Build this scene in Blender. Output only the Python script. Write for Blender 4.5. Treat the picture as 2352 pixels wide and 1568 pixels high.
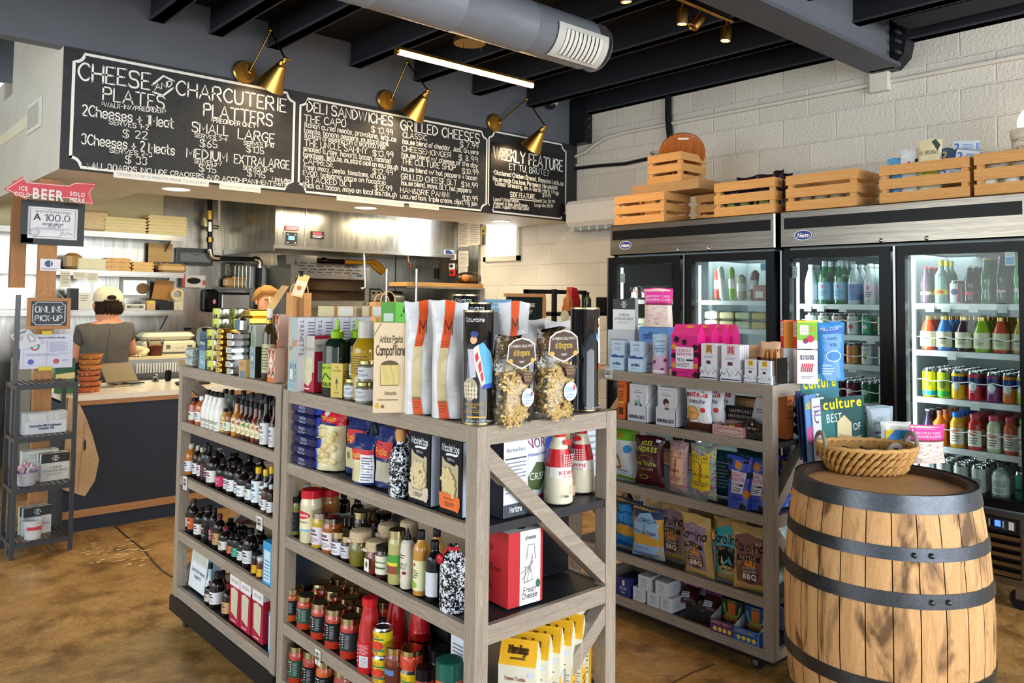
import bpy, math, random
from mathutils import Vector, Matrix
random.seed(7)
for _o in list(bpy.data.objects): bpy.data.objects.remove(_o)
SC = bpy.context.scene
COL = SC.collection
PI = math.pi
# ---------------------------------------------------------------- camera (room axes: +X along the menu wall, +Y towards it, floor z=0)
EYE = 1.5; FPX = 1847.0; CX, CY = 1176.0, 600.9
_yaw, _pit, _rol = math.radians(41.557), math.radians(2.74), math.radians(.6387)
_f = Vector((math.sin(_yaw)*math.cos(_pit), math.cos(_yaw)*math.cos(_pit), math.sin(_pit)))
_r = Vector((math.cos(_yaw), -math.sin(_yaw), 0)); _u = _r.cross(_f)
_R = math.cos(_rol)*_r + math.sin(_rol)*_u; _U = -math.sin(_rol)*_r + math.cos(_rol)*_u
cd = bpy.data.cameras.new('camera'); cam = bpy.data.objects.new('camera', cd); COL.objects.link(cam)
cam.matrix_world = Matrix(((_R.x,_U.x,-_f.x,0),(_R.y,_U.y,-_f.y,0),(_R.z,_U.z,-_f.z,EYE),(0,0,0,1)))
cd.sensor_width = 36; cd.lens = 36*FPX/2352; cd.shift_y = (CY-784)/2352; cd.clip_start = .05; cd.clip_end = 200
SC.camera = cam
# ---------------------------------------------------------------- world, colour, sampling
SC.view_settings.view_transform = 'Standard'; SC.view_settings.look = 'None'
SC.view_settings.exposure = 0.55; SC.view_settings.gamma = 1.0; SC.view_settings.use_curve_mapping = False
W = bpy.data.worlds.new('daylight'); SC.world = W; W.use_nodes = True
_bg = W.node_tree.nodes['Background']; _bg.inputs[0].default_value = (.80,.90,1,1); _bg.inputs[1].default_value = 1.15
cy = SC.cycles
cy.use_denoising = True; cy.max_bounces = 7; cy.diffuse_bounces = 3; cy.glossy_bounces = 3
cy.transmission_bounces = 4; cy.transparent_max_bounces = 12; cy.caustics_reflective = False; cy.caustics_refractive = False
cy.sample_clamp_indirect = 4
def lamp(name, kind, loc, energy, col=(1,1,1), size=1, size_y=None, aim=None, spot=None, blend=.6):
 l = bpy.data.lights.new(name, kind); l.energy = energy; l.color = col
 if kind == 'AREA':
  l.shape = 'RECTANGLE' if size_y else 'SQUARE'; l.size = size
  if size_y: l.size_y = size_y
 elif kind != 'SUN': l.shadow_soft_size = size
 if kind == 'SPOT': l.spot_size = spot; l.spot_blend = blend
 o = bpy.data.objects.new(name, l); COL.objects.link(o); o.location = loc
 if aim is not None: o.rotation_euler = (Vector(aim)-Vector(loc)).to_track_quat('-Z','Y').to_euler()
 return o
WARM = (1,.78,.5); WARM2 = (1,.86,.66); DAY = (.93,.97,1)
lamp('storefront_daylight', 'AREA', (2.2,-3.4,1.9), 290, DAY, 6.5, 2.6, (2.4,3,1.0))
lamp('side_window_daylight', 'AREA', (-3.2,3.2,1.9), 105, (.95,1,.97), 4.5, 2.4, (2,3.6,1.1))
for i, x in enumerate((1.75,2.75,3.7,4.6)):
 lamp('kitchen_ceiling_light', 'AREA', (x,6.55,2.3), 13, (1,.84,.56), .5, .35, (x,6.7,0))
lamp('hood_light', 'AREA', (4.3,7.5,1.98), 5, (1,.8,.55), .8, .3, (4.3,7.7,0))
# ---------------------------------------------------------------- pixel (of the 2352x1568 photograph) to a point on a plane of the room
def ray(x, y): return _R*((x-CX)/FPX) - _U*((y-CY)/FPX) + _f
def RX(x, y, X): d = ray(x, y); t = X/d.x; return Vector((X, d.y*t, d.z*t+EYE))
def RY(x, y, Y): d = ray(x, y); t = Y/d.y; return Vector((d.x*t, Y, d.z*t+EYE))
def RZ(x, y, Z): d = ray(x, y); t = (Z-EYE)/d.z; return Vector((d.x*t, d.y*t, Z))
def depth(p): return (Vector(p)-Vector((0,0,EYE))).dot(_f)
# ---------------------------------------------------------------- materials
def lin(h):
 out = []
 for i in (0,2,4):
  c = int(h[i:i+2],16)/255; out.append(c/12.92 if c < .04045 else ((c+.055)/1.055)**2.4)
 return (*out,1)
_MC = {}
KIND = dict(card=(.55,0),gloss=(.16,0),film=(.22,0),kraft=(.85,0),metal=(.22,1),brush=(.34,1),glass=(.05,0),paint=(.6,0),cloth=(.9,0),skin=(.5,0),matt=(.75,0),lam=(.32,0))
def nodes_of(m): m.use_nodes = True; nt = m.node_tree; return nt, nt.nodes['Principled BSDF']
def mt(h, kind='card', e=0):
 k = (h,kind,e)
 if k in _MC: return _MC[k]
 m = bpy.data.materials.new(f'{kind}_{h}'); nt, b = nodes_of(m); N, L = nt.nodes, nt.links
 if kind == 'emit':
  b.inputs['Base Color'].default_value = lin(h); b.inputs['Emission Color'].default_value = lin(h); b.inputs['Emission Strength'].default_value = e or 3
 elif kind in ('clear','pane','tint'):
  N.remove(b); t = N.new('ShaderNodeBsdfTransparent'); g = N.new('ShaderNodeBsdfGlossy'); x = N.new('ShaderNodeMixShader'); f = N.new('ShaderNodeFresnel')
  t.inputs[0].default_value = lin(h); g.inputs['Roughness'].default_value = .03 if kind != 'clear' else .08; f.inputs[0].default_value = 1.45 if kind == 'clear' else 1.3
  if kind == 'clear':
   tx = N.new('ShaderNodeTexCoord'); n = N.new('ShaderNodeTexNoise'); n.inputs['Scale'].default_value = 38; bp = N.new('ShaderNodeBump'); bp.inputs['Strength'].default_value = .5; bp.inputs['Distance'].default_value = .01
   L.new(tx.outputs['Object'], n.inputs['Vector']); L.new(n.outputs[0], bp.inputs['Height']); L.new(bp.outputs[0], g.inputs['Normal']); L.new(bp.outputs[0], f.inputs['Normal'])
  L.new(f.outputs[0], x.inputs[0]); L.new(t.outputs[0], x.inputs[1]); L.new(g.outputs[0], x.inputs[2]); L.new(x.outputs[0], N['Material Output'].inputs[0])
 else:
  r, me = KIND[kind]; b.inputs['Roughness'].default_value = r; b.inputs['Metallic'].default_value = me
  b.inputs['Specular IOR Level'].default_value = .35 if max(lin(h)[:3])>.03 else .16
  tx = N.new('ShaderNodeTexCoord'); n = N.new('ShaderNodeTexNoise'); mx = N.new('ShaderNodeMixRGB'); mx.blend_type = 'MULTIPLY'
  n.inputs['Scale'].default_value = dict(kraft=90,film=30,skin=30,paint=4,brush=6,cloth=14).get(kind,12); n.inputs['Detail'].default_value = 3
  L.new(tx.outputs['Object'], n.inputs['Vector']); mx.inputs[1].default_value = lin(h)
  cr = N.new('ShaderNodeValToRGB'); v = dict(kraft=.78,paint=.9,cloth=.8,film=.9,brush=.82).get(kind,.94)
  cr.color_ramp.elements[0].position = .3; cr.color_ramp.elements[0].color = (v,v,v,1); cr.color_ramp.elements[1].position = .7
  L.new(n.outputs[0], cr.inputs[0]); L.new(cr.outputs[0], mx.inputs[2]); mx.inputs[0].default_value = 1; L.new(mx.outputs[0], b.inputs['Base Color'])
  if kind in ('film','cloth','paint','kraft'):
   bp = N.new('ShaderNodeBump'); bp.inputs['Strength'].default_value = dict(film=.3,cloth=.5,paint=.15,kraft=.12)[kind]; bp.inputs['Distance'].default_value = .012
   L.new(n.outputs[0], bp.inputs['Height']); L.new(bp.outputs[0], b.inputs['Normal'])
  if kind == 'glass': b.inputs['Coat Weight'].default_value = .6
  if kind == 'brush': b.inputs['Anisotropic'].default_value = .5
  if kind == 'skin': b.inputs['Subsurface Weight'].default_value = .15; b.inputs['Subsurface Radius'].default_value = (.02,.008,.004)
 _MC[k] = m; return m
def ramp_mat(name, axis, cols, scale=(1,1,1), rough=.5, bump=.2, detail=6, dist=1.2, nscale=1, wave=None, metal=0, world=False):
 """Noise stretched along one axis through a colour ramp: wood grain, stained concrete, speckle."""
 if name in _MC: return _MC[name]
 m = bpy.data.materials.new(name); nt, b = nodes_of(m); N, L = nt.nodes, nt.links
 tx = N.new('ShaderNodeTexCoord'); mp = N.new('ShaderNodeMapping'); mp.inputs['Scale'].default_value = scale
 n = N.new('ShaderNodeTexNoise'); n.inputs['Scale'].default_value = nscale; n.inputs['Detail'].default_value = detail; n.inputs['Distortion'].default_value = dist; n.inputs['Roughness'].default_value = 1.15
 if world: ge = N.new('ShaderNodeNewGeometry'); L.new(ge.outputs['Position'], mp.inputs[0])
 else: L.new(tx.outputs['Object'], mp.inputs[0])
 L.new(mp.outputs[0], n.inputs['Vector'])
 cr = N.new('ShaderNodeValToRGB'); els = cr.color_ramp.elements
 while len(els) < len(cols): els.new(.5)
 for e, (p, h) in zip(els, cols): e.position = p; e.color = lin(h)
 L.new(n.outputs[0], cr.inputs[0]); L.new(cr.outputs[0], b.inputs['Base Color'])
 bp = N.new('ShaderNodeBump'); bp.inputs['Strength'].default_value = bump; bp.inputs['Distance'].default_value = .004
 L.new(n.outputs[0], bp.inputs['Height']); L.new(bp.outputs[0], b.inputs['Normal'])
 b.inputs['Roughness'].default_value = rough; b.inputs['Metallic'].default_value = metal; b.inputs['Specular IOR Level'].default_value = .35
 _MC[name] = m; return m
def wood(name, axis, lo, mid, hi, k=55, along=2.2, rough=.55):
 s = [k,k,k]; s['xyz'.index(axis)] = along
 return ramp_mat(f'{name}_{axis}', axis, [(.28,lo),(.5,mid),(.72,hi)], s, rough, .35)
def RW(a): return wood('grey_oak', a, '6b6258','978a7b','bdb1a2')       # the racks' weathered oak
def CW(a): return wood('crate_pine', a, 'a87440','cc9656','e0b57a', 40, 1.6)
def OW(a): return wood('oak_trim', a, '8a5a34','b07f52','c99a6c', 60, 2.5)
STEEL = ramp_mat('brushed_steel','x',[(.3,'85837d'),(.7,'aeaca5')],(1.2,60,60),.3,.05,3,0,1,metal=1)
STEELV = ramp_mat('brushed_steel_v','z',[(.3,'84837d'),(.7,'b0aea7')],(3,3,.4),.27,.04,3,1.5,1,metal=1)
BRASS = mt('d0a050','brush'); CHALK = mt('eceae2','matt'); BLACKM = mt('1b1c20','lam')
# ---------------------------------------------------------------- mesh builder: many shapes, ONE mesh object
class MB:
 def __init__(s): s.v=[]; s.f=[]; s.m=[]; s.sm=[]; s.mats=[]
 def mi(s, m):
  if isinstance(m, str): m = mt(m)
  elif isinstance(m, tuple): m = mt(*m)
  if m not in s.mats: s.mats.append(m)
  return s.mats.index(m)
 def add(s, vs, fs, m, smooth=False, X=None):
  o = len(s.v); i = s.mi(m)
  s.v += [tuple(X @ Vector(v)) if X else tuple(v) for v in vs]
  for f in fs: s.f.append([a+o for a in f]); s.m.append(i); s.sm.append(smooth)
  return s
 def box(s, x0,x1,y0,y1,z0,z1, m, X=None, b=0):
  if b:
   P = []
   for z, e in ((z0,b),(z0+b,0),(z1-b,0),(z1,b)):
    for (x,y) in ((x0+b+e,y0+e),(x1-b-e,y0+e),(x1-e,y0+b+e),(x1-e,y1-b-e),(x1-b-e,y1-e),(x0+b+e,y1-e),(x0+e,y1-b-e),(x0+e,y0+b+e)): P.append((x,y,z))
   F = [list(range(7,-1,-1)), list(range(24,32))]
   for k in range(3):
    for i in range(8): j=(i+1)%8; F.append([k*8+i,k*8+j,k*8+8+j,k*8+8+i])
   return s.add(P,F,m,False,X)
  P = [(x0,y0,z0),(x1,y0,z0),(x1,y1,z0),(x0,y1,z0),(x0,y0,z1),(x1,y0,z1),(x1,y1,z1),(x0,y1,z1)]
  return s.add(P,[(3,2,1,0),(4,5,6,7),(0,1,5,4),(1,2,6,5),(2,3,7,6),(3,0,4,7)],m,False,X)
 def lathe(s, prof, m, c=(0,0,0), seg=18, X=None, sx=1, sy=1, smooth=True, caps=True):
  P=[]; F=[]; q=[]; brk=set()
  for k,p in enumerate(prof):            # a sharp corner of the profile gets two rings so that it shades sharp
   q.append(p)
   if 0<k<len(prof)-1:
    u=Vector((p[0]-prof[k-1][0],p[1]-prof[k-1][1])); v=Vector((prof[k+1][0]-p[0],prof[k+1][1]-p[1]))
    if u.length>1e-7 and v.length>1e-7 and u.angle(v)>.6: brk.add(len(q)-1); q.append(p)
  prof=q; n=len(prof)
  for r,z in prof:
   for i in range(seg):
    a=2*PI*i/seg; P.append((c[0]+r*math.cos(a)*sx, c[1]+r*math.sin(a)*sy, c[2]+z))
  for k in range(n-1):
   if k in brk: continue
   for i in range(seg): j=(i+1)%seg; F.append((k*seg+i,k*seg+j,(k+1)*seg+j,(k+1)*seg+i))
  s.add(P,F,m,smooth,X)
  if caps:
   if prof[0][0]>1e-6: s.add(P[:seg],[list(range(seg-1,-1,-1))],m,False,X)
   if prof[-1][0]>1e-6: s.add(P[-seg:],[list(range(seg))],m,False,X)
  return s
 def tube(s, pts, r, m, seg=8, closed=False, caps=True, flat=1.0):
  pts=[Vector(p) for p in pts]; n=len(pts); P=[]; F=[]; up=Vector((0,0,1)); prev=None
  rr = r if isinstance(r,(list,tuple)) else [r]*n
  for i,p in enumerate(pts):
   a=pts[(i-1)%n] if (closed or i>0) else p; b=pts[(i+1)%n] if (closed or i<n-1) else p
   t=(b-a).normalized() if (b-a).length>1e-9 else Vector((0,0,1))
   if prev is None:
    q=up if abs(t.z)<.95 else Vector((1,0,0)); nx=t.cross(q).normalized()
   else:
    nx=prev-t*prev.dot(t); nx=nx.normalized() if nx.length>1e-6 else t.orthogonal().normalized()
   prev=nx; ny=t.cross(nx)
   for k in range(seg):
    an=2*PI*k/seg; P.append(p+nx*math.cos(an)*rr[i]+ny*math.sin(an)*rr[i]*flat)
  for i in range(n if closed else n-1):
   for k in range(seg):
    k2=(k+1)%seg; i2=(i+1)%n; F.append((i*seg+k,i*seg+k2,i2*seg+k2,i2*seg+k))
  s.add(P,F,m,True)
  if caps and not closed: s.add(P[:seg],[list(range(seg-1,-1,-1))],m); s.add(P[-seg:],[list(range(seg))],m)
  return s
 def prism(s, poly, h0, h1, m, ax='z', X=None):
  """poly: 2-D outline, extruded from h0 to h1 along ax (z: xy outline, y: xz outline, x: yz outline)"""
  fn = dict(z=lambda a,b,h:(a,b,h), y=lambda a,b,h:(a,h,b), x=lambda a,b,h:(h,a,b))[ax]
  n=len(poly); P=[fn(a,b,h0) for a,b in poly]+[fn(a,b,h1) for a,b in poly]
  F=[list(range(n-1,-1,-1)),list(range(n,2*n))]+[(i,(i+1)%n,n+(i+1)%n,n+i) for i in range(n)]
  return s.add(P,F,m,False,X)
 def beam(s, a, b, w, h, m, up=(0,0,1)):
  """a rectangular bar from a to b, w across, h along up"""
  a,b=Vector(a),Vector(b); t=(b-a).normalized(); u=Vector(up); x=t.cross(u).normalized(); u=x.cross(t)
  P=[p+x*sx*w/2+u*su*h/2 for p in (a,b) for sx,su in ((-1,-1),(1,-1),(1,1),(-1,1))]
  return s.add(P,[(3,2,1,0),(4,5,6,7),(0,1,5,4),(1,2,6,5),(2,3,7,6),(3,0,4,7)],m)
 def ell(s, c, r, m, seg=14, rings=8, X=None):
  prof=[(math.sin(PI*k/rings),-math.cos(PI*k/rings)) for k in range(rings+1)]
  P=[];F=[]
  for q,z in prof:
   for i in range(seg): a=2*PI*i/seg; P.append((c[0]+r[0]*q*math.cos(a),c[1]+r[1]*q*math.sin(a),c[2]+r[2]*z))
  for k in range(rings):
   for i in range(seg): j=(i+1)%seg; F.append((k*seg+i,k*seg+j,(k+1)*seg+j,(k+1)*seg+i))
  return s.add(P,F,m,True,X)
 def mesh(s, name):
  me=bpy.data.meshes.new(name); me.from_pydata(s.v,[],s.f)
  for m in s.mats: me.materials.append(m)
  me.polygons.foreach_set('material_index',s.m); me.polygons.foreach_set('use_smooth',s.sm); me.update(); return me
def link(name, me, parent=None, loc=(0,0,0), rz=0):
 o=bpy.data.objects.new(name, me); COL.objects.link(o); o.location=loc; o.rotation_euler=(0,0,rz)
 if parent is not None: o.parent=parent
 return o
def P(name, mb, parent, label=None, loc=(0,0,0)):
 o=link(name, mb.mesh(name), parent, loc)
 if label: o['label']=label
 return o
_LAB=set()
def tag(o, label, cat, group=None):
 o['label']=label; o['category']=cat
 if group: o['group']=group
 elif label in _LAB: print('DUPLABEL', o.name, label)
 n=len(label.split())
 if n<4 or n>16: print('LABLEN', n, label)
 _LAB.add(label); return o
def T(name, label, cat, loc=(0,0,0), rz=0, group=None, rot=None):
 o=link(name, None, None, loc, rz)
 if rot: o.rotation_euler=rot
 return tag(o, label, cat, group)
def one(name, mb, label, cat, loc=(0,0,0), rz=0, group=None, rot=None):
 o=link(name, mb.mesh(name), None, loc, rz)
 if rot: o.rotation_euler=rot
 return tag(o, label, cat, group)
def struct(name, mb, parent=None, loc=(0,0,0)):
 o=link(name, mb.mesh(name), parent, loc)
 if parent is None: o['kind']='structure'
 return o
def dup(root, loc, rz, label, group=None):
 r=root.copy(); COL.objects.link(r); r.location=loc; r.rotation_euler=(0,0,rz); r['label']=label
 if group: r['group']=group
 _LAB.add(label)
 for ch in list(root.children):
  c=ch.copy(); COL.objects.link(c); c.parent=r
  for g in list(ch.children):
   d=g.copy(); COL.objects.link(d); d.parent=c
 return r
ORD=['first','second','third','fourth','fifth','sixth','seventh','eighth','ninth','tenth','eleventh','twelfth','thirteenth','fourteenth','fifteenth','sixteenth','seventeenth','eighteenth','nineteenth','twentieth','twenty-first','twenty-second','twenty-third','twenty-fourth','twenty-fifth','twenty-sixth']
# ---------------------------------------------------------------- print lettering (built-in font, one glyph mesh per letter) and a hand-drawn stroke alphabet
CH="ABCDEFGHIJKLMNOPQRSTUVWXYZabcdefghijklmnopqrstuvwxyz0123456789.,'-&!$%/:+?"
GL={}
def load_glyphs():
 tmp=[]
 for w,off in ((0,0.0),(1,.028)):
  for c in CH:
   cu=bpy.data.curves.new('g','FONT'); cu.body=c; cu.size=1; cu.resolution_u=2; cu.offset=off; cu.fill_mode='FRONT'
   o=bpy.data.objects.new('g',cu); COL.objects.link(o); tmp.append((w,c,o,cu))
 dg=bpy.context.evaluated_depsgraph_get(); dg.update()
 for w,c,o,cu in tmp:
  me=o.evaluated_get(dg).to_mesh(); v=[(p.co.x,p.co.y) for p in me.vertices]; f=[tuple(p.vertices) for p in me.polygons]
  GL[w,c]=(v,f,max([p[0] for p in v] or [.3]))
  o.evaluated_get(dg).to_mesh_clear()
 for w,c,o,cu in tmp: bpy.data.objects.remove(o); bpy.data.curves.remove(cu)
load_glyphs()
_cap=max(p[1] for p in GL[0,'H'][0])
def layout(txt, w=0):
 x=0; V=[]; F=[]
 for c in txt:
  if c==' ': x+=.32; continue
  g=GL.get((w,c))
  if not g: continue
  o=len(V); V+=[((px+x)/_cap,py/_cap) for px,py in g[0]]; F+=[tuple(a+o for a in f) for f in g[1]]; x+=g[2]+(.075 if w==0 else .095)
 return V,F,x/_cap
ST={'A':'023862 1454','B':'0208 c083847463505 c054554534202','C':'c5748280604224253','D':'0208 c082856542202','E':'48080242 0535','F':'480802 0535','G':'c5748280604224253 535535','H':'0802 5852 0555','I':'1812','J':'c4843322213','K':'0802 4805 1642','L':'080242','M':'0208346862','N':'02085258','O':'c38180604124254564838','P':'0208 c083848564505','Q':'c38180604124254564838 3451','R':'0208 c083848564505 2552','S':'c57481807154553421203','T':'0868 3832','U':'c080412425458','V':'083268','W':'0822486288','X':'0852 5802','Y':'083568 3532','Z':'08580252',
'0':'c28070322434728','1':'072822','2':'c071838474602 0242','3':'c071838473525 c25354443321203','4':'380444 3832','5':'480805 c05354443321203','6':'c38160412324344351504','7':'084812','8':'c2506183846250312324325','9':'c463515061838464532','$':'c57481807154553421203 3931',
'a':'c4536160503123243 4642','b':'0802 c0516364543321203','c':'c4536160503123243','d':'c4536160503123243 4842','e':'c04444536160503123243','f':'c38281712 0636','g':'c4536160503123243 c46413010','h':'0802 c0516364542','i':'1612 1718','j':'c16111000 1718','k':'0802 3604 1532','l':'1812','m':'0602 c0516263532 c3546566562','n':'0602 c0516364542','o':'c26160503123243453626','p':'0600 c0516364543321203','q':'c4536160503123243 4640','r':'0602 c051636','s':'c45361605143443321203','t':'c18132232 0636','u':'c060312324346 4642','v':'062246','w':'0612365266','x':'0642 4602','y':'0622 4610','z':'06460242',
',':'1201','.':'1213','-':'0535','+':'0444 2622','/':'0248','&':'c52161728370403123254','*':'1537 3517 2824','\'':'1817',':':'1312 1615','?':'c071838474624 2322','=':'0343 0545','[':'28080222','(':'28060422'}
_SC={}
def strokes(c):
 if c in _SC: return _SC[c]
 out=[]
 for st in ST.get(c,'').split():
  sm=st[0]=='c'; st=st[sm:]
  p=[(int(st[i]),int(st[i+1])-2) for i in range(0,len(st)-1,2)]
  if sm:
   for _ in range(2):
    q=[p[0]]
    for a,b in zip(p,p[1:]): q+=[(a[0]*.75+b[0]*.25,a[1]*.75+b[1]*.25),(a[0]*.25+b[0]*.75,a[1]*.25+b[1]*.75)]
    p=q+[p[-1]]
  out.append(p)
 w=max([q[0] for s in out for q in s] or [2]); _SC[c]=(out,w); return _SC[c]
def ribbon(mb, pts, w, m, mapf, off=0, cap=True):
 n=len(pts)
 if n<2: return
 V=[]; F=[]
 for i,(x,y) in enumerate(pts):
  a=pts[max(0,i-1)]; b=pts[min(n-1,i+1)]; dx,dy=b[0]-a[0],b[1]-a[1]; l=math.hypot(dx,dy) or 1
  V+=[(x-dy/l*w/2,y+dx/l*w/2),(x+dy/l*w/2,y-dx/l*w/2)]
  if i: F.append((2*i-2,2*i-1,2*i+1,2*i))
 mb.add([mapf(a,b,off) for a,b in V],F,m)
 if cap:
  for q in (pts[0],pts[-1]): mb.add([mapf(q[0]+w/2*math.cos(k*PI/3),q[1]+w/2*math.sin(k*PI/3),off) for k in range(6)],[list(range(6))],m)
def stroke_text(mb, txt, x, y, h, width, m, mapf, lw=.13, off=0, jit=0, slope=0):
 """hand lettering: cap height h, stretched to width, baseline from (x,y)"""
 tot=0; L=[]
 for c in txt:
  if c==' ': tot+=3.2; continue
  s,w=strokes(c); L.append((s,tot)); tot+=w+1.5
 kx=width/max(tot-1.5,1); ky=h/6
 for s,x0 in L:
  jy=random.uniform(-1,1)*jit*h
  for p in s: ribbon(mb,[(x+(x0+a)*kx, y+b*ky+jy+slope*(x0+a)*kx) for a,b in p],lw*h,m,mapf,off)
def cells(mb, poly, c, mapf, o, nu):
 """a printed shape, cut to a grid where the face is curved so that it follows the curve"""
 if nu<=1: mb.add([mapf(a,b,o) for a,b in poly],[list(range(len(poly)))],c); return
 def clip(p,ax,lim,sg):
  out=[]
  for a,b in zip(p,p[1:]+p[:1]):
   ia,ib=sg*(a[ax]-lim)<=0,sg*(b[ax]-lim)<=0
   if ia: out.append(a)
   if ia!=ib: t=(lim-a[ax])/(b[ax]-a[ax]); out.append((a[0]+(b[0]-a[0])*t,a[1]+(b[1]-a[1])*t))
  return out
 N=10
 for i in range(N):
  s=clip(clip(list(poly),0,i/N if i else -1,-1),0,(i+1)/N if i<N-1 else 2,1)
  if len(s)<3: continue
  for j in range(N):
   q=clip(clip(s,1,j/N if j else -1,-1),1,(j+1)/N if j<N-1 else 2,1)
   if len(q)>2: mb.add([mapf(a,b,o) for a,b in q],[list(range(len(q)))],c,True)
def art(mb, els, mapf, Wd, Hd, off=.0006, nu=1):
 """printed pattern on a face; u,v in 0..1 across the face, mapf(u,v,off) gives the point"""
 for i,e in enumerate(els):
  k=e[0]; o=off*(1+.25*i); 
  if k=='r':
   _,u0,v0,u1,v1,c=e; n=max(1,int(nu*abs(u1-u0)+.99)); nv=max(1,int(nu*abs(v1-v0)+.99)) if nu>1 else 1
   V=[mapf(u0+(u1-u0)*a/n,v0+(v1-v0)*b/nv,o) for b in range(nv+1) for a in range(n+1)]
   mb.add(V,[(b*(n+1)+a,b*(n+1)+a+1,(b+1)*(n+1)+a+1,(b+1)*(n+1)+a) for b in range(nv) for a in range(n)],c,nu>1)
  elif k in 'tT':
   _,tx,uc,v,h,c=e[:6]; mw=e[6] if len(e)>6 else .9
   V,F,w=layout(tx,k=='T'); sx=h*Hd/Wd
   if w*sx>mw: sx=mw/w
   elif len(e)>7: sx=mw/w
   mb.add([mapf(uc-w*sx/2+x*sx,v+y*h,o) for x,y in V],F,c)
  elif k=='s':
   _,tx,uc,v,h,c,wd=e[:7]
   stroke_text(mb,tx,uc-wd/2,v,h,wd,c,mapf,e[7] if len(e)>7 else .16,o)
  elif k=='o':
   _,uc,vc,ru,rv,c=e; n=20 if ru>.08 else 10
   cells(mb,[(uc+ru*math.cos(2*PI*a/n),vc+rv*math.sin(2*PI*a/n)) for a in range(n)],c,mapf,o,nu if ru>.12 else 1)
  elif k=='p': cells(mb,e[1],e[2],mapf,o,nu)
  elif k=='l':
   _,u0,v0,u1,v1,n,c=e; dv=(v1-v0)/n
   for a in range(n):
    uu=u1 if a%3 else u1-(u1-u0)*.18
    cells(mb,[(u0,v0+dv*(a+.25)),(uu,v0+dv*(a+.25)),(uu,v0+dv*(a+.62)),(u0,v0+dv*(a+.62))],c,mapf,o,nu)
  elif k=='w':
   p=[e[1][0]]
   for a,b in zip(e[1],e[1][1:]):
    m=int(math.hypot(b[0]-a[0],b[1]-a[1])/.1)+1 if nu>1 else 1; p+=[(a[0]+(b[0]-a[0])*i/m,a[1]+(b[1]-a[1])*i/m) for i in range(1,m+1)]
   ribbon(mb,p,e[2],e[3],mapf,o)
def planeY(x0,x1,z0,z1,y): return lambda u,v,o: (x0+(x1-x0)*u, y-o, z0+(z1-z0)*v)
# ================================================================ THE ROOM
XW, YM, YK = 5.42, 5.22, 8.2          # block wall, menu face, kitchen back wall
ZC, ZJ = 3.40, 3.22                    # ceiling deck, underside of joists
def block_wall():
 m=bpy.data.materials.new('painted_block'); nt,b=nodes_of(m); N,L=nt.nodes,nt.links
 g=N.new('ShaderNodeNewGeometry'); sx=N.new('ShaderNodeSeparateXYZ'); cx=N.new('ShaderNodeCombineXYZ'); br=N.new('ShaderNodeTexBrick')
 az=N.new('ShaderNodeMath'); az.operation='ADD'; az.inputs[1].default_value=.2032*16-3.07+.2032*15
 ay=N.new('ShaderNodeMath'); ay.operation='ADD'; ay.inputs[1].default_value=.15
 L.new(g.outputs['Position'],sx.inputs[0]); L.new(sx.outputs['Z'],az.inputs[0]); L.new(sx.outputs['Y'],ay.inputs[0])
 n2=N.new('ShaderNodeTexNoise'); n2.inputs['Scale'].default_value=9; n2.inputs['Detail'].default_value=5; L.new(g.outputs['Position'],n2.inputs['Vector'])
 mu=N.new('ShaderNodeMath'); mu.operation='MULTIPLY_ADD'; mu.inputs[1].default_value=.012; L.new(n2.outputs[0],mu.inputs[0]); L.new(az.outputs[0],mu.inputs[2])
 L.new(ay.outputs[0],cx.inputs[0]); L.new(mu.outputs[0],cx.inputs[1]); L.new(cx.outputs[0],br.inputs['Vector'])
 br.inputs['Scale'].default_value=1; br.inputs['Brick Width'].default_value=.4064; br.inputs['Row Height'].default_value=.2032; br.inputs['Mortar Size'].default_value=.007; br.inputs['Mortar Smooth'].default_value=.6
 br.inputs['Color1'].default_value=lin('cfcabf'); br.inputs['Color2'].default_value=lin('c6c1b6'); br.inputs['Mortar'].default_value=lin('d6d1c7')
 L.new(br.outputs['Color'],b.inputs['Base Color']); b.inputs['Roughness'].default_value=.55
 n=N.new('ShaderNodeTexNoise'); n.inputs['Scale'].default_value=55; n.inputs['Detail'].default_value=6; L.new(g.outputs['Position'],n.inputs['Vector'])
 ma=N.new('ShaderNodeMath'); ma.operation='MULTIPLY_ADD'; ma.inputs[1].default_value=-1.1; L.new(br.outputs['Fac'],ma.inputs[0]); L.new(n.outputs[0],ma.inputs[2])
 bp=N.new('ShaderNodeBump'); bp.inputs['Strength'].default_value=.75; bp.inputs['Distance'].default_value=.008; L.new(ma.outputs[0],bp.inputs['Height']); L.new(bp.outputs[0],b.inputs['Normal'])
 return m
BLOCK=block_wall()
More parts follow.
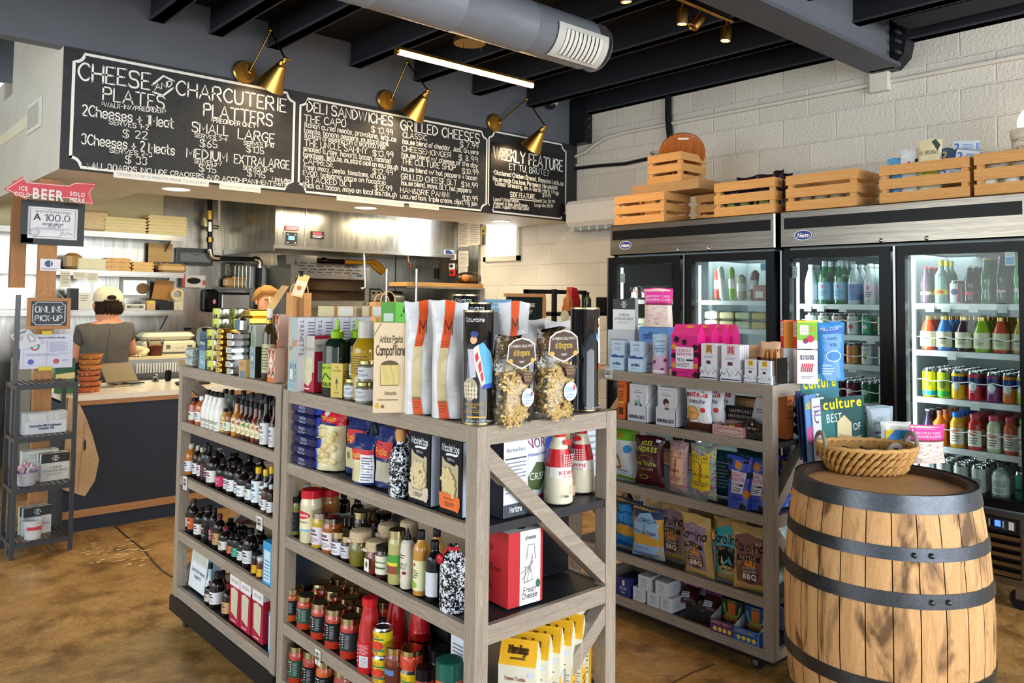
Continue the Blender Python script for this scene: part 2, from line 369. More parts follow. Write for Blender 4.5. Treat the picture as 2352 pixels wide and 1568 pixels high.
def floor_mat():
 m=ramp_mat('stained_concrete','x',[(.30,'6e5336'),(.42,'94703f'),(.52,'b08850'),(.62,'c9a26a'),(.74,'a08056')],(1,1,1),.24,.06,9,.6,.8,world=True)
 nt=m.node_tree; N,L=nt.nodes,nt.links; b=N['Principled BSDF']; n=N.new('ShaderNodeTexNoise'); n.inputs['Scale'].default_value=5; n.inputs['Detail'].default_value=10; g=N.new('ShaderNodeNewGeometry'); L.new(g.outputs['Position'],n.inputs['Vector'])
 cr=N.new('ShaderNodeValToRGB'); cr.color_ramp.elements[0].position=.34; cr.color_ramp.elements[0].color=(.5,.47,.44,1); cr.color_ramp.elements[1].position=.5
 mx=N.new('ShaderNodeMixRGB'); mx.blend_type='MULTIPLY'; mx.inputs[0].default_value=1; src=b.inputs['Base Color'].links[0].from_socket
 L.new(n.outputs[0],cr.inputs[0]); L.new(src,mx.inputs[1]); L.new(cr.outputs[0],mx.inputs[2]); L.new(mx.outputs[0],b.inputs['Base Color'])
 mr=N.new('ShaderNodeMapRange'); mr.inputs[3].default_value=.12; mr.inputs[4].default_value=.42; L.new(n.outputs[0],mr.inputs[0]); L.new(mr.outputs[0],b.inputs['Roughness'])
 b.inputs['Specular IOR Level'].default_value=.5
 return m
mb=MB().box(-5,XW+.2,-4,YK+.2,-.2,0,floor_mat())
fl=struct('floor',mb)
# cracks in the concrete and a saw-cut joint
mb=MB(); fz=lambda u,v,o:(u,v,.0015)
for pts in (((265,1209),(290,1232),(330,1262),(352,1290),(372,1310),(395,1325)),):
 ribbon(mb,[tuple(RZ(x,y,0))[:2] for x,y in pts],.012,'3a2a1c',fz)
ribbon(mb,[tuple(RZ(x,y,0))[:2] for x,y in ((1545,1568),(1590,1545),(1640,1525))],.008,'5a4a38',fz)
struct('floor_crack',mb,fl)
mb=MB()
random.seed(3)
for i in range(46):
 p=RZ(random.uniform(185,345),random.uniform(1236,1300),0); a=random.uniform(.01,.035); q=random.uniform(.006,.014)
 mb.add([(p.x+a*math.cos(k*PI/4)*random.uniform(.7,1.1),p.y+q*math.sin(k*PI/4)*random.uniform(.7,1.1),.0018) for k in range(8)],[list(range(8))],('d8bd8e','card'))
struct('floor_stain',mb,fl)
W2=mt('cfcabd','paint'); GREY=mt('5f636b','paint'); DARK=mt('22242b','paint'); DECK=mt('1a1b20','paint')
struct('wall_right',MB().box(XW,XW+.2,-1.2,YK,0,ZC,BLOCK))
struct('wall_back',MB().box(1.2,XW,YK,YK+.15,0,2.75,STEELV).box(-2.5,1.2,YK,YK+.15,0,3.15,W2))
struct('ceiling',MB().box(-5,XW+.2,-4,YK+.2,ZC,ZC+.1,DECK))
struct('ceiling_kitchen',MB().box(1.1,XW,6.03,YK,2.62,2.7,mt('e8dfc2','paint')))
# grey steel band over the menu and the soffit box behind it
struct('beam_menu',MB().box(-4,XW,YM,YM+.1,2.955,ZC,GREY))
mb=MB().box(1.106,XW,YM+.002,6.02,2.233,2.955,W2).box(1.106,1.78,6.02,7.05,2.233,2.955,W2).box(1.106,1.2,YM+.1,6.74,2.955,ZC,W2).box(1.106,1.2,7.05,YK,2.233,3.1,W2)
so=struct('soffit',mb)
# joists run to the menu wall
for i,x in enumerate((-2.6,-1.9,-1.2,-.5,.3,.95,1.58,1.955,2.355,3.0,3.57,4.16,4.78,5.34)):
 struct(f'beam_joist_{i+1}',MB().box(x,x+.075,-3.5,YM-.002,ZJ,ZC,DARK).box(x-.012,x+.087,-3.5,YM-.002,ZJ,ZJ+.012,mt('33353d','paint')))
# deep beam parallel to the menu, with a flange and its end cap of bolts at the block wall
mb=MB().box(-4,XW-.12,2.26,2.36,3.06,ZC,GREY).box(-4,XW-.1,2.20,2.42,3.05,3.075,mt('4e5159','paint'))
struct('beam_deep',mb)
mb=MB()
prof=[(2.15,3.40),(2.15,3.22),(2.17,3.12),(2.24,3.05),(2.40,3.05),(2.44,3.1),(2.44,3.40)]
mb.prism([(a,b) for a,b in prof],XW-.13,XW-.002,BLACKM,'x')
for z in (3.32,3.26,3.2,3.13): mb.tube([(XW-.19,2.19,z),(XW-.13,2.19,z)],.012,('3a3c42','lam'))
struct('beam_end_bolts',mb)
mb=MB().box(XW-.1,XW-.002,5.02,YM-.004,2.95,3.36,BLACKM)
for z in (3.01,3.09,3.17,3.25): mb.tube([(XW-.06,5.0,z),(XW-.06,5.03,z)],.012,('3a3c42','lam'))
struct('beam_menu_bolts',mb)
struct('beam_cross',MB().box(4.95,5.2,-3.5,2.1,3.24,ZC,DARK))
# kitchen-side window in the block wall
mb=MB().box(XW-.012,XW-.001,6.02,6.5,1.95,2.6,('f4f8ff','emit',5.5)); wn=struct('window_1',mb)
mb=MB()
for y0,y1,z0,z1 in ((5.98,6.02,1.9,2.6),(6.5,6.54,1.9,2.6),(5.98,6.54,1.9,1.95)): mb.box(XW-.03,XW-.001,y0,y1,z0,z1,W2)
struct('window_frame',mb,wn)
# ---------------------------------------------------------------- counter
YC=5.706; NAVY=mt('2a323f','paint')
mb=MB().box(1.30,4.3,YC,YC+.62,0,.80,NAVY)
ct=T('service_counter','dark navy service counter with white marble top and oak trim below the menu','counter',(0,0,0))
P('body',mb,ct)
P('marble_top',MB().box(1.28,4.32,YC-.025,YC+.72,.828,.862,ramp_mat('marble','x',[(.42,'e9e2d2'),(.56,'f1ebde'),(.6,'d9cdb8')],(3,3,3),.15,.0,6,2)),ct,'white marble top')
P('oak_strip',MB().box(1.28,4.32,YC-.02,YC,.798,.828,OW('x')),ct)
P('baseboard',MB().box(1.30,4.3,YC-.014,YC,.09,.136,OW('x')),ct)
# oak posts left of the counter
for x0,x1,y,z0,z1,lab in ((1.113,1.214,5.70,0,2.23,'long oak post with papers taped to it at the end of the counter'),(1.005,1.09,5.95,1.545,2.23,'short oak post hanging from the soffit behind the arrow sign'),(.84,.925,5.9,.2,2.13,'oak post at the far left edge beside the grey pole')):
 one('wood_post',MB().box(x0,x1,y,y+.05,z0,z1,OW('z')),lab,'post')
p=RZ(10,1262,0); one('metal_pole',MB().box(p.x-.012,p.x+.012,5.45,5.474,0,1.5,('4b5058','lam')),'thin grey steel pole at the far left of the counter','pole')
# air vent in the soffit side
t=T('air_vent','small white air vent in the side of the soffit left of the menu','vent',(1.1,5.92,2.67))
P('frame',MB().box(-.006,.004,-.2,.2,-.11,.08,'dcdad0'),t)
mb=MB()
for k in range(9): mb.box(-.012,-.006,-.16+.037*k,-.14+.037*k,-.085,.055,'bdbcb2')
P('louvre',mb,t)
# ================================================================ THE MENU
mb=MB().box(1.106,XW-.004,YM-.012,YM+.002,2.233,2.955,ramp_mat('chalkboard','x',[(.3,'1c1d1e'),(.5,'26282a'),(.75,'35373a')],(2,2,2.5),.6,.1,5,1.5,1))
menu=T('menu_board','long black chalkboard menu wall listing cheese plates, deli sandwiches and grilled cheeses','menu board',(0,0,0))
P('board',mb,menu)
ZF=YM-.0135
mmap=lambda x,z,o:(x,ZF-o,z)
def frame(l,r,tq,bq,tr,br,n=.055,open_br=False):
 x0,x1=RY(*l,YM).x,RY(*r,YM).x; zt=(RY(*tq,YM).z+RY(*tr,YM).z)/2; zb=(RY(*bq,YM).z+RY(*br,YM).z)/2
 def arc(cx,cz,a0): return [(cx+n*math.cos(a0+PI/2*k/6),cz+n*math.sin(a0+PI/2*k/6)) for k in range(7)]
 pts=arc(x0,zb,0)[::-1]; ring=[(x0,zb+n)]+[(x0+n*math.sin(PI/2*k/6),zb+n*math.cos(PI/2*k/6)) for k in range(1,7)]
 ring+=[(x1-n*math.cos(PI/2*k/6),zb+n*math.sin(PI/2*k/6)) for k in range(7)]
 ring+=[(x1-n*math.sin(PI/2*k/6),zt-n*math.cos(PI/2*k/6)) for k in range(7)]
 ring+=[(x0+n*math.cos(PI/2*k/6),zt-n*math.sin(PI/2*k/6)) for k in range(7)]+[(x0,zb+n)]
 return ring
mb=MB()
ribbon(mb,frame((163,300),(672,330),(180,127),(176,382),(655,210),(655,436)),.017,CHALK,mmap)
ribbon(mb,frame((686,330),(1115,400),(702,220),(693,440),(1103,308),(1103,483.5)),.015,CHALK,mmap)
ribbon(mb,frame((1120,400),(1297,420),(1133,303.5),(1127,485),(1285,331),(1288,503)),.014,CHALK,mmap)
P('border',mb,menu)
def chalk(mb,items,lw,m=CHALK,jit=.02):
 for t,x0,y0,x1,y1,h in items:
  a=RY(x0,y0,YM); b=RY(x1,y1,YM); c=RY(x0,y0-h,YM)
  stroke_text(mb,t,a.x,a.z,c.z-a.z,b.x-a.x,m,mmap,lw,0,jit,(b.z-a.z)/(b.x-a.x))
mb=MB()
chalk(mb,[('CHEESE',178.6,182.7,342,206.5,39),('CHARCUTERIE',403,217,655,258,32),('PLATES',235,230,376,251,30),('PLATTERS',466,266,623.5,290,28)],.115)
chalk(mb,[('2Cheeses + 1Meat',187.5,264.5,396,295,24),('3Cheeses + 2 Meats',186,330,399,357,23),('SMALL',439,302,522,313,22),('MEDIUM',427,361,519,372,21),('LARGE',545,318,628,330,22),('EXTRALARGE',536,375,662,389,20)],.125)
chalk(mb,[('$ 22',280,315,336,320.5,17),('$ 33',286,375,335,379,17),('$65',457,337,497,340,16),('$95',455,393,494,398,16),('$135',564,349,604,354,14),('$195',565.5,404,607,410,14)],.12)
chalk(mb,[('*WALK-IN//PREORDER*',230.6,245,379,261.5,10),('SERVES 1-2',248.5,285,339,299,11),('SERVES 2-3',250,350,347,361,10),(': ALL BOARDS INCLUDE CRACKERS AND ACCOMPANIMENTS :',198,384,640,428,11.5),('*PREORDER ONLY*',482,281,591,295,10),('SERVES 3-4',445,315,519,325,9),('SERVES 5-7',445,375,507,381,9),('SERVES 8-10',558,333,626.5,339.5,9),('SERVES 10-15',556.5,389.5,625,395.5,9),('* Includes',622,415.5,665,419,9),('NUTS',632,427,656,429,8)],.17)
chalk(mb,[('AND',354,208,393,199,14)],.16)
a=RY(348,196,YM); b=RY(398,187,YM)
ribbon(mb,[(a.x,a.z),((a.x+b.x)/2,b.z+.02),(b.x,b.z)],.012,CHALK,mmap)
a=RY(350,212,YM); b=RY(396,203,YM); ribbon(mb,[(a.x,a.z),((a.x+b.x)/2,a.z-.012),(b.x,b.z)],.012,CHALK,mmap)
P('cheese_lettering',mb,menu,'white chalk lettering of the cheese and charcuterie prices')
mb=MB()
chalk(mb,[('DELI SANDWICHES',703,256,899.6,290,23),('GRILLED CHEESES',918,297.5,1099,329,22)],.14)
chalk(mb,[('THE CAPO',696,281,792,292.5,17),('$ 13.99',850.5,303.5,899.6,311,13),('THE UNCLE SAMMY',697,335,841.5,354,15),('$13.99',853.5,358.5,901,362,13),('CAPRESE',695,375,764,384,13),('$12.99',853.5,399,899.6,402.6,12),('STACKED BLT',699,418,807,429.4,13),('$12.99',858,437.5,898,438.5,12),('CLASSIC',923,315.4,978,323,12),('$ 7.99',1054,337.7,1096,342,12),('CHEESEMONGER',921,346.7,1033.5,363,12),('$ 8.99',1051,367.5,1094.5,373,12),('THE CULTURE SHOP',920,376,1044,392,13),('$10.99',1059,398.7,1096,401.7,12),('GRILLED CHEESE BLT',919,411.5,1047,426.4,13),('$14.99',1057,429.4,1094.5,432.4,12),('HAM&BRIE PANINI',917.4,442,1029,454,12),('$10.99',1060,461,1094.5,462.7,12)],.13)
chalk(mb,[('Italian cured meats, provolone, lettuce',697,291.6,907,325.8,12),('tomato, banana peppers, mustard aioli.',696,305,890.6,336,12),('Italian dressing on a stirato roll',697,317,882,343.7,12),('smoked turkey, havarti, bacon, roasted',695,346.7,895,375,12),('tomatoes, lettuce, mustard aioli on sourdough',694,360,911.5,390,12),('fresh mozz, pesto, tomatoes, arugula',695,388,883,412,11),('EVOO, balsamic glaze on focaccia',694,402,883,424.6,11),('thick cut bacon, mayo on local sourdough',693,430,908.5,453,12),('house blend of cheddar, Jack, Gruyere',923,330,1096,355.6,11),('house blend w/ cheese of the day',921,360,1094.5,386,11),('house blend w/ hot peppers + bacon',920,392,1093,414.5,11),('house blend, mayo, BLT, hot peppers',919.5,424.6,1079.6,443,11),('uncured ham, triple cream, dijon, fig jam',917.4,455,1093,473,11)],.15)
P('sandwich_lettering',mb,menu,'white chalk lettering of the sandwich and grilled cheese lists')
# the weekly board is a separate panel hung on the wall
wk=T('feature_board','black chalkboard panel headed WEEKLY FEATURE at the right end of the menu','chalkboard',(0,0,0))
a=RY(1124,326,YM); b=RY(1291,500,YM)
mb=MB().box(a.x,b.x,YM-.022,YM-.0135,b.z+.012,a.z,ramp_mat('weekly_board','x',[(.3,'0f1012'),(.7,'1d1f24')],(2,2,2),.35,.05)); P('board',mb,wk)
mmap=lambda x,z,o:(x,YM-.0228-o,z)
mb=MB()
chalk(mb,[('WEEKLY FEATURE',1129.6,363,1288,394,26)],.15)
chalk(mb,[('ET TU, BRUTE?',1166,390,1256.7,404.7,14)],.11,mt('c9d6dc','matt'))
chalk(mb,[('-Blackened Chicken Breast, Romaine Lettuce',1128.7,400,1289.5,427,10),('House-made Croutons, Parmesan, Housemade',1128.7,415,1276,436,10),('Caesar Dressing, on A Garlic Herb Wrap',1133,425.5,1279,448,10),('$14.99',1242,452,1261,455,8),('SIDE FEATURE',1168,452,1224,458,11),('Local Watermelon',1129.6,461,1188,465.7,8),('dressed in lime, local honey',1130,470,1207.6,476,8),('& mint. Topped with Feta Salad',1128.7,477.6,1210.6,483,8),('[Small: 5oz $2.99',1222.5,464,1270,467,7),('Large: 8oz $4.99',1224,474.6,1266,477,7)],.16)
a=RY(1168,456,YM); b=RY(1224,462,YM); ribbon(mb,[(a.x,a.z),(b.x,b.z)],.008,CHALK,mmap)
P('lettering',mb,wk)
# paper strips under the boards
for q0,q1,txt,lab in (((259,393),(477,428),'ORDERS STOP 30 MINUTES PRIOR TO CLOSING','long white paper strip saying orders stop 30 minutes under the plates menu'),((502,419),(596,443),'Tues-Sat 6:30pm / Sun 4:30pm','small white hours strip under the plates menu'),((771,447),(925,475),'ORDERS STOP 15 MINUTES PRIOR TO CLOSING','long white paper strip saying orders stop 15 minutes under the sandwich menu'),((937,464),(1005,482),'Tues-Sat 6:45pm / Sun 4:45pm','small white hours strip under the grilled cheese list')):
 a=RY(q0[0],q0[1],YM); b=RY(q1[0],q1[1],YM); zc=(a.z+b.z)/2; hh=max(.022,(a.z-b.z)/2)
 mb=MB().box(a.x,b.x,YM-.018,YM-.0145,zc-hh,zc+hh,'e6e2d6'); art(mb,[('t',txt,.5,.33,.38,'8a94a4' if len(txt)>30 else 'a8a298',.94,1)],planeY(a.x,b.x,zc-hh,zc+hh,YM-.018),b.x-a.x,2*hh)
 one('paper_strip',mb,lab,'sign')
# ================================================================ LAMPS AND CEILING FITTINGS
SCN=[((560,166),(622,70),(655,135),(646,150),(619,200),'leftmost, over the word CHARCUTERIE'),((886,230),(935,143),(983,208),(974,222),(946,268),'middle one, over the grilled cheeses list'),((1135,282),(1210,228),(1252,290),(1243,302),(1219,342),'rightmost, over the weekly feature board')]
for pl,el,jt,top,bot,w in SCN:
 c=RY(*pl,YM-.02); e=RY(*el,YM-.16); j=RY(*jt,YM-.3); t0=RY(*top,YM-.3); t1=RY(*bot,YM-.2)
 s=T('wall_sconce',f'brass swing-arm sconce with cone shade, {w}','wall lamp',tuple(c)); L=lambda p:tuple(Vector(p)-c)
 mb=MB().lathe([(.001,.022),(.07,.02),(.078,.012),(.078,0)],BRASS,seg=28,X=Matrix.Rotation(PI/2,4,'X')); P('backplate',mb,s)
 mb=MB().box(-.008,.008,-.05,-.02,-.045,.045,BRASS).tube([(0,-.03,0),(.03,-.05,-.005)],.012,BRASS); P('swivel',mb,s)
 P('arm',MB().tube([(.02,-.045,0),L(e)],.0065,('8a6a34','metal')),s); P('arm',MB().tube([L(e),L(j)],.0065,('5a4526','metal')),s)
 mb=MB().ell(L(e),(.014,.014,.014),BRASS).ell(L(j),(.013,.013,.013),BRASS).tube([Vector(L(j))+Vector((-.01,0,0)),Vector(L(j))+Vector((.035,0,0))],.008,BRASS); P('joint',mb,s)
 ax=(t1-t0).normalized(); q=ax.to_track_quat('Z','Y').to_matrix().to_4x4(); X=Matrix.Translation(Vector(L(t0)))@q; ln=(t1-t0).length
 mb=MB().lathe([(.012,-.045),(.018,-.03),(.024,-.03),(.026,-.005),(.032,0),(.036,.012),(.098,ln),(.094,ln),(.033,.014)],BRASS,seg=28,X=X,caps=False); P('shade',mb,s)
 P('bulb',MB().ell((0,0,ln*.62),(.026,.026,.034),('ffdca0','emit',14),X=X),s)
 lamp('sconce_glow','SPOT',tuple(t0+ax*ln*.8),9,(1,.72,.38),.03,aim=tuple(t0+ax*2),spot=2.1)
# linear pendant
a=Vector((2.66,4.08,3.005)); b=Vector((3.79,4.08,3.005))
t=T('linear_pendant','long glowing amber bar light hung from a round brass canopy','pendant lamp',(3.225,4.08,3.005))
P('diffuser',MB().tube([(-.555,0,-.004),(.565,0,-.004)],.017,('ffcf90','emit',16),10),t); P('housing',MB().box(-.565,.565,-.018,.018,.008,.024,BRASS).tube([(-.572,0,0),(-.555,0,0)],.021,BRASS,12),t)
P('canopy',MB().lathe([(.001,.17),(.105,.17),(.105,.2),(.001,.2)],BRASS,seg=32),t)
for x in (-.05,.1): P('cable',MB().tube([(x,0,.02),(x,0,.175)],.0025,('8a7a5a','metal'),6),t)
lamp('pendant_glow','AREA',(3.22,4.08,2.96),26,(1,.66,.32),1.1,.04,(3.22,4.08,0))
# spiral duct with a register
DY,DZ,DR,DE=3.34,3.06,.147,3.62; DUCT=ramp_mat('duct_grey','x',[(.3,'70747c'),(.7,'7d8189')],(1,6,6),.4,.05,3,0,1)
d=T('spiral_duct','round grey spiral air duct under the black joists with a white register','duct',(0,DY,DZ))
RYM=Matrix.Rotation(PI/2,4,'Y'); prof=[]
for k in range(14):
 x=-3+k*(DE+2.9)/13; prof+=[(DR,x-.004),(DR+.0015,x),(DR,x+.004)]
P('pipe',MB().lathe(prof,DUCT,seg=40,X=RYM),d)
P('end_cap',MB().lathe([(DR,DE),(DR*.97,DE+.012),(.001,DE+.014)],DUCT,seg=40,X=RYM,caps=False),d)
def dm(u,v,o):
 a=math.radians(172+78*v); return (DE-.46+.42*u,math.cos(a)*(DR+.012+o),math.sin(a)*(DR+.012+o))
mb=MB(); art(mb,[('r',0,0,1,1,('cfcdc6','lam'))],dm,.36,.2,.0,10); P('register_frame',mb,d)
mb=MB(); art(mb,[('r',.14,.14,.86,.86,('4a4a48','lam'))]+[('r',.145+.08*k,.15,.205+.08*k,.85,('e6e4dc','lam')) for k in range(9)],dm,.36,.2,.003,10); P('register_louvre',mb,d)
# track light
t=T('track_light','brass track light with small cylinder spots near the deep grey beam','track light',(3.7,2.63,3.15))
P('rail',MB().tube([(-.9,0,0),(.34,0,0)],.012,BRASS,10),t); P('ceiling_rose',MB().lathe([(.001,0),(.045,.02),(.045,.07),(.001,.07)],BRASS,seg=20,c=(-.45,0,0)),t)
for x,tl in ((-.62,(.1,0,-1)),(-.14,(0,.05,-1)),(.02,(-.5,.3,-.8)),(.28,(-.1,.05,-1))):
 ax=Vector(tl).normalized(); X=Matrix.Translation((x,0,-.055))@ax.to_track_quat('Z','Y').to_matrix().to_4x4()
 sp=P('spot_head',MB().lathe([(.001,-.012),(.024,-.01),(.03,0),(.03,.075),(.026,.078),(.024,.07)],BRASS,seg=20,X=X,caps=False).tube([(x,0,-.01),(x,0,-.055)],.005,BRASS,6),t)
 on=tl!=(-.5,.3,-.8)
 P('lens',MB().lathe([(.001,.071),(.024,.071)],('ffd9a0','emit',22) if on else ('8a6a3a','metal'),seg=16,X=X,caps=False),sp)
 if on: lamp('track_spot','SPOT',(3.7+x,2.63,3.02),16,(1,.82,.58),.02,aim=(3.7+x+tl[0],2.63,1),spot=1.3)
# globe lamp at the right edge, its light on the wall
g=RX(2352,285,5.0); t=T('globe_lamp','warm glowing white globe lamp cut by the right edge above the crates','pendant lamp',(g.x,g.y-.07,g.z))
P('globe',MB().ell((0,0,0),(.1,.1,.1),('ffe2b0','emit',4),20,12),t); P('stem',MB().tube([(0,0,.1),(0,0,.9)],.008,BRASS),t)
# recessed lights under the soffit
for x,y in ((405,434),(840,477),(1150,508)):
 p=RZ(x,y,2.232); t=T('recessed_light',f'round recessed soffit light {dict([(405,"left of the gas pipe"),(840,"above the steel hood"),(1150,"beside the bright window")])[x]}','ceiling light',(p.x,p.y,2.232))
 P('trim_ring',MB().lathe([(.085,0),(.095,-.005),(.1,0)],W2,seg=24,caps=False),t); P('lens',MB().lathe([(.001,-.002),(.085,-.002)],('ffe9d0','emit',7),seg=24,caps=False),t)
 lamp('soffit_light','SPOT',(p.x,p.y,2.21),14,(1,.84,.62),.06,aim=(p.x,p.y+.2,0),spot=2.3)
# security camera, conduit, pipes, junction box, mini-split
c=RY(1265,238,YM-.06); t=T('security_camera','white dome security camera on the beam right of the bar light','camera',tuple(c))
P('housing',MB().lathe([(.001,.04),(.06,.04),(.066,.02),(.066,-.008),(.05,-.012)],'e6e6e2',seg=24),t); P('dome',MB().ell((0,0,-.01),(.045,.045,.045),('15161a','glass')),t)
t=T('wall_conduit','white painted conduit with a junction box along the block wall','conduit',(XW,0,2.988)); x=-.022
P('pipe',MB().tube([(x,-1,0),(x,2.3,0)],.016,W2).tube([(x,2.42,0),(x,4.6,0),(x,4.8,-.01),(x,4.95,-.05),(x,5.08,-.11),(x,5.2,-.135),(x,5.24,-.135)],.016,W2),t)
P('junction_box',MB().box(-.06,-.002,2.3,2.43,-.06,.07,W2,None,.006),t)
t=T('refrigerant_line','black insulated pipes with white cover drop and cable run on the block wall','pipe',(XW,0,0)); x=-.035; p=[RX(a,b,XW) for a,b in ((1541,205),(1541,270),(1546,330),(1540,350),(1500,364),(1440,377),(1375,382),(1322,388))]
P('cover',MB().box(-.07,-.002,4.1,4.19,3.25,3.5,'dcd8ce'),t); P('pipe',MB().tube([(x,q.y,q.z) for q in p[:3]],.028,('17181c','lam')).tube([(x+.01,q.y,q.z) for q in p[2:]],.014,('17181c','lam')),t)
P('white_line',MB().tube([(-.014,q.y,q.z+.03) for q in p[4:]],.01,'d8d6cf'),t)
t=T('mini_split','white wall-mounted mini split air conditioner left of the crates','air conditioner',(XW,4.75,2.17))
P('case',MB().prism([(-.005,0),(-.16,.0),(-.2,.04),(-.205,.2),(-.18,.235),(-.005,.24)],-.42,.4,'dfdcd6','y',Matrix.Identity(4)),t)
mb=MB().box(-.15,-.03,-.36,.36,-.03,.0,'8f9a9c')
for k in range(8): mb.box(-.155,-.03,-.35+.1*k,-.33+.1*k,-.036,.0,'c8d0d2')
P('outlet',mb,t)
# ================================================================ SHELVING CARTS of weathered oak on casters
SHELF_TOP=ramp_mat('black_shelf','x',[(.3,'1b1c20'),(.7,'2d2e33')],(8,8,8),.4,.1)
def rack(label, x0,x1,y0,y1,tops,end_rails,braces,tags=()):
 t=T('shelving_cart',label,'shelf',(x0,y0,0)); w=x1-x0; d=y1-y0; pw=.045; pz=tops[-1]-.05
 for px in (0,w-pw):
  for py in (0,d-pw): P('post',MB().box(px,px+pw,py,py+pw,pz,tops[0],RW('z')),t)
 for i,z in enumerate(tops):
  P('shelf_board',MB().box(.006,w-.006,.006,d-.006,z-.028,z-.005,SHELF_TOP if i else RW('y')),t)
  rh=.046 if i in (0,4) else .04
  for px in (0,w-.02): P('side_rail',MB().box(px+.0015,px+.0185,pw,d-pw,z-rh,z,RW('y')),t)
  for py in (0,d-.02):
   if i in end_rails: P('end_rail',MB().box(pw,w-pw,py+.0015,py+.0185,z-.05,z,RW('x')),t)
 ez=[z for i,z in enumerate(tops) if i in end_rails]
 for k,(za,zb) in enumerate(zip(ez,ez[1:])):
  for py,sg in ((.024,1),(d-.024,-1)):
   xa,xb=(pw,w-pw) if (k%2==0)==(braces=='down') else (w-pw,pw)
   a=Vector((xa,py,za-.085)); b=Vector((xb,py,zb+.035))
   n=Vector((0,1,0)); dr=(b-a).normalized(); up=dr.cross(n)
   a2=a-dr*.03; b2=b+dr*.03
   hw=.045/2; e=Vector((0,.0225,0))
   # ends cut upright against the posts
   L=[]
   for xx in (xa,xb):
    tt=(xx-a.x)/dr.x; c=a+dr*tt; dz=hw/abs(dr.x)*1.0
    L+=[(xx,c.z-dz),(xx,c.z+dz)]
   m=RW('z') if abs(dr.z)>abs(dr.x) else RW('x')
   P('brace',MB().prism([L[0],L[2],L[3],L[1]],py-.0215,py+.0215,m,'y'),t)
 P('plinth',MB().box(-.012,w+.012,-.006,d+.006,.06,pz+.002,BLACKM),t)
 for px in (.035,w-.035):
  for py in (.09,d-.09):
   c=P('caster',MB().box(px-.02,px+.02,py-.02,py+.02,.05,.061,('aab4bc','metal')).box(px-.02,px-.016,py-.012,py+.012,.018,.05,('aab4bc','metal')).box(px+.016,px+.02,py-.012,py+.012,.018,.05,('aab4bc','metal')),t)
   P('wheel',MB().lathe([(.01,-.012),(.029,-.012),(.0295,0),(.029,.012),(.01,.012)],('26292e','lam'),X=Matrix.Translation((px,py,.0295))@Matrix.Rotation(PI/2,4,'Y'),seg=18),c)
 return t
X1,X1b=1.35,1.902; YA,YB,YCC,YD=1.652,2.785,2.80,3.86
S1R=[1.165,.905,.642,.335,.135]; S1L=[1.177,.925,.678,.425,.174]
X2,X2b=2.98,3.53; YE,YF=1.757,2.90; S2=[1.164,.932,.634,.304,.10]
rack('near weathered oak shelving cart with diagonal end brace, sauces and pasta',X1,X1b,YA,YB,S1R,(0,2,4),'down')
rack('far weathered oak shelving cart full of dark bottles, beside the counter',X1,X1b,YCC,YD,S1L,(0,2,4),'down')
rack('oak shelving cart of snacks and chocolate behind the barrel',X2,X2b,YE,YF,S2,(0,2,4),'up')
def tagcard(px,py,w,h,X,lab):
 p=RX(px,py,X); mb=MB().box(-w/2,w/2,-.001,.001,-h/2,h/2,'dcdad4'); art(mb,[('s','MADE IN',.5,.62,.2,('3a3d48','card'),.7),('s','CHARLOTTE',.5,.34,.2,('3a3d48','card'),.8),('s','NC',.5,.1,.16,('3a3d48','card'),.3)],planeY(-w/2,w/2,-h/2,h/2,-.001),w,h)
 one('price_card',mb,lab,'card',tuple(p),-PI/2)
tagcard(425,1109,.045,.06,X1-.002,'white shelf card at the upper left of the far cart')
tagcard(596,1201,.05,.05,X1-.002,'white shelf card on the rail beside the middle posts')
tagcard(730,1509,.035,.05,X1-.002,'white shelf card on the bottom rail of the near cart')
tagcard(1398,857,.045,.045,X2-.002,'white shelf card on the top rail of the snack cart')
# ================================================================ PRODUCT BUILDERS: each returns the parts of one product, base centre at the origin, front towards -Y
STY=dict(
boston=([(.95,0),(1,.02),(1,.58),(.97,.64),(.86,.71),(.6,.78),(.4,.82),(.36,.86),(.36,.9)],(.43,.86,1)),
woozy=([(.95,0),(1,.02),(1,.5),(.93,.56),(.62,.66),(.43,.74),(.38,.86)],(.46,.84,1)),
wine=([(.97,0),(1,.02),(1,.6),(.95,.66),(.62,.74),(.42,.8),(.37,.9)],(.43,.87,1)),
long=([(.95,0),(1,.02),(1,.47),(.9,.52),(.6,.6),(.45,.68),(.38,.88)],(.46,.86,1)),
tall=([(.95,0),(1,.02),(1,.7),(.9,.76),(.5,.82),(.42,.88)],(.5,.86,1)),
jar=([(.94,0),(1,.03),(1,.7),(.96,.78),(.85,.83),(.85,.86)],(.93,.84,1)),
squat=([(.94,0),(1,.05),(1,.62),(.92,.72),(.86,.76)],(.95,.74,1)),
squeeze=([(.96,0),(1,.02),(1,.7),(.93,.76),(.62,.8),(.5,.82)],(.55,.79,.88)),
passata=([(.92,0),(1,.03),(1,.4),(.97,.5),(.72,.76),(.6,.86),(.6,.9)],(.7,.89,1)),
tea=([(.72,0),(.86,.02),(.9,.1),(1,.28),(1,.42),(.88,.6),(.55,.82),(.45,.86),(.45,.9)],(.5,.89,1)),
soda=([(.86,0),(.95,.03),(.98,.16),(.84,.26),(.86,.34),(1,.46),(.97,.56),(.6,.76),(.42,.88),(.4,.96)],(.46,.955,1)),
water=([(.93,0),(1,.02),(1,.55),(.88,.66),(.5,.86),(.4,.9),(.4,.94)],(.46,.92,1)),
juice=([(.95,0),(1,.02),(1,.66),(.92,.74),(.66,.82),(.6,.86)],(.72,.86,1)),
mayo=([(.9,0),(.97,.015),(1,.1),(.97,.3),(.84,.55),(.6,.78),(.4,.92)],(.44,.9,1)),
)
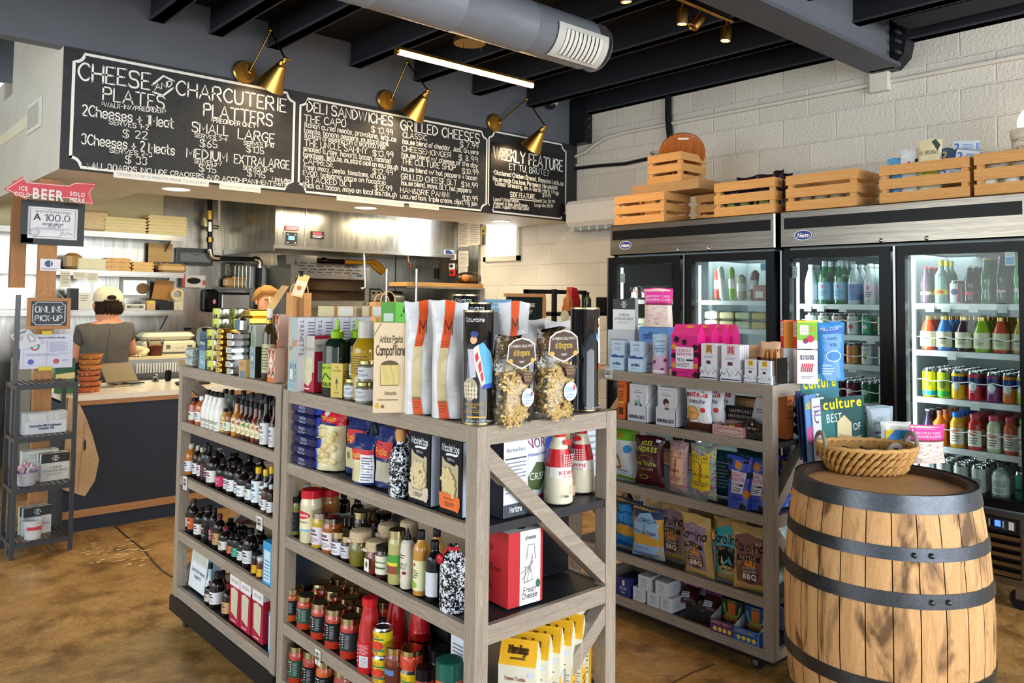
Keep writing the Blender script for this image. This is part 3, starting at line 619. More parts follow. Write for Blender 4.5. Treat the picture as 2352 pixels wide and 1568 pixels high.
def cyl(r,z0,z1,a0=-150,a1=-30):
 A0,A1=math.radians(a0),math.radians(a1)
 return lambda u,v,o:((r+o)*math.cos(A0+(A1-A0)*u),(r+o)*math.sin(A0+(A1-A0)*u),z0+(z1-z0)*v)
def bottle(sty,h,r,glass,cap,lab=None,els=(),lz=None,gk='glass',ck='lam',fill=None,wrap=True,seg=18):
 prof,(cr,c0,c1)=STY[sty]; parts=[]
 mb=MB().lathe([(r*a,h*b) for a,b in prof],(glass,gk),seg=seg)
 if gk in('clear','tint') : mb=MB().lathe([(r*a,h*b) for a,b in prof],(glass,gk),seg=seg,caps=False)
 parts.append(('body',mb))
 if fill:
  f,top=fill; pr=[(r*a*.94,max(.004,h*b)) for a,b in prof if b<=top]
  parts.append(('contents',MB().lathe(pr,(f,'gloss'),seg=seg)))
 if cap: 
  m=MB().lathe([(r*cr,h*c0),(r*cr,h*(c1-.012)),(r*cr*.9,h*c1)],(cap,ck),seg=seg)
  parts.append(('cap',m))
 if lab:
  z0,z1=lz or (.12,.48); rr=r*max([a for a,b in prof if z0-.02<=b<=z1+.02] or [1])+.0006
  mb=MB(); mp=cyl(rr,z0*h,z1*h,-90-178,-90+178) if wrap else cyl(rr,z0*h,z1*h,-165,-15)
  art(mb,[('r',0,0,1,1,lab)],mp,1,1,0,22 if wrap else 12)
  if els: art(mb,list(els),cyl(rr,z0*h,z1*h,-150,-30),r*2.1,(z1-z0)*h,.0005,8)
  parts.append(('label',mb))
 return parts
def can(h,r,col,els=(),bands=(),k='metal2'):
 mb=MB(); body=mt(col,'gloss')
 mb.lathe([(r*.8,0),(r,h*.05),(r,h*.88)],body,seg=18)
 for z0,z1,c in bands: mb.lathe([(r+.0004,h*z0),(r+.0004,h*z1)],(c,'gloss'),seg=18,caps=False)
 if els: art(mb,list(els),cyl(r+.0006,h*.06,h*.88,-150,-30),r*2.1,h*.82,.0004,6)
 top=MB().lathe([(r,h*.88),(r*.84,h*.97),(r*.84,h),(r*.78,h),(r*.76,h*.97),(.001,h*.97)],('b9bbbd','metal'),seg=18,caps=False)
 return [('body',mb),('lid',top)]
def carton(w,d,h,col,front=(),right=(),left=(),top=(),k='card',b=0):
 mb=MB().box(-w/2,w/2,-d/2,d/2,0,h,(col,k),None,b)
 art(mb,list(front),planeY(-w/2,w/2,0,h,-d/2),w,h)
 art(mb,list(right),lambda u,v,o:(w/2+o,-d/2+u*d,v*h),d,h)
 art(mb,list(left),lambda u,v,o:(-w/2-o,d/2-u*d,v*h),d,h)
 art(mb,list(top),lambda u,v,o:(-w/2+u*w,-d/2+v*d,h+o),w,d)
 return [('carton',mb)]
def bag(w,h,d,col,els=(),style='pillow',bands=(),k='film',seed=1,win=None,back=None,flare=0):
 """a filled bag: pillow (both ends sealed), pouch (wide base, flat sealed top), brick (square body, folded top). bands=(v0,v1,colour); win=(u0,v0,u1,v1,colour) clear window on contents"""
 rnd=random.Random(seed); nu,nv=12,18
 ph=[rnd.uniform(0,6.28) for _ in range(6)]
 def thick(u,v):
  e=max(0,1-abs(2*u-1)**2.6)
  if style=='pillow': t=e**.6*max(0,math.sin(PI*min(1,max(0,(v-.03)/.94))))**.45
  elif style=='pouch': t=e**.5*(1-v)**.42 if v<.97 else 0; t=max(t,.03*e)
  else: t=(e**.3)*(1 if v<.7 else max(.05,1-(v-.7)/.3)**.8)
  cr=1+.07*math.sin(9*u+5*v+ph[0])+.06*math.sin(14*v-6*u+ph[1])
  return t*cr
 def wid(v):
  if style=='pillow': return 1-.10*math.sin(PI*v)
  if style=='pouch': return 1-.07*math.sin(PI*min(1,v*1.05))+flare*v
  return .93 if v<.75 else .93+.1*(v-.75)/.25
 base=.5 if style=='pouch' else 1
 def S(u,v,o,sg=-1):
  x=(u-.5)*w*wid(v)+.012*w*math.sin(11*v+ph[2])*(1 if 0<u<1 else .6)
  y=sg*(thick(u,v)*d/2+o)+.04*d*math.sin(5*v+ph[3])*v
  z=v*h+(.012*h*math.sin(7*u+ph[4])*(v**3 if style!='pillow' else (2*v-1)**2))
  return (x,y,max(z,.0005) if v<.5 else z)
 mb=MB()
 for sg in (-1,1):
  for b in range(nv):
   v0,v1=b/nv,(b+1)/nv; vc=(v0+v1)/2; c=col
   if sg==1 and back: c=back
   for q0,q1,qc in bands:
    if q0<=vc<q1: c=qc
   cc=(c,k) if isinstance(c,str) else c
   V=[S(a/nu,vv,0,sg) for vv in (v0,v1) for a in range(nu+1)]
   F=[(a,a+1,nu+2+a,nu+1+a) if sg<0 else (nu+1+a,nu+2+a,a+1,a) for a in range(nu)]
   mb.add(V,F,cc,True)
 # bottom
 V=[S(a/nu,0,0,-1) for a in range(nu+1)]+[S(a/nu,0,0,1) for a in range(nu,-1,-1)]
 mb.add(V,[list(range(len(V)))],(col,k) if isinstance(col,str) else col)
 art(mb,list(els),lambda u,v,o:S(u,v,o,-1),w,h,.0009,10)
 parts=[('bag',mb)]
 if win:
  u0,v0,u1,v1,kind=win; wm=MB(); art(wm,[('r',u0,v0,u1,v1,kind)],lambda u,v,o:S(u,v,o,-1),w,h,.0008,12); parts.append(('window',wm))
 return parts
def gable(w,d,h,col,front=(),side=(),roof='f0b41e',k='card',rh=.25):
 """gable-topped carton"""
 z=h*(1-rh); mb=MB().box(-w/2,w/2,-d/2,d/2,0,z,(col,k))
 mb.add([(-w/2,-d/2,z),(w/2,-d/2,z),(w/2,0,h),(-w/2,0,h)],[(0,1,2,3)],roof); mb.add([(w/2,d/2,z),(-w/2,d/2,z),(-w/2,0,h),(w/2,0,h)],[(0,1,2,3)],roof)
 for s in (-1,1): mb.add([(s*w/2,-d/2,z),(s*w/2,d/2,z),(s*w/2,0,h)],[(0,1,2)],(col,k))
 art(mb,list(front),planeY(-w/2,w/2,0,z,-d/2),w,z); art(mb,list(side),lambda u,v,o:(w/2+o,-d/2+u*d,v*z),d,z)
 return [('carton',mb)]
_PK={}
def put(name,label,cat,parts,loc,rz=0,group=None,key=None,rot=None,sub=None):
 """place a product; parts is a list or a function; same key shares meshes"""
 if key and key in _PK: meshes=_PK[key]
 else:
  if callable(parts): parts=parts()
  meshes=[(n,m.mesh(n)) for n,m in parts]
  if key: _PK[key]=meshes
 if len(meshes)==1:
  o=link(name,meshes[0][1],None,loc,rz)
 else:
  o=link(name,None,None,loc,rz)
  for n,me in meshes: link(n,me,o)
 if rot: o.rotation_euler=rot
 return tag(o,label,cat,group)
def hw(p,wpx): return wpx*depth(p)/FPX
F1=-PI/2   # fronts towards the aisle on the left
# ================================================================ GOODS ON THE FAR CART (left bay): rows of bottles facing the aisle
def gl(a='5a5550',b='2c2a28'): return [('l',.16,.1,.84,.42,4,a),('r',.2,.52,.8,.62,b),('r',.28,.7,.72,.86,a)]
def row(X,sz,where,items,rz=F1,plane='X',start=0,grp=None,dx=None):
 for i,it in enumerate(items):
  px,yt,wpx,name,desc,fn=it[:6]; p=RX(px,yt,X) if plane=='X' else RY(px,yt,X); h=max(.03,p.z-sz); w=hw(p,wpx)
  lab=f"{desc}, {ORD[i+start]} from left, {where}"
  put(name,lab,it[6] if len(it)>6 else name.split('_')[-1],fn(h,w),(p.x,p.y,sz),rz+random.uniform(-.05,.05),grp)
def B(sty,glass,cap,lab=None,a='5a5550',b='2c2a28',lz=(.12,.46),els=None,**k): return lambda h,w:bottle(sty,h,w/2,glass,cap,lab,gl(a,b) if els is None else els,lz,**k)
CREAM='e6dcb2'; DK='17100e'
def tri(c): return [('p',[(.12,.55),(.5,.75),(.12,.95)],c),('p',[(.88,.55),(.5,.75),(.88,.95)],c),('l',.2,.12,.8,.4,3,'6a5a3c')]
def wrapped(h,w):
 r=w/2; mb=MB().lathe([(r*.98,0),(r,h*.04),(r,h*.5),(r*.8,h*.64),(r*.45,h*.78),(r*.5,h*.86),(r*.42,h*.88)],('e3e2dc','film'),seg=16)
 art(mb,[('t','BITTERS',.5,.35,.2,'6a665c',.8),('l',.2,.05,.8,.28,3,'8a8678')],cyl(r+.001,0,h*.45,-150,-30),2*r,h*.45,.0005,6)
 return [('paper_wrap',mb),('cap',MB().lathe([(r*.4,h*.84),(r*.4,h*.99),(r*.36,h)],('15161a','lam'),seg=14))]
w2='second shelf, far cart'
row(1.39,S1L[1],w2,[
(433,911,28,'bitters_bottle','small amber bottle, white label, black dropper',B('tall','c98a4a','16171a','e6e4de')),
(448,914,26,'bitters_bottle','small reddish bottle, white label, black dropper',B('tall','a5482c','16171a','e6e4de')),
(465,909,30,'bitters_bottle','clear amber bottle with white label and cap',B('boston','b8642c','e8e6e0','dfe0de')),
(479,895,31,'wrapped_bottle','bottle in white paper wrap with black cap',wrapped),
(488,898,31,'wrapped_bottle','bottle in white paper wrap with black cap',wrapped),
(498,900,33,'wrapped_bottle','bottle in white paper wrap with black cap',wrapped),
(509,902,34,'wrapped_bottle','bottle in white paper wrap with black cap',wrapped),
(519,938,22,'bitters_bottle','short yellow bottle with black cap',B('boston','c69a3c','16171a','e8e0b8')),
(529,936,24,'bitters_bottle','short clear bottle, white and green label',B('boston','8a5a2c','16171a','e2e8de','3c7a5a','3c7a5a')),
(545,914,24,'bitters_bottle','long-necked amber bottle, cream label, red triangles',B('long','c07a2c','15161a',CREAM,els=tri('a85a4a'))),
(557,917,24,'bitters_bottle','long-necked brown bottle, cream label, red triangles',B('long','6a3418','15161a',CREAM,els=tri('a04a44'))),
(567,920,23,'bitters_bottle','long-necked dark bottle, cream label, green triangles',B('long','3a1c12','15161a',CREAM,els=tri('4a7a4a'))),
(578,922,24,'bitters_bottle','long-necked dark bottle, cream label, pale green triangles',B('long','2c1610','15161a',CREAM,els=tri('7a9a5a'))),
(589,925,24,'bitters_bottle','long-necked red bottle, cream label, orange triangles',B('long','7a2c18','15161a',CREAM,els=tri('b8704a'))),
(599,928,22,'bitters_bottle','long-necked dark bottle, cream label, rust triangles',B('long','3a1c12','15161a',CREAM,els=tri('9a5a3a'))),
(613,911,28,'bitters_bottle','large black bottle with ornate white label',B('long',DK,'111216','d9dadc','777a84','777a84',lz=(.03,.47))),
(632,918,25,'bitters_bottle','dark red bottle with ornate white label',B('long','30100c','111216','d9dadc','777a84','777a84',lz=(.03,.44)))])
row(1.50,S1L[1],'back row, second shelf, far cart',[
(519,893,24,'bitters_bottle','clear bottle with black cap',B('tall','9fa8a0','16171a')),(533,895,22,'bitters_bottle','clear ribbed bottle with black cap',B('tall','8a928a','16171a')),
(560,897,26,'bitters_bottle','dark bottle with black cap',B('long',DK,'16171a')),(580,901,26,'bitters_bottle','dark bottle with yellow-ringed neck',B('long',DK,'2a2418')),(603,905,26,'bitters_bottle','brown bottle with black cap',B('long','2c1812','16171a')),(622,909,26,'bitters_bottle','black bottle with glossy cap',B('long',DK,'0e0f12'))])
row(1.40,S1L[2],'third shelf, far cart',[
(440,1019,29,'syrup_bottle','clear amber bottle, silver cap, white round label',B('boston','b06a2c','c9c6ba','dcdce4')),
(455,1023,22,'syrup_bottle','small dark bottle, white label, silver cap',B('boston',DK,'b8b6aa','dcdce4')),
(465,1027,22,'syrup_bottle','small dark bottle, lettered white label',B('boston','2c1510','b8b6aa','dedfe6')),
(474,1016,24,'syrup_bottle','tall dark bottle, navy and red label',B('wine',DK,'202228','2c3348','c43c4a','c43c4a')),
(482,1023,22,'syrup_bottle','slim dark bottle, black outlined label',B('tall',DK,'16171a','1c1c1e','c9c6c0','c9c6c0')),
(495,1035,38,'syrup_bottle','large dark round bottle, die-cut white label',B('boston',DK,'15161a','e2dede','8a5a5a','4a4a4a')),
(513,1055,32,'syrup_bottle','dark bottle with magenta label',B('boston',DK,'15161a','c42c5c',els=[('t','WALK',.5,.6,.22,'f0d8de',.7),('t','STAR',.5,.25,.18,'f0d8de',.7)])),
(527,1060,25,'syrup_bottle','dark bottle with small white label',B('boston',DK,'15161a','dde2e8')),
(539,1058,34,'syrup_bottle','dark bottle with white label, red foot stripe',B('boston',DK,'15161a','dfe4ea','3a4250','b8384a')),
(551,1066,24,'syrup_bottle','narrow dark bottle with white label',B('tall',DK,'15161a','dfe4ea')),
(563,1072,36,'syrup_bottle','broad dark bottle, white label reading TONIC',B('wine',DK,'15161a','e2e6ea',els=[('t','TONIC',.5,.55,.2,'2c3440',.8),('l',.2,.1,.8,.4,4,'6a7280')])),
(580,1082,32,'syrup_bottle','dark bottle, white label, yellow corner',B('wine',DK,'15161a','e2e6ea','4a5260','c9a832')),
(595,1072,32,'bitters_bottle','tall bottle, yellow cap, oversized white label',B('woozy',DK,'e2b81c','dfe6ea','4a6a8a','3a5a7a',lz=(.1,.66))),
(612,1077,30,'bitters_bottle','bottle with yellow cap and white label',B('woozy',DK,'e2b81c','dfe6ea','4a6a8a','3a5a7a',lz=(.1,.6))),
(625,1070,26,'bitters_bottle','bottle with bright yellow cap half hidden',B('woozy',DK,'e2b81c','dfe6ea',lz=(.1,.6)))])
row(1.372,S1L[2],'front of third shelf, far cart',[(611,1108,20,'dropper_bottle','small bottle, clear cap, white label',B('tall','4a2a18','c6d2d8','e2e4e8')),(624,1112,21,'dropper_bottle','small dark bottle, clear cap, white label',B('tall','2c1812','c6d2d8','dfe6ee'))])
row(1.52,S1L[2],'back row, third shelf, far cart',[(505,1030,30,'syrup_bottle','dark bottle with bright neck',B('boston',DK,'8a8a86')),(540,1038,44,'syrup_bottle','dark flask with curved shoulder',B('boston',DK,'15161a')),(575,1045,34,'syrup_bottle','dark bottle with glossy shoulder',B('wine',DK,'15161a')),(600,1050,30,'syrup_bottle','black bottle behind the yellow caps',B('wine',DK,'15161a'))])
row(1.40,S1L[3],'fourth shelf, far cart',[
(433,1152,24,'syrup_bottle','dark bottle, pink top, white label',B('tall',DK,'d9b8ac','dcd6d2')),
(446,1145,26,'syrup_bottle','dark bottle with orange and red label',B('wine',DK,'2c2418','c4602c','7a2c1c','f0c05a')),
(463,1163,32,'syrup_bottle','dark round bottle with die-cut white label',B('boston',DK,'15161a','e2dedc','8a4a4a','4a4a4a')),
(481,1160,32,'syrup_bottle','dark bottle with black outlined label',B('boston',DK,'15161a','1c1c1e','a8a49c','b04a4a')),
(493,1168,22,'syrup_bottle','dark bottle with maroon label',B('tall',DK,'15161a','7a2436','d0b0b4','d0b0b4')),
(505,1180,30,'syrup_bottle','dark bottle with kraft label',B('boston',DK,'5a1c28','c49a6a')),
(519,1208,32,'syrup_bottle','dark bottle, maroon cap, cream label',B('boston',DK,'7a2436','dcd6c8')),
(533,1225,22,'syrup_bottle','small dark bottle with orange label',B('tall',DK,'15161a','d8784a')),
(546,1225,25,'syrup_bottle','small dark bottle with teal label',B('tall',DK,'15161a','4ab8a0','1c4a44','1c4a44')),
(560,1230,28,'syrup_bottle','dark bottle with plain white label',B('boston',DK,'15161a','dfe3ea')),
(577,1213,36,'syrup_bottle','large dark bottle with wide white label',B('boston',DK,'15161a','dfe3ea'))])
row(1.375,S1L[3],'front of fourth shelf, far cart',[(589,1265,22,'sauce_jar','dark jar with yellow label',B('jar',DK,'1a1a1e','e2b82c','8a2c1c','8a2c1c')),(601,1277,22,'sauce_jar','dark jar with red and yellow label',B('jar','5a1c12','c9c9c4','e2b82c','b03020','b03020'))])
row(1.50,S1L[3],'back row, fourth shelf, far cart',[(530,1190,30,'syrup_bottle','dark bottle with shiny cap',B('boston',DK,'2c2c30')),(556,1196,34,'syrup_bottle','dark bottle with red-banded neck',B('wine',DK,'5a1c24')),(600,1215,36,'syrup_bottle','black bottle with white label',B('boston',DK,'15161a','dfe3ea')),(622,1235,34,'syrup_bottle','black wide bottle by the post',B('boston',DK,'15161a','c9d2dc'))])
p=RX(617,1278,1.365); put('carton','light blue carton with drawing, at the right end of the fourth shelf','box',carton(.075,.05,.155,'3a9ad0',[('r',.14,.06,.86,.8,'c8dce8'),('l',.2,.1,.8,.6,6,'5a8ab0')],[('r',0,0,1,1,'58b4e4')]),(1.385,p.y,S1L[3]),F1)
# bottom shelf
p=RX(443,1400,1.42); kit=carton(.19,.062,.205,'cfdbe6',[('r',.0,.02,1,.55,'dfe4ea'),('r',.12,.58,.88,.95,('c9ccbe','film')),('s','Charlotte Old-Fashioned',.5,.36,.07,'3a4258',.8,.14),('s','Sampler Kit',.5,.24,.07,'3a4258',.4,.14)],[('r',0,0,1,1,('a9cdea','film'))],k='lam')
put('sampler_kit','pale blue old-fashioned sampler kit box leaning on the bottom shelf, far cart','box',kit,(1.425,RX(447,1360,1.4).y-.03,S1L[4]+.002),F1+.0,rot=(math.radians(-6),0,F1))
row(1.40,S1L[4],'bottom shelf, far cart',[
(484,1293,22,'syrup_bottle','clear bottle with braided black neck',B('long','aec4d4','16171a','dfe6ea')),
(486,1333,30,'syrup_bottle','small round bottle with cream label',B('boston',DK,'5a1c24','dcd8cc')),
(500,1312,34,'syrup_bottle','large dark bottle, die-cut white label',B('boston',DK,'2a2a2e','e0dce4')),
(527,1338,32,'syrup_bottle','dark bottle with kraft label, red cap',B('boston',DK,'6a1c28','c8a06c'))])
row(1.47,S1L[4],'back row, bottom shelf, far cart',[(497,1295,24,'syrup_bottle','bottle with tan neck tag',B('long',DK,'c99a5a')),(512,1310,26,'syrup_bottle','black bottle with braided cap',B('long',DK,'15161a'))])
def mano(w,d,h): return carton(w,d,h,'a81e38',[('r',0,.72,1,1,'e2dfe0'),('s','mano bella',.5,.8,.07,'5a5a5c',.7,.14),('p',[(.18,.2),(.78,.12),(.84,.66),(.5,.7),(.16,.66)],('cfcbb2','film')),('l',.2,.03,.8,.09,1,'e8c9cc')],[('r',0,.78,1,1,'eceae8'),('r',0,0,1,.78,'c4243c')])
for i,(px,w) in enumerate(((549,'leftmost of three'),(574,'middle one of three'),(603,'rightmost of three'))):
 p=RX(px,1400,1.40); put('pasta_carton',f'red and white cracker carton with window, {w} on the bottom shelf','box',mano(.098,.04,.205),(1.40,p.y,S1L[4]),F1,key='mano1')
p=RX(622,1440,1.372); put('carton','thin light blue carton beside the middle posts on the bottom shelf','box',carton(.03,.1,.15,'3f9fd6',[('r',.1,.1,.9,.9,'b8d6ea')]),(1.42,p.y,S1L[4]),F1)
# ================================================================ GOODS ON THE NEAR CART (right bay), facing the aisle
NAVYF=('131a4c','film')
sz=S1R[1]
for k in range(6):
 j=(0,.004,-.012,.004,0,.006)[k]; mb=MB(); w_,d_,h_=.165,.20,.036
 for zz,e in ((0,.012),(.006,0),(.030,0),(.036,.012)): pass
 mb.box(-w_/2,w_/2,-d_/2,d_/2,0,h_-.001,NAVYF,None,.007)
 art(mb,[('t','PASTA',.5,.45,.3,'c8d2ea',.6),('l',.3,.12,.7,.36,2,'a8b4d8')],planeY(-w_/2+.01,w_/2-.01,0,h_,-d_/2),w_,h_)
 art(mb,[('r',0,.1,1,.9,('2a4fd0','film'))],lambda u,v,o:(w_/2+o,-d_/2+.01+u*(d_-.02),v*h_),d_,h_)
 p=RX(694,1080,1.36); put('pasta_pack',f'navy foil pasta pack, {ORD[5-k]} from the top of its stack by the middle posts','pasta pack',[('pack',mb)],(1.36+d_/2,RX(693,1060,1.36).y+j,sz+.0365*k),F1)
def shells(h,w):
 pr=bag(w,h,.085,'d2c8a0',[('r',.13,.72,.87,.76,('232a5a','lam')),('s','Donna Lucia',.5,.8,.06,'f0c040',.6,.2),('o',.5,.9,.09,.05,'d8d2cc'),('l',.25,.16,.7,.24,3,'6a6248')],'brick',[(.74,1,('c8202c','film'))],seed=5)
 m=MB(); rnd=random.Random(2)
 for k in range(26):
  x=rnd.uniform(-.32,.32)*w; z=rnd.uniform(.06,.62)*h; m.ell((x,-.085*.42*max(.3,1-abs(2*x/w)**2.6)**.3,z),(.017,.010,.015),('d9c894','lam') if k%3 else ('c4b078','lam'),10,6,Matrix.Translation((0,0,0)))
 return pr+[('pasta',m)]
p=RX(762,990,1.42); put('pasta_bag','clear bag of pasta shells with red header, right of the navy stack','bag',shells(.215,.15),(1.425,RX(758,1060,1.42).y,sz),F1+.25)
p=RX(745,980,1.56); put('cellophane_bag','empty crumpled clear cellophane bag top behind the shell pasta','bag',bag(.16,.22,.06,('c9d0d2','clear'),seed=9),(1.57,RX(740,960,1.56).y,sz),F1)
def puglia(h,w,s): return bag(w,h,.075,'232f66',[('r',.04,.52,.96,.74,'c8282a'),('s','Puglia',.42,.56,.1,'f0b83a',.6,.2),('r',.12,.1,.6,.44,('cfc59a','film')),('o',.3,.3,.1,.07,'8a7a50')],'brick',seed=s)
put('pasta_bag','navy and red pasta bag standing behind the small one','bag',puglia(.2,.115,3),(1.47,RX(830,1000,1.47).y,sz),F1+.2)
put('pasta_bag','navy and red pasta bag with dark foil top in the back row','bag',puglia(.215,.12,8),(1.60,RX(850,940,1.60).y,sz),F1)
nut=[('r',.04,.05,.96,.6,'dfe4ec'),('t','Nutrition Facts',.5,.52,.05,'2c3444',.8),('l',.1,.08,.9,.5,9,'4a5468')]
put('pasta_bag','small navy pasta bag with white nutrition panel in front','bag',bag(.1,.155,.06,'232f66',[('r',.02,.05,.5,.62,('cfc59a','film')),('r',.02,.5,.98,.72,'c8282a')]+[('r',.5,.05,.98,.62,'dfe4ec'),('l',.54,.08,.94,.58,9,'4a5468'),('s','Puglia',.3,.56,.09,'f0b83a',.36,.2)],'brick',seed=12),(1.40,RX(842,1040,1.40).y,sz),F1+.35)
put('pasta_bag','navy and red pasta bag squeezed beside the speckled bottle','bag',bag(.085,.185,.06,'2a3468',[('r',.05,.5,.95,.78,'c8282a'),('s','Puglia',.45,.56,.1,'f0b83a',.6,.2),('r',.12,.1,.9,.44,('b8b2a0','film'))],'brick',seed=15),(1.43,RX(893,1030,1.43).y,sz),F1+.2)
SPECK=ramp_mat('speckled_glaze','x',[(.47,'14161e'),(.5,'14161e'),(.53,'d9dfe8')],(1,1,1),.12,0,2,0,75)
def speck(h,r,sty='boston'):
 pr,(cr,c0,c1)=STY[sty]; return [('body',MB().lathe([(r*a,h*b) for a,b in pr],SPECK,seg=28))]
o=speck(.185,.034); 
o+= [('cork',MB().lathe([(.015,.165),(.017,.19),(.013,.2)],('c9985a','kraft'))),('pourer',MB().tube([(0,0,.195),(.004,-.02,.235)],.005,('aab8c8','metal')))]
put('oil_cruet','speckled black and white ceramic cruet with cork pourer','bottle',o,(1.39,RX(919,1080,1.39).y,sz),F1)
put('oil_cruet','speckled ceramic bottle with red ribbon behind the cork cruet','bottle',speck(.21,.034)+[('ribbon',MB().lathe([(.02,.165),(.022,.19),(.018,.2)],('c02030','cloth')))],(1.47,RX(925,1000,1.47).y,sz),F1)
def nico(w,d,h,lab,txt,lc):
 mb=MB().box(-w/2,w/2,-d/2,d/2,0,h,('14161e','card'))
 art(mb,[('s','Nicolettos',.5,.8,.085,'dfe6ee',.78,.2),('w',[(.3,.755),(.5,.765),(.72,.76),(.84,.775)],.03,mt('dfe6ee')),('t','PASTA Co.',.52,.68,.035,'dfe6ee',.34)],planeY(-w/2,w/2,0,h,-d/2),w,h)
 art(mb,[('r',.06,0,.94,.94,'c9d4ec')],lambda u,v,o:(w/2+o,-d/2+u*d,v*h),d,h)
 art(mb,[('o',.5,.5,.2,.22,lab)],lambda u,v,o:(-w/2+u*w,-d/2+v*d,h+o),w,d)
 wm=MB(); art(wm,[('p',[(.12,.2),(.86,.2),(.86,.64),(.76,.66),(.7,.62),(.28,.66),(.12,.72)],('b9ad8a','card'))],planeY(-w/2,w/2,0,h,-d/2),w,h,.0008)
 pm=MB(); rnd=random.Random(lab)
 for _ in range(34):
  u,v=rnd.uniform(.25,.72),rnd.uniform(.27,.56); a=rnd.uniform(0,6.28); c=Vector((-w/2+u*w,-d/2-.001,v*h)); q=.012
  if txt=='RADIATORI': pm.tube([c+Vector((q*(t-.5)*2*math.cos(a),-.002-.002*(k%2),q*(t-.5)*2*math.sin(a))) for k,t in enumerate([i/8 for i in range(9)])],[.0045+.0022*(k%2) for k in range(9)],('dccb96','card'),6)
  else: pm.tube([c+Vector((q*math.cos(a+t*3.6),-.003,q*math.sin(a+t*3.6))) for t in [i/8 for i in range(9)]],[.003+.003*(k%2) for k in range(9)],('d9caa0','card'),6)
 lm=MB(); art(lm,[('p',[(.03,.1),(.1,.06),(.9,.06),(.97,.12),(.95,.24),(.02,.26)],lc),('o',.12,.12,.09,.045,lc),('o',.86,.1,.09,.05,lc),('t',txt,.45,.185,.025,'3a3428',.5),('l',.3,.1,.7,.16,3,'5a4c3a')],planeY(-w/2,w/2,0,h,-d/2),w,h,.0025)
 return [('carton',mb),('window',wm),('pasta',pm),('label',lm)]
p=RX(962,1120,1.38); put('pasta_carton','black pasta carton with cream label and ruffled pasta window','box',nico(.105,.075,.215,'6a6a66','CRESTE DI GALLO','cfc2ac'),(1.415,RX(963,1100,1.378).y,sz),F1)
p=RX(1035,1120,1.38); put('pasta_carton','black pasta carton with orange label beside the corner post','box',nico(.1,.075,.215,'c8502c','RADIATORI','e8702c'),(1.415,RX(1034,1150,1.378).y,sz),F1)
# third shelf: jars
sz=S1R[2]; w3='third shelf, near cart'
LB='dfe0e8'
def cloth_jar(c,tagd=False):
 def f(h,w):
  r=w/2; o=[('body',MB().lathe([(r*.7,0),(r*.85,h*.03),(r,h*.3),(r*.95,h*.55),(r*.75,h*.72)],(c,'glass'),seg=20)),('cloth_cover',MB().lathe([(r*1.04,h*.70),(r*.95,h*.76),(r*.9,h*.9),(r*.85,h*.97),(r*.5,h),(.001,h)],('c6b08c','kraft'),seg=20)),('ribbon',MB().lathe([(r*.97,h*.72),(r*.99,h*.765)],('e2c4b4','cloth'),seg=20,caps=False).ell((-.2*r,-r,h*.73),(r*.4,.006,h*.06),('e2c4b4','cloth')))]
  if tagd: m=MB().box(-r*.15,r*.55,-r*1.12,-r*1.1,h*.12,h*.5,'e6e6e0'); m.ell((r*.2,-r*1.13,h*.33),(r*.16,.001,h*.1),'5a6a4a'); o.append(('paper_tag',m))
  return o
 return f
def J(c,lid,lab,sty='jar',lk='metal'): return lambda h,w:bottle(sty,h,w/2,c,lid,lab,gl('6a5a6a','4a4450'),(.1,.6),ck=lk)
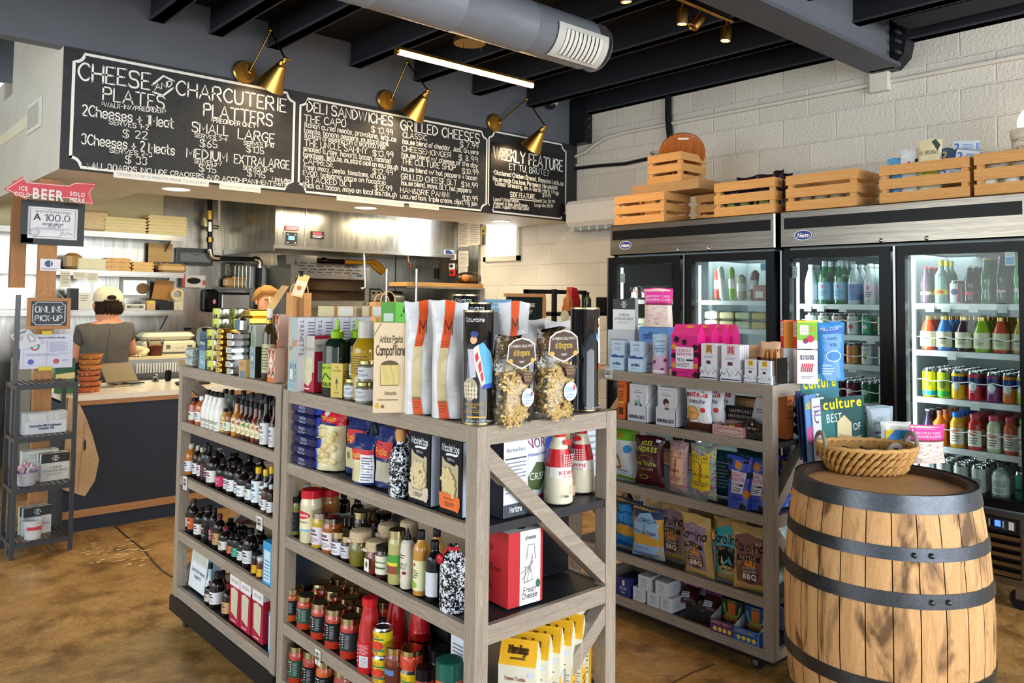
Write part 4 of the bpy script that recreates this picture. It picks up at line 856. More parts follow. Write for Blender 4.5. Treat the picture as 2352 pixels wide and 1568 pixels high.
row(1.395,sz,w3,[
(683,1139,24,'pickle_jar','tall narrow jar of green capers, black label',J('7a7a3c','2a2a2e','23252c')),
(716,1122,50,'pickle_jar','large jar of pickled vegetables, red lid',lambda h,w:bottle('jar',h,w/2,'d3cba8','c01c2c','e4dcb4',[('o',.5,.82,.5,.2,'c4242c'),('s','Mezzetta',.5,.76,.12,'f2ead8',.8,.2),('t','GIARDINIERA',.5,.42,.1,'4a3a24',.9),('r',0,.02,1,.12,'6ab0d0')],(.22,.6),ck='gloss')),
(739,1174,44,'jam_jar','jar of yellow pickles, lilac label, silver lid',J('b8a02c','b9b8b2','d9d0dc')),
(764,1186,46,'jam_jar','jar of orange marmalade, pink-framed label',J('9a4e1c','8a8880','e2d6d8')),
(783,1217,42,'jam_jar','small dark jam jar, white label, gold lid',J('2c1a18','c9bf96',LB,'squat')),
(801,1228,34,'jam_jar','small dark jam jar half hidden, white label',J('2c1a18','c9bf96',LB,'squat')),
(829,1214,56,'antipasto_jar','cloth-topped jar of olive-green pickles, pale ribbon',cloth_jar('6a6418')),
(864,1238,52,'antipasto_jar','cloth-topped jar of red tomatoes, white tag',cloth_jar('6a2814',True)),
(883,1250,40,'jam_jar','dark red jar, black lid, cream label',lambda h,w:bottle('jar',h,w/2,'3a1418','16171a','dcdcc8',[('r',0,.3,1,.4,'4a6a3c'),('r',0,.62,1,.68,'4a6a3c')],(.12,.7),ck='lam')),
(913,1214,42,'pickle_jar','tall jar of artichokes, green and yellow labels',lambda h,w:bottle('jar',h,w/2,'b0aa6c','c9c19a','4a9a3c',[('r',0,0,1,.42,'8a4a34'),('r',0,.42,1,.6,'e2c83c')],(.2,.55),ck='metal')),
(937,1213,32,'squeeze_bottle','white truffle aioli squeeze bottle, black nozzle',lambda h,w:bottle('squeeze',h,w/2,'d6cfc0','16171a','d9d2c4',[('t','TRUFFLE',.5,.5,.08,'2c2420',.9),('t','AIOLI',.5,.4,.08,'2c2420',.7),('l',.2,.7,.8,.85,2,'5a2c34'),('o',.75,.3,.16,.05,'7a2434'),('o',.3,.16,.12,.04,'7a2434')],(.1,.68),gk='lam')+[('nozzle',MB().lathe([(w*.2,h*.87),(w*.06,h*1.0)],('16171a','lam')))]),
(968,1217,36,'vinegar_bottle','clear bottle of golden vinegar, cream label',lambda h,w:bottle('tall',h,w/2,'c08a3c','16171a','dcdcae',[('o',.5,.85,.1,.05,'b03a2c'),('l',.2,.4,.8,.7,4,'5a5a3c'),('o',.4,.18,.3,.12,'8ab83c')],(.08,.55))),
(999,1241,40,'vinegar_bottle','black vinegar bottle with white side label',lambda h,w:bottle('tall',h,w/2,'0f1014','15161a','d2d8e4',(),(.1,.5),wrap=False)),
(1042,1233,62,'oil_bottle','speckled oil bottle, red ribbon and seal',lambda h,w:speck(h,w/2)+[('ribbon',MB().lathe([(w*.21,h*.83),(w*.23,h*.88)],('c42434','cloth')).tube([(-.01,-w*.2,h*.84),(-w*.25,-w*.44,h*.7)],.007,('c42434','cloth'),6,flat=.3)),('wax_seal',MB().ell((-w*.22,-w*.47,h*.71),(.014,.006,.014),('b81c28','gloss')))])])
row(1.475,sz,'middle row, third shelf, near cart',[
(757,1120,48,'pickle_jar','large jar of mixed peppers, red lid',lambda h,w:bottle('jar',h,w/2,'a86a34','c01c2c','d8e0c0',[('o',.4,.6,.4,.3,'c4242c'),('s','Mezzetta',.4,.55,.16,'f2ead8',.6,.2)],(.2,.5),ck='gloss')),
(802,1186,34,'jam_jar','jar of brown chutney, silver lid',J('5a3418','b9b8b2',LB)),
(832,1172,44,'jam_jar','dark gold-lidded jar with white label',J('2c1a14','c9bf96',LB)),
(892,1200,52,'antipasto_jar','cloth-topped jar behind the tied one',cloth_jar('8a7a5a')),
(940,1193,46,'antipasto_jar','cloth-topped jar partly hidden by rail',cloth_jar('8a7a5a')),
(1004,1213,36,'vinegar_bottle','clear vinegar bottle half hidden behind another',lambda h,w:bottle('tall',h,w/2,'c08a3c','15161a','dcdcae',(),(.08,.5)))])
row(1.56,sz,'back row, third shelf, near cart',[(705,1110,34,'vinegar_bottle','dark bottle with pale cap',B('tall','14100e','c9c6be')),(790,1130,30,'vinegar_bottle','dark bottle with small white label',B('tall','14100e','15161a','c9d2dc')),(822,1140,30,'vinegar_bottle','tall dark bottle',B('tall','14100e','15161a')),(855,1168,36,'jam_jar','jar of brown mustard, silver lid',J('6a4420','b9b8b2',LB)),(882,1176,40,'jam_jar','small jar with black lid',J('3a2418','1c1c20',LB))])
# fourth shelf: pasta sauces, passata, tins
sz=S1R[3]
def sauce(c,lab,spot): return lambda h,w:bottle('jar',h,w/2,c,'b8b087',lab,[('s','Caruso',.3,.84,.09,'d8dade',.5,.16),('o',.2,.55,.16,.13,spot),('o',.34,.6,.1,.1,spot)]+[('o',.62,.88-.13*k,.05,.03,'c9ccd0') for k in range(5)]+[('o',.62,.2,.06,.04,'4aa85a'),('l',.74,.15,.95,.9,12,'9aa0aa'),('l',.1,.2,.5,.32,2,'c9ccd0')],(.2,.66),ck='metal')
ws='among the gold-lidded sauces'
row(1.40,sz,'front row of gold-lidded sauces',[
(676,1347,46,'sauce_jar','orange sauce jar with black label',sauce('c8581c','1c1d22','d8d0b8')),(706,1364,46,'sauce_jar','tomato sauce jar with green label',sauce('b8381c','244a3a','d8502c')),
(739,1380,48,'sauce_jar','tomato sauce jar, dark label, tomato picture',sauce('b8381c','20242a','d8502c')),(772,1393,50,'sauce_jar','tomato sauce jar, dark label, chilli picture',sauce('b4301c','1c1d22','d83a3a')),(807,1413,50,'sauce_jar','tomato sauce jar, grey label, garlic picture',sauce('b4301c','2a2f36','d0c490'))])
row(1.475,sz,'second row of gold-lidded sauces',[(739,1336,46,'sauce_jar','dark-lidded tomato sauce jar',sauce('b8381c','20242a','d8502c')),(769,1351,46,'sauce_jar','tomato sauce jar with gold rim',sauce('b8381c','244a3a','d8502c')),(803,1369,48,'sauce_jar','tomato sauce jar, sticker on lid',sauce('b4301c','1c1d22','d83a3a')),(836,1386,48,'sauce_jar','tomato sauce jar behind the passata',sauce('b4301c','20242a','d8502c'))])
row(1.55,sz,'third row of gold-lidded sauces',[(782,1323,46,'sauce_jar','tomato sauce jar by the brace',sauce('b8381c','20242a','d8502c')),(815,1339,46,'sauce_jar','tomato sauce jar under the rail',sauce('b8381c','244a3a','d8502c')),(846,1357,46,'sauce_jar','tomato sauce jar, small sticker',sauce('b4301c','1c1d22','d83a3a')),(885,1376,46,'sauce_jar','tomato sauce jar behind two bottles',sauce('b4301c','20242a','d8502c'))])
passata=lambda h,w:bottle('passata',h,w/2,'b81c22','c8202a','c81e2e',[('o',.3+.14*(k%2),.9-.07*k,.06,.03,'e8c4c8') for k in range(11)]+[('l',.56,.55,.95,.95,8,'e0b8bc'),('r',.56,.06,.95,.5,'d2d6de'),('l',.6,.1,.9,.46,7,'5a5e6c')],(.08,.42),ck='gloss')
row(1.39,sz,'front row, near cart',[(850,1370,52,'passata_bottle','red tomato passata bottle beside the yellow tins',passata)])
row(1.49,sz,'behind the yellow tins',[(912,1352,54,'passata_bottle','red tomato passata bottle',passata),(966,1368,54,'passata_bottle','red tomato passata bottle',passata)])
CENTO=lambda h,w:can(h,w/2,'e2c82c',[('t','CENTO',.45,.76,.13,'c8281c',.8),('r',.0,.66,1,.73,'2a7a5a'),('o',.3,.42,.26,.2,'c8342c'),('o',.72,.42,.26,.2,'d0402c'),('r',.0,.16,1,.24,'2a7a6a'),('T','PASTE',.5,.03,.1,'c8281c',.7)])
p=RX(879,1500,1.385); tp=RX(879,1436,1.385); hh=(tp.z-sz)/2
put('tomato_tin','yellow tomato paste tin, upper one of two stacked','tin',CENTO(hh,.062),(1.385,p.y,sz+hh),F1); put('tomato_tin','yellow tomato paste tin, lower one of two stacked','tin',CENTO(hh,.062),(1.385,p.y,sz),F1+.1)
row(1.385,sz,'right of the yellow tins, near cart',[
(910,1480,50,'sauce_jar','brown salsa jar with gold lid',lambda h,w:bottle('jar',h,w/2,'7a2c18','b8a46c','5a2418',[('r',.1,.5,.9,.8,'5a7ab0')],(.2,.6),ck='metal'))])
p=RX(946,1500,1.395); put('tomato_tin','yellow tomato tin carrying the jar of chopped peppers','tin',CENTO(.085,.066),(1.395,p.y,sz),F1-.1)
put('pepper_jar','jar of chopped red peppers, gold lid, on a yellow tin','jar',bottle('squat',RX(946,1487,1.395).z-sz-.086,.034,'c83a1c','c2b276',ck='metal'),(1.395,p.y,sz+.086),F1)
row(1.375,sz,'right end of the sauces shelf',[(976,1530,46,'pepper_jar','red jar with shiny black lid',lambda h,w:bottle('squat',h,w/2,'b83a20','14151a',ck='gloss')),(1033,1513,68,'pepper_jar','large orange jar with dark green lid',lambda h,w:bottle('squat',h,w/2,'e0601c','1c5a4c',ck='gloss'))])
row(1.46,sz,'second row, right end of sauces',[(968,1464,54,'pepper_jar','jar with flat brown lid',lambda h,w:bottle('squat',h,w/2,'5a3018','9a5a34',ck='metal')),(1008,1486,50,'pepper_jar','dark red jar, black lid with sticker',lambda h,w:bottle('squat',h,w/2,'4a1a18','14151a',ck='gloss'))])
put('carton','white printed carton with black spots behind the green lid','box',carton(.09,.06,.21,'d2dae4',[('l',.1,.2,.9,.9,14,'6a7280'),('o',.5,.5,.13,.06,'2a2c30')]),(1.475,RX(1058,1480,1.445).y,sz),F1)
put('carton','tall black carton behind the passata bottles','box',carton(.1,.06,.22,'14161c',[('l',.2,.4,.8,.5,2,'3a7a6a')]),(1.56,RX(1008,1450,1.53).y,sz),F1)
p=RX(706,1330,1.78); put('carton','bright blue carton at the back of the sauces shelf','box',carton(.16,.06,.22,'2f8fd0',[('r',.1,.55,.6,.9,'c9dcea'),('l',.12,.6,.55,.85,4,'4a6a8a')]),(1.78,p.y,sz),F1)
# bottom shelf
row(1.39,S1R[4],'bottom shelf, near cart',[(687,1478,46,'sauce_jar','tomato sauce jar with green label',sauce('b02c1c','244a3a','d8502c')),(718,1490,44,'sauce_jar','tomato sauce jar, black label, chilli picture',sauce('a82c1c','1c1d22','d83a3a')),(748,1512,44,'sauce_jar','orange sauce jar, black label',sauce('c8581c','1c1d22','d8d0b8')),(790,1530,46,'sauce_jar','plain red sauce jar',sauce('a02c18','5a2418','8a3a24'))])
# ================================================================ END OF THE NEAR CART (facing the camera)
sz=S1R[1]; YN=1.70
p=RY(1170,1100,YN); put('cracker_carton','white nutrition side of a cracker carton behind the end brace','box',carton(.092,.11,.205,'d3dce6',[('t','Nutrition Facts',.5,.86,.055,'2c3444',.8),('r',.06,.76,.94,.78,'3a4452'),('l',.08,.3,.92,.74,9,'7a8594'),('r',0,0,1,.17,'3c424c'),('s','Mortons',.5,.06,.07,'dfe6ee',.5,.2)],[('r',0,0,1,1,'1a1c22')],[('r',0,0,1,1,'1a1c22')]),(p.x,1.73,sz),.03)
p=RY(1228,1100,1.76); put('seaweed_bag','white and pink bag of crispy seaweed with green leaf picture','bag',bag(.115,.235,.05,'d9dfe6',[('r',0,.86,1,1,'c42c78'),('r',.0,.0,1,.07,'c42c78'),('t','NORI',.55,.68,.12,'8a2460',.85),('t','seaweed snack',.55,.58,.05,'3a5a9a',.8),('p',[(.2,.3),(.45,.5),(.8,.48),(.95,.3),(.7,.14),(.3,.16)],'4a5c34'),('t','CRISPY',.6,.28,.09,'e6ece6',.7)],'pillow',k='lam',seed=4),(p.x,1.775,sz),0)
p=RY(1262,1080,1.8); put('snack_bag','blue snack bag edge behind the mayonnaise','bag',bag(.1,.23,.04,'2a4aa0',[],'pillow',seed=6),(p.x+.01,1.83,sz),0)
def mayo(h,w):
 o=bottle('mayo',h,w/2,'ddd6bc','c9202c',None,(),gk='gloss',ck='gloss',seg=28)
 m=MB(); pr=STY['mayo'][0]; rr=lambda v:(w/2+.0008)*max(.4,([a+(b-a)*(v-z0)/(z1-z0) for (a,z0),(b,z1) in zip(pr,pr[1:]) if z0<=v<=z1] or [.4])[0])
 def mp(v0,v1): return lambda u,v,q:((rr(v0+(v1-v0)*v)+q)*math.cos(math.radians(-180+360*u)),(rr(v0+(v1-v0)*v)+q)*math.sin(math.radians(-180+360*u)),h*(v0+(v1-v0)*v))
 art(m,[('r',0,0,1,1,('c4242c','gloss'))],mp(.5,.74),1,1,0,18); art(m,[('r',0,0,1,1,('e2e0dc','gloss'))],mp(.36,.5),1,1,0,18)
 fm=mp(.0,1.0); f2=lambda u,v,q:fm(.1+.3*u,v,q)
 art(m,[('t','KEWPIE',.5,.4,.055,'c4242c',.9),('t','MAYONNAISE',.5,.365,.02,'c4242c',.7)]+[('o',.25+.1*(k%6),.53+.035*(k//6),.035,.012,'e2b8b8') for k in range(30)]+[('o',.5,.84,.22,.04,'c4242c'),('w',[(.5,.14),(.48,.24),(.56,.26),(.52,.15)],.03,mt('d8a08a')),('o',.25,.13,.07,.018,'5a5a5a')],f2,w*.8,h,.0016)
 o.append(('label',m)); return o
p=RY(1283,1060,1.715); put('mayo_bottle','front mayonnaise squeeze bottle with red netted band','bottle',mayo(RY(1283,985,1.715).z-sz,hw(p,68)),(p.x,1.715,sz),.1)
p=RY(1340,1060,1.76); put('mayo_bottle','rear mayonnaise squeeze bottle half turned away','bottle',mayo(RY(1340,980,1.76).z-sz,hw(p,64)),(p.x,1.77,sz),-1.2)
put('carton','white carton edge behind the mayonnaise bottles','box',carton(.06,.05,.215,'b8c4d0',[('l',.2,.2,.8,.8,6,'8a94a0')]),(RY(1368,1060,1.86).x,1.9,sz),0)
sz=S1R[2]
ck=carton(.125,.11,.205,'b8262c',[('r',.33,0,.93,1,'dcdedc'),('s','Fresh',.62,.16,.07,'3a3e44',.36,.18),('s','Cheese',.62,.08,.07,'3a3e44',.44,.18),('o',.86,.25,.07,.06,'2a6a4a')]+[('w',[(.5+.14*math.cos(a),.42+.1*math.sin(a)),(.62,.5),(.7,.62+.06*math.sin(a))],.012,mt('8a8c90')) for a in (0,1,2,3,4,5)]+[('w',[(.52,.62),(.56,.8),(.74,.8),(.78,.6)],.014,mt('7a7c80')),('w',[(.45,.3),(.5,.5),(.62,.52),(.7,.32),(.45,.3)],.014,mt('7a7c80')),('s','cheese',.63,.88,.05,'6a6c70',.3,.2)],[],[('s','Fresh',.5,.45,.06,'7a141c',.4,.2),('l',.2,.1,.35,.9,3,'8a1a20')],[('r',.0,.0,1,1,'d8dad8'),('o',.55,.3,.12,.14,'2a5a44'),('o',.3,.6,.1,.12,'aab0b0'),('o',.75,.65,.1,.1,'aab0b0')])
put('cheese_kit','red and white fresh cheese making kit box on the end shelf','box',ck,(1.572,1.752,sz+.002),-.06)
put('carton','large black glossy carton behind the cheese making kit','box',carton(.28,.14,.215,'17191e',[('t','WI',.42,.45,.1,'c8505a',.12),('l',.36,.4,.5,.44,1,'c9a0a4')],k='lam'),(1.735,1.90,sz+.002),-.05)
for px,w,l in ((1337,36,'larger honey jar with gold lid on the far end of the snack cart'),(1362,26,'small honey jar with white lid on the far end of the snack cart')):
 p=RX(px,1200,3.03); put('honey_jar',l,'jar',bottle('jar',.088 if w>30 else .06,hw(p,w)/2,'6a2c12','c9b27c' if w>30 else 'dcdad2','dcd6b4',[('o',.5,.5,.3,.3,'d8c034')],(.15,.6),ck='metal'),(3.03,p.y,S2[2]),F1)
sz=S1R[3]
def straw(w,d,h):
 return gable(w,d,h,'d9d7c4',[('s','Cheese Toodles',.45,.78,.05,'8a4a24',.55,.2),('l',.15,.64,.85,.72,2,'5a5648'),('r',.06,.2,.5,.56,'e6e8f0'),('l',.08,.22,.48,.54,7,'3a4256'),('l',.55,.2,.95,.56,8,'8a877a'),('o',.86,.88,.08,.04,'c9d2e8')],[('r',0,0,1,.62,'e8b428'),('o',.5,.55,.25,.09,'c9d2dc'),('T','FEED',.5,.3,.06,'7a5214',.8),('T','HUNGRY',.5,.2,.06,'7a5214',.86)],'e2aa14')
def straw_roof(w,d,h):
 pr=straw(w,d,h); m=MB(); z=h*.75
 mp=lambda u,v,o:(-w/2+u*w,-d/2+v*d/2-o,z+v*(h-z)+o)
 art(m,[('w',[(.04,.06),(.96,.06),(.96,.94),(.04,.94),(.04,.06)],.012,mt('f2cf5c')),('s','Mornings',.5,.45,.3,'5a3c10',.5,.2),('r',.3,.22,.7,.3,'6a4814')],mp,w,d/2,.0008); pr.append(('lid_print',m)); return pr
for k in range(5):
 p=RZ(1195,1467,sz+.235); put('cheese_straw_carton',f'yellow gable-top cheese cracker carton, {ORD[k]} from the left in the end row','box',lambda:straw_roof(.105,.066,.235),(p.x+.058*k,p.y+.012*k,sz),-1.0,key='straw')
put('cracker_carton','yellow and cream carton standing against the right end post','box',carton(.07,.05,.235,'ddd6b8',[('l',.1,.1,.8,.9,16,'6a6454'),('r',.86,0,1,1,'e8b41c')]),(1.822,1.735,sz),0)
put('carton','pale blue carton edge beside the left end post','box',carton(.045,.05,.25,'a8b8cc',[('l',.3,.3,.8,.9,6,'4a5a70')]),(1.42,1.735,sz),0)
# ================================================================ TOP OF THE LONG RACK (far cart, left to right)
sz=S1L[0]
def at(px,py,z,X=None): return RZ(px,py,z) if X is None else RX(px,py,X)
def stack(px,X,n,fn,name,desc,cat,where,z0=None,rz=F1,key=None,dh=None):
 z=z0 if z0 is not None else sz; p=RX(px,800,X)
 for k in range(n):
  put(name,f'{desc}, {ORD[n-1-k]} from the top {where}',cat,fn,(X+random.uniform(-.003,.003),p.y+random.uniform(-.002,.002),z),rz+random.uniform(-.06,.06),key=key); z+=dh
 return z
pap=ramp_mat('marbled_paper','x',[(.42,'4a5258'),(.5,'c9d4d2'),(.6,'aebcba')],(1,1,1),.5,0,3,1,60)
stack(447,1.40,2,lambda:[('parcel',MB().box(-.042,.042,-.03,.03,0,.042,pap,None,.008))],'soap_bar','marbled paper parcel','parcel','at the left end of the rack top',dh=.043)
put('cheese_tin','round patterned tin standing on its edge behind the parcels','tin',[('tin',MB().lathe([(.001,-.025),(.045,-.025),(.048,0),(.045,.025),(.001,.025)],('b9c4b0','metal'),X=Matrix.Translation((0,0,.048))@Matrix.Rotation(PI/2,4,'X'),seg=28)),('lid_print',MB().lathe([(.001,-.0262),(.04,-.0262)],('d3dcd0','lam'),X=Matrix.Translation((0,0,.048))@Matrix.Rotation(PI/2,4,'X'),caps=False))],(1.46,RX(470,790,1.46).y,sz+.085),F1)
blue=lambda t:carton(.074,.04,.083,'4a6480',[('p',[(.0,.45),(.2,.8),(.35,.6),(.5,.9),(.65,.62),(.8,.82),(1,.55),(1,.3),(0,.3)],'2c4460'),('t','fish',.5,.62,.09,'d8e2ea',.5),('s','minnow',.5,.3,.2,'d8e2ea',.85,.18)] if t else [('r',0,0,1,1,'7fa6b4'),('s','trout',.5,.3,.24,'dfeaf0',.8,.18),('t','smoked',.5,.65,.08,'dfeaf0',.5)])
p=RX(475,830,1.39)
put('fish_carton','pale blue smoked fish carton, lower one of the pair','box',blue(0),(1.39,p.y,sz),F1); put('fish_carton','dark blue smoked fish carton, upper one of the pair','box',blue(1),(1.39,p.y+.002,sz+.084),F1)
def minnow():
 r,h=.046,.045; mb=MB().lathe([(r*.96,0),(r,.003),(r,h-.004),(r*.97,h),(r*.9,h-.003),(.001,h-.003)],('a9ab90','metal'),seg=24)
 m=MB(); art(m,[('r',0,.05,1,.95,'c9cc5a'),('r',.0,.05,.92,.38,'2c2e26'),('t','MINNOW',.45,.12,.2,'c9cc5a',.7),('o',.62,.68,.1,.2,'a9ac48'),('t','LEMON',.22,.58,.18,'4a4c2c',.4)],cyl(r+.0008,0,h,-175,-45),.1,h,.0004,10); return [('tin',mb),('label',m)]
stack(501,1.405,4,minnow,'fish_tin','round lemon-yellow fish tin','tin','in the leftmost yellow column',key='minnow',dh=.0455)
stack(512,1.46,6,minnow,'fish_tin','round lemon-yellow fish tin','tin','in the tall yellow column',key='minnow',dh=.0455)
stack(548,1.53,6,minnow,'fish_tin','round lemon-yellow fish tin','tin','in the hindmost yellow column',key='minnow',dh=.0455)
def tin(c,lc,w=.062,d=.105,h=.0235):
 def f():
  mb=MB().box(-w/2,w/2,-d/2,d/2,0,h-.001,(c,'metal'),None,.006); m=MB()
  art(m,[('r',.08,.12,.92,.86,lc),('w',[(.08,.12),(.92,.12),(.92,.86),(.08,.86),(.08,.12)],.05,mt('f0e6b0','lam')),('l',.25,.3,.75,.7,3,'8a7440')],planeY(-w/2,w/2,0,h,-d/2),w,h,.0006); return [('tin',mb),('label',m)]
 return f
stack(528,1.405,8,tin('d2a23a','c89a3c',.05,.1),'sardine_tin','gold sardine tin','tin','in the gold column',key='gold',dh=.0238)
z=stack(556,1.41,6,tin('b9bcbc','b3c2c4',.062,.11,.029),'sardine_tin','silver sardine tin','tin','in the silver column',key='silver',dh=.0293)
p=RX(561,770,1.41); put('sardine_tin','silver tin with blue label standing upright on the silver column','tin',[('tin',MB().box(-.038,.038,-.02,.02,0,.062,('b9bcbc','metal'),None,.012)),('label',MB().box(-.028,.028,-.0215,-.0205,.01,.052,'5a7890'))],(1.40,p.y,z),F1-.1)
zz=sz+.2
put('carton','white folding carton carrying the gold tins at the back','box',carton(.13,.1,.2,'cfd6d6',[('r',.1,.3,.9,.6,'a9bcc0')]),(1.60,RX(600,760,1.6).y,sz),F1)
stack(585,1.585,2,tin('d2a23a','b98a34',.12,.1,.034),'sardine_tin','wide gold tin','tin','in the back pair above the white carton',z0=zz,key='goldw',dh=.0345)
p=RX(566,850,1.375); put('soap_carton','small kraft carton in front of the silver tins','box',carton(.048,.03,.072,'b8946a',[('r',0,0,.9,.35,'6a7a80'),('r',.0,.0,.08,1,'c9a878'),('l',.15,.6,.8,.85,2,'8a6a44')],[('r',0,0,1,1,'d0a456')]),(1.372,p.y,sz),F1+.15)
p=RX(591,840,1.40); put('oil_carton','tall grey-blue carton with white oval beside the oil bottle','box',carton(.042,.035,.125,'8da2a6',[('r',.3,.3,.75,.8,'6a8086'),('o',.52,.62,.12,.09,'dde4e2'),('l',.35,.34,.7,.45,2,'c9d2d2')],[('r',0,0,1,1,'20241f')]),(1.395,p.y,sz),F1+.1)
p=RX(592,780,1.45); put('oil_carton','tall pale green carton with leaf behind the grey-blue one','box',carton(.045,.04,.205,'b9c2b4',[('o',.5,.7,.34,.16,'8a9e86'),('r',.4,.45,.6,.6,'8a9e86')]),(1.45,p.y,sz),F1)
p=RX(618,800,1.40); ob=bottle('wine',RX(618,708,1.40).z-sz,.027,'3a2a10','d8cfc0','b9bb94',[('r',.0,.0,.4,1,'6a7a5a'),('l',.5,.1,.95,.9,8,'5a5a40'),('r',.44,0,.48,1,'c9a860')],(.1,.5),gk='glass',ck='lam'); put('oil_bottle','dark olive oil bottle with pale cork cap and green label','bottle',ob+[('neck_foil',MB().lathe([(.0125,.22),(.0135,.235),(.0125,.236)],('c9a24a','metal')))],(1.40,p.y,sz),F1)
mal=lambda:carton(.062,.04,.128,'e0b8a4',[('r',0,0,1,.14,'d8703c')]+[('w',[(.0,.15+.0*k),(.5,.15+.42),(1,.15)],.05,mt('c8603c')) for k in (0,)]+[('w',[(0,1),(.5,.58),(1,1)],.05,mt('c8603c')),('w',[(0,.58),(.5,1)],.04,mt('c8603c')),('w',[(1,.58),(.5,1)],.04,mt('c8603c')),('w',[(0,.58),(.5,.16)],.04,mt('c8603c')),('w',[(1,.58),(.5,.16)],.04,mt('c8603c')),('p',[(.5,.32),(.82,.57),(.5,.82),(.18,.57)],'e6dccc'),('t','Maldon',.5,.53,.07,'4a4440',.5),('p',[(.22,.84),(.3,.92),(.22,.99),(.14,.92)],'4a5450'),('p',[(.8,.84),(.88,.92),(.8,.99),(.72,.92)],'4a5450'),('p',[(.22,.2),(.3,.27),(.22,.34),(.14,.27)],'4a5450'),('p',[(.8,.2),(.88,.27),(.8,.34),(.72,.27)],'4a5450')])
p=RX(634,850,1.385); put('salt_carton','orange diamond-patterned sea salt carton at the shelf edge','box',mal,(1.385,p.y,sz),F1,key='maldon')
put('salt_carton','orange diamond-patterned sea salt carton, lower of the rear pair','box',mal,(1.44,RX(643,800,1.44).y,sz),F1,key='maldon'); put('salt_carton','orange diamond-patterned sea salt carton, upper of the rear pair','box',mal,(1.44,RX(643,780,1.44).y,sz+.129),F1,key='maldon')
put('label_card','small white printed sign card at the back behind the fish tins','card',[('stem',MB().box(-.004,.004,-.0,.004,S1R[0]-RX(567,733,1.8).z,.01,'b9bdc4')),('card',(lambda m:(art(m,[('l',.06,.3,.7,.9,4,'5a6ea0')],planeY(-.06,.06,0,.05,-.001),.12,.05),m)[1])(MB().box(-.06,.06,-.001,.001,0,.05,'d0d6e2')))],(1.80,RX(567,730,1.8).y,RX(567,733,1.8).z),F1+.6)
# ---- near cart top
sz=S1R[0]
lig=lambda:carton(.065,.09,.265,'a9b4b2',[('r',0,0,1,.4,'9ab4bc'),('s','Liguria',.72,.62,.09,'d88a2c',.6,.22)]+[('r',.08+.3*(k%3),.03+.09*(k//3),.3+.3*(k%3),.1+.09*(k//3),'8aa6b2') for k in range(12)]+[('r',.3,.16,.66,.3,'d8dcd0')]+[('s','TRENETTE',.3,.55,.05,'6a7270',.3,.2)],[('r',0,0,1,1,'dcdbe2')],[],[('r',0,0,1,1,'c9c6c4')])
def trene():
 pr=lig(); m=MB(); w,d,h=.065,.09,.265
 mp=lambda u,v,o:(w/2+o,-d/2+.09*d+v*.2*d,h*(.97-u*.5)) 
 V,F,wd=layout('TRENETTE'); s=1/wd; m.add([mp(x*s,y*.9,.0012) for x,y in V],F,'5a5a70')
 art(m,[('l',.45,.62,.92,.95,8,'7a7a90')],lambda u,v,o:(w/2+o,-d/2+u*d,v*h),d,h,.0012); pr.append(('side_print',m)); return pr
for k in range(4):
 p=RX(661,850,1.385); put('pasta_carton',f'tall white and teal long-pasta carton, {ORD[k]} from the aisle in its row','box',trene,(1.39+.067*k,2.705-.008*k,sz),F1,key='trene')
p=RY(695,830,2.55); mn=carton(.085,.075,.2,'a81e38',[('r',0,.35,1,1,'bab6ae'),('s','mano bella',.5,.74,.06,'6a645c',.8,.14),('p',[(.12,.18),(.6,.1),(.86,.22),(.86,.6),(.5,.64),(.12,.6)],('cdc8a4','film')),('l',.2,.03,.8,.09,1,'e8c9cc')],[('r',0,0,1,1,'c01c40'),('r',0,.72,1,.94,'e4dedc'),('s','mano bella',.5,.8,.06,'4a4448',.8,.16),('r',.2,.18,.9,.55,'dfe2ea'),('l',.24,.2,.86,.53,10,'4a5060')])
put('pasta_carton','red and grey cracker carton with window beside the olive oil','box',mn,(1.415,RX(702,830,1.39).y-.035,sz),F1+.1)
def oil(h,w,bot,lab):
 o=bottle('squeeze',h*.8,w/2,bot,'8ab81c',None,(),gk='glass',ck='gloss'); r=w/2
 o[0]=('body',MB().lathe([(r*.97,0),(r,.005),(r,h*.62),(r*.93,h*.68),(r*.7,h*.73),(r*.4,h*.75)],(bot,'glass'),seg=24))
 o[1]=('cap',MB().lathe([(r*.46,h*.74),(r*.5,h*.83),(r*.3,h*.84),(r*.2,h*.86),(r*.12,h*.99),(.001,h)],('8ab81c','gloss'),seg=18))
 m=MB(); art(m,[('r',0,0,1,1,'a2bc2c')],cyl(r+.0006,h*.12,h*.42,-178,-2),1,1,0,14); art(m,[('s','Virgin Olive Oil',.5,.8,.07,'2c3a14',.85,.2),('w',[(.2,.3),(.4,.6),(.6,.35),(.8,.62)],.05,mt('2c3414')),('T','TERRA',.5,.04,.16,'2c3414',.9)],cyl(r+.0006,h*.12,h*.42,-150,-30),2*r,h*.3,.0006,8); o.append(('label',m)); return o
for px,yt,X,w,l in ((773,731,1.405,64,'front dark olive oil bottle with lime nozzle and lime label'),(818,731,1.47,60,'middle dark olive oil bottle with lime nozzle, behind the golden one'),(863,731,1.50,58,'rear dark olive oil bottle with lime nozzle, by the cream pasta box')):
 p=RX(px,860,X); put('olive_oil_bottle',l,'bottle',oil(RX(px,yt,X).z-sz,hw(p,w),'16261a',1),(X,p.y,sz),F1+.4)
p=RX(838,850,1.43); h=RX(838,737,1.43).z-sz; r=hw(p,62)/2
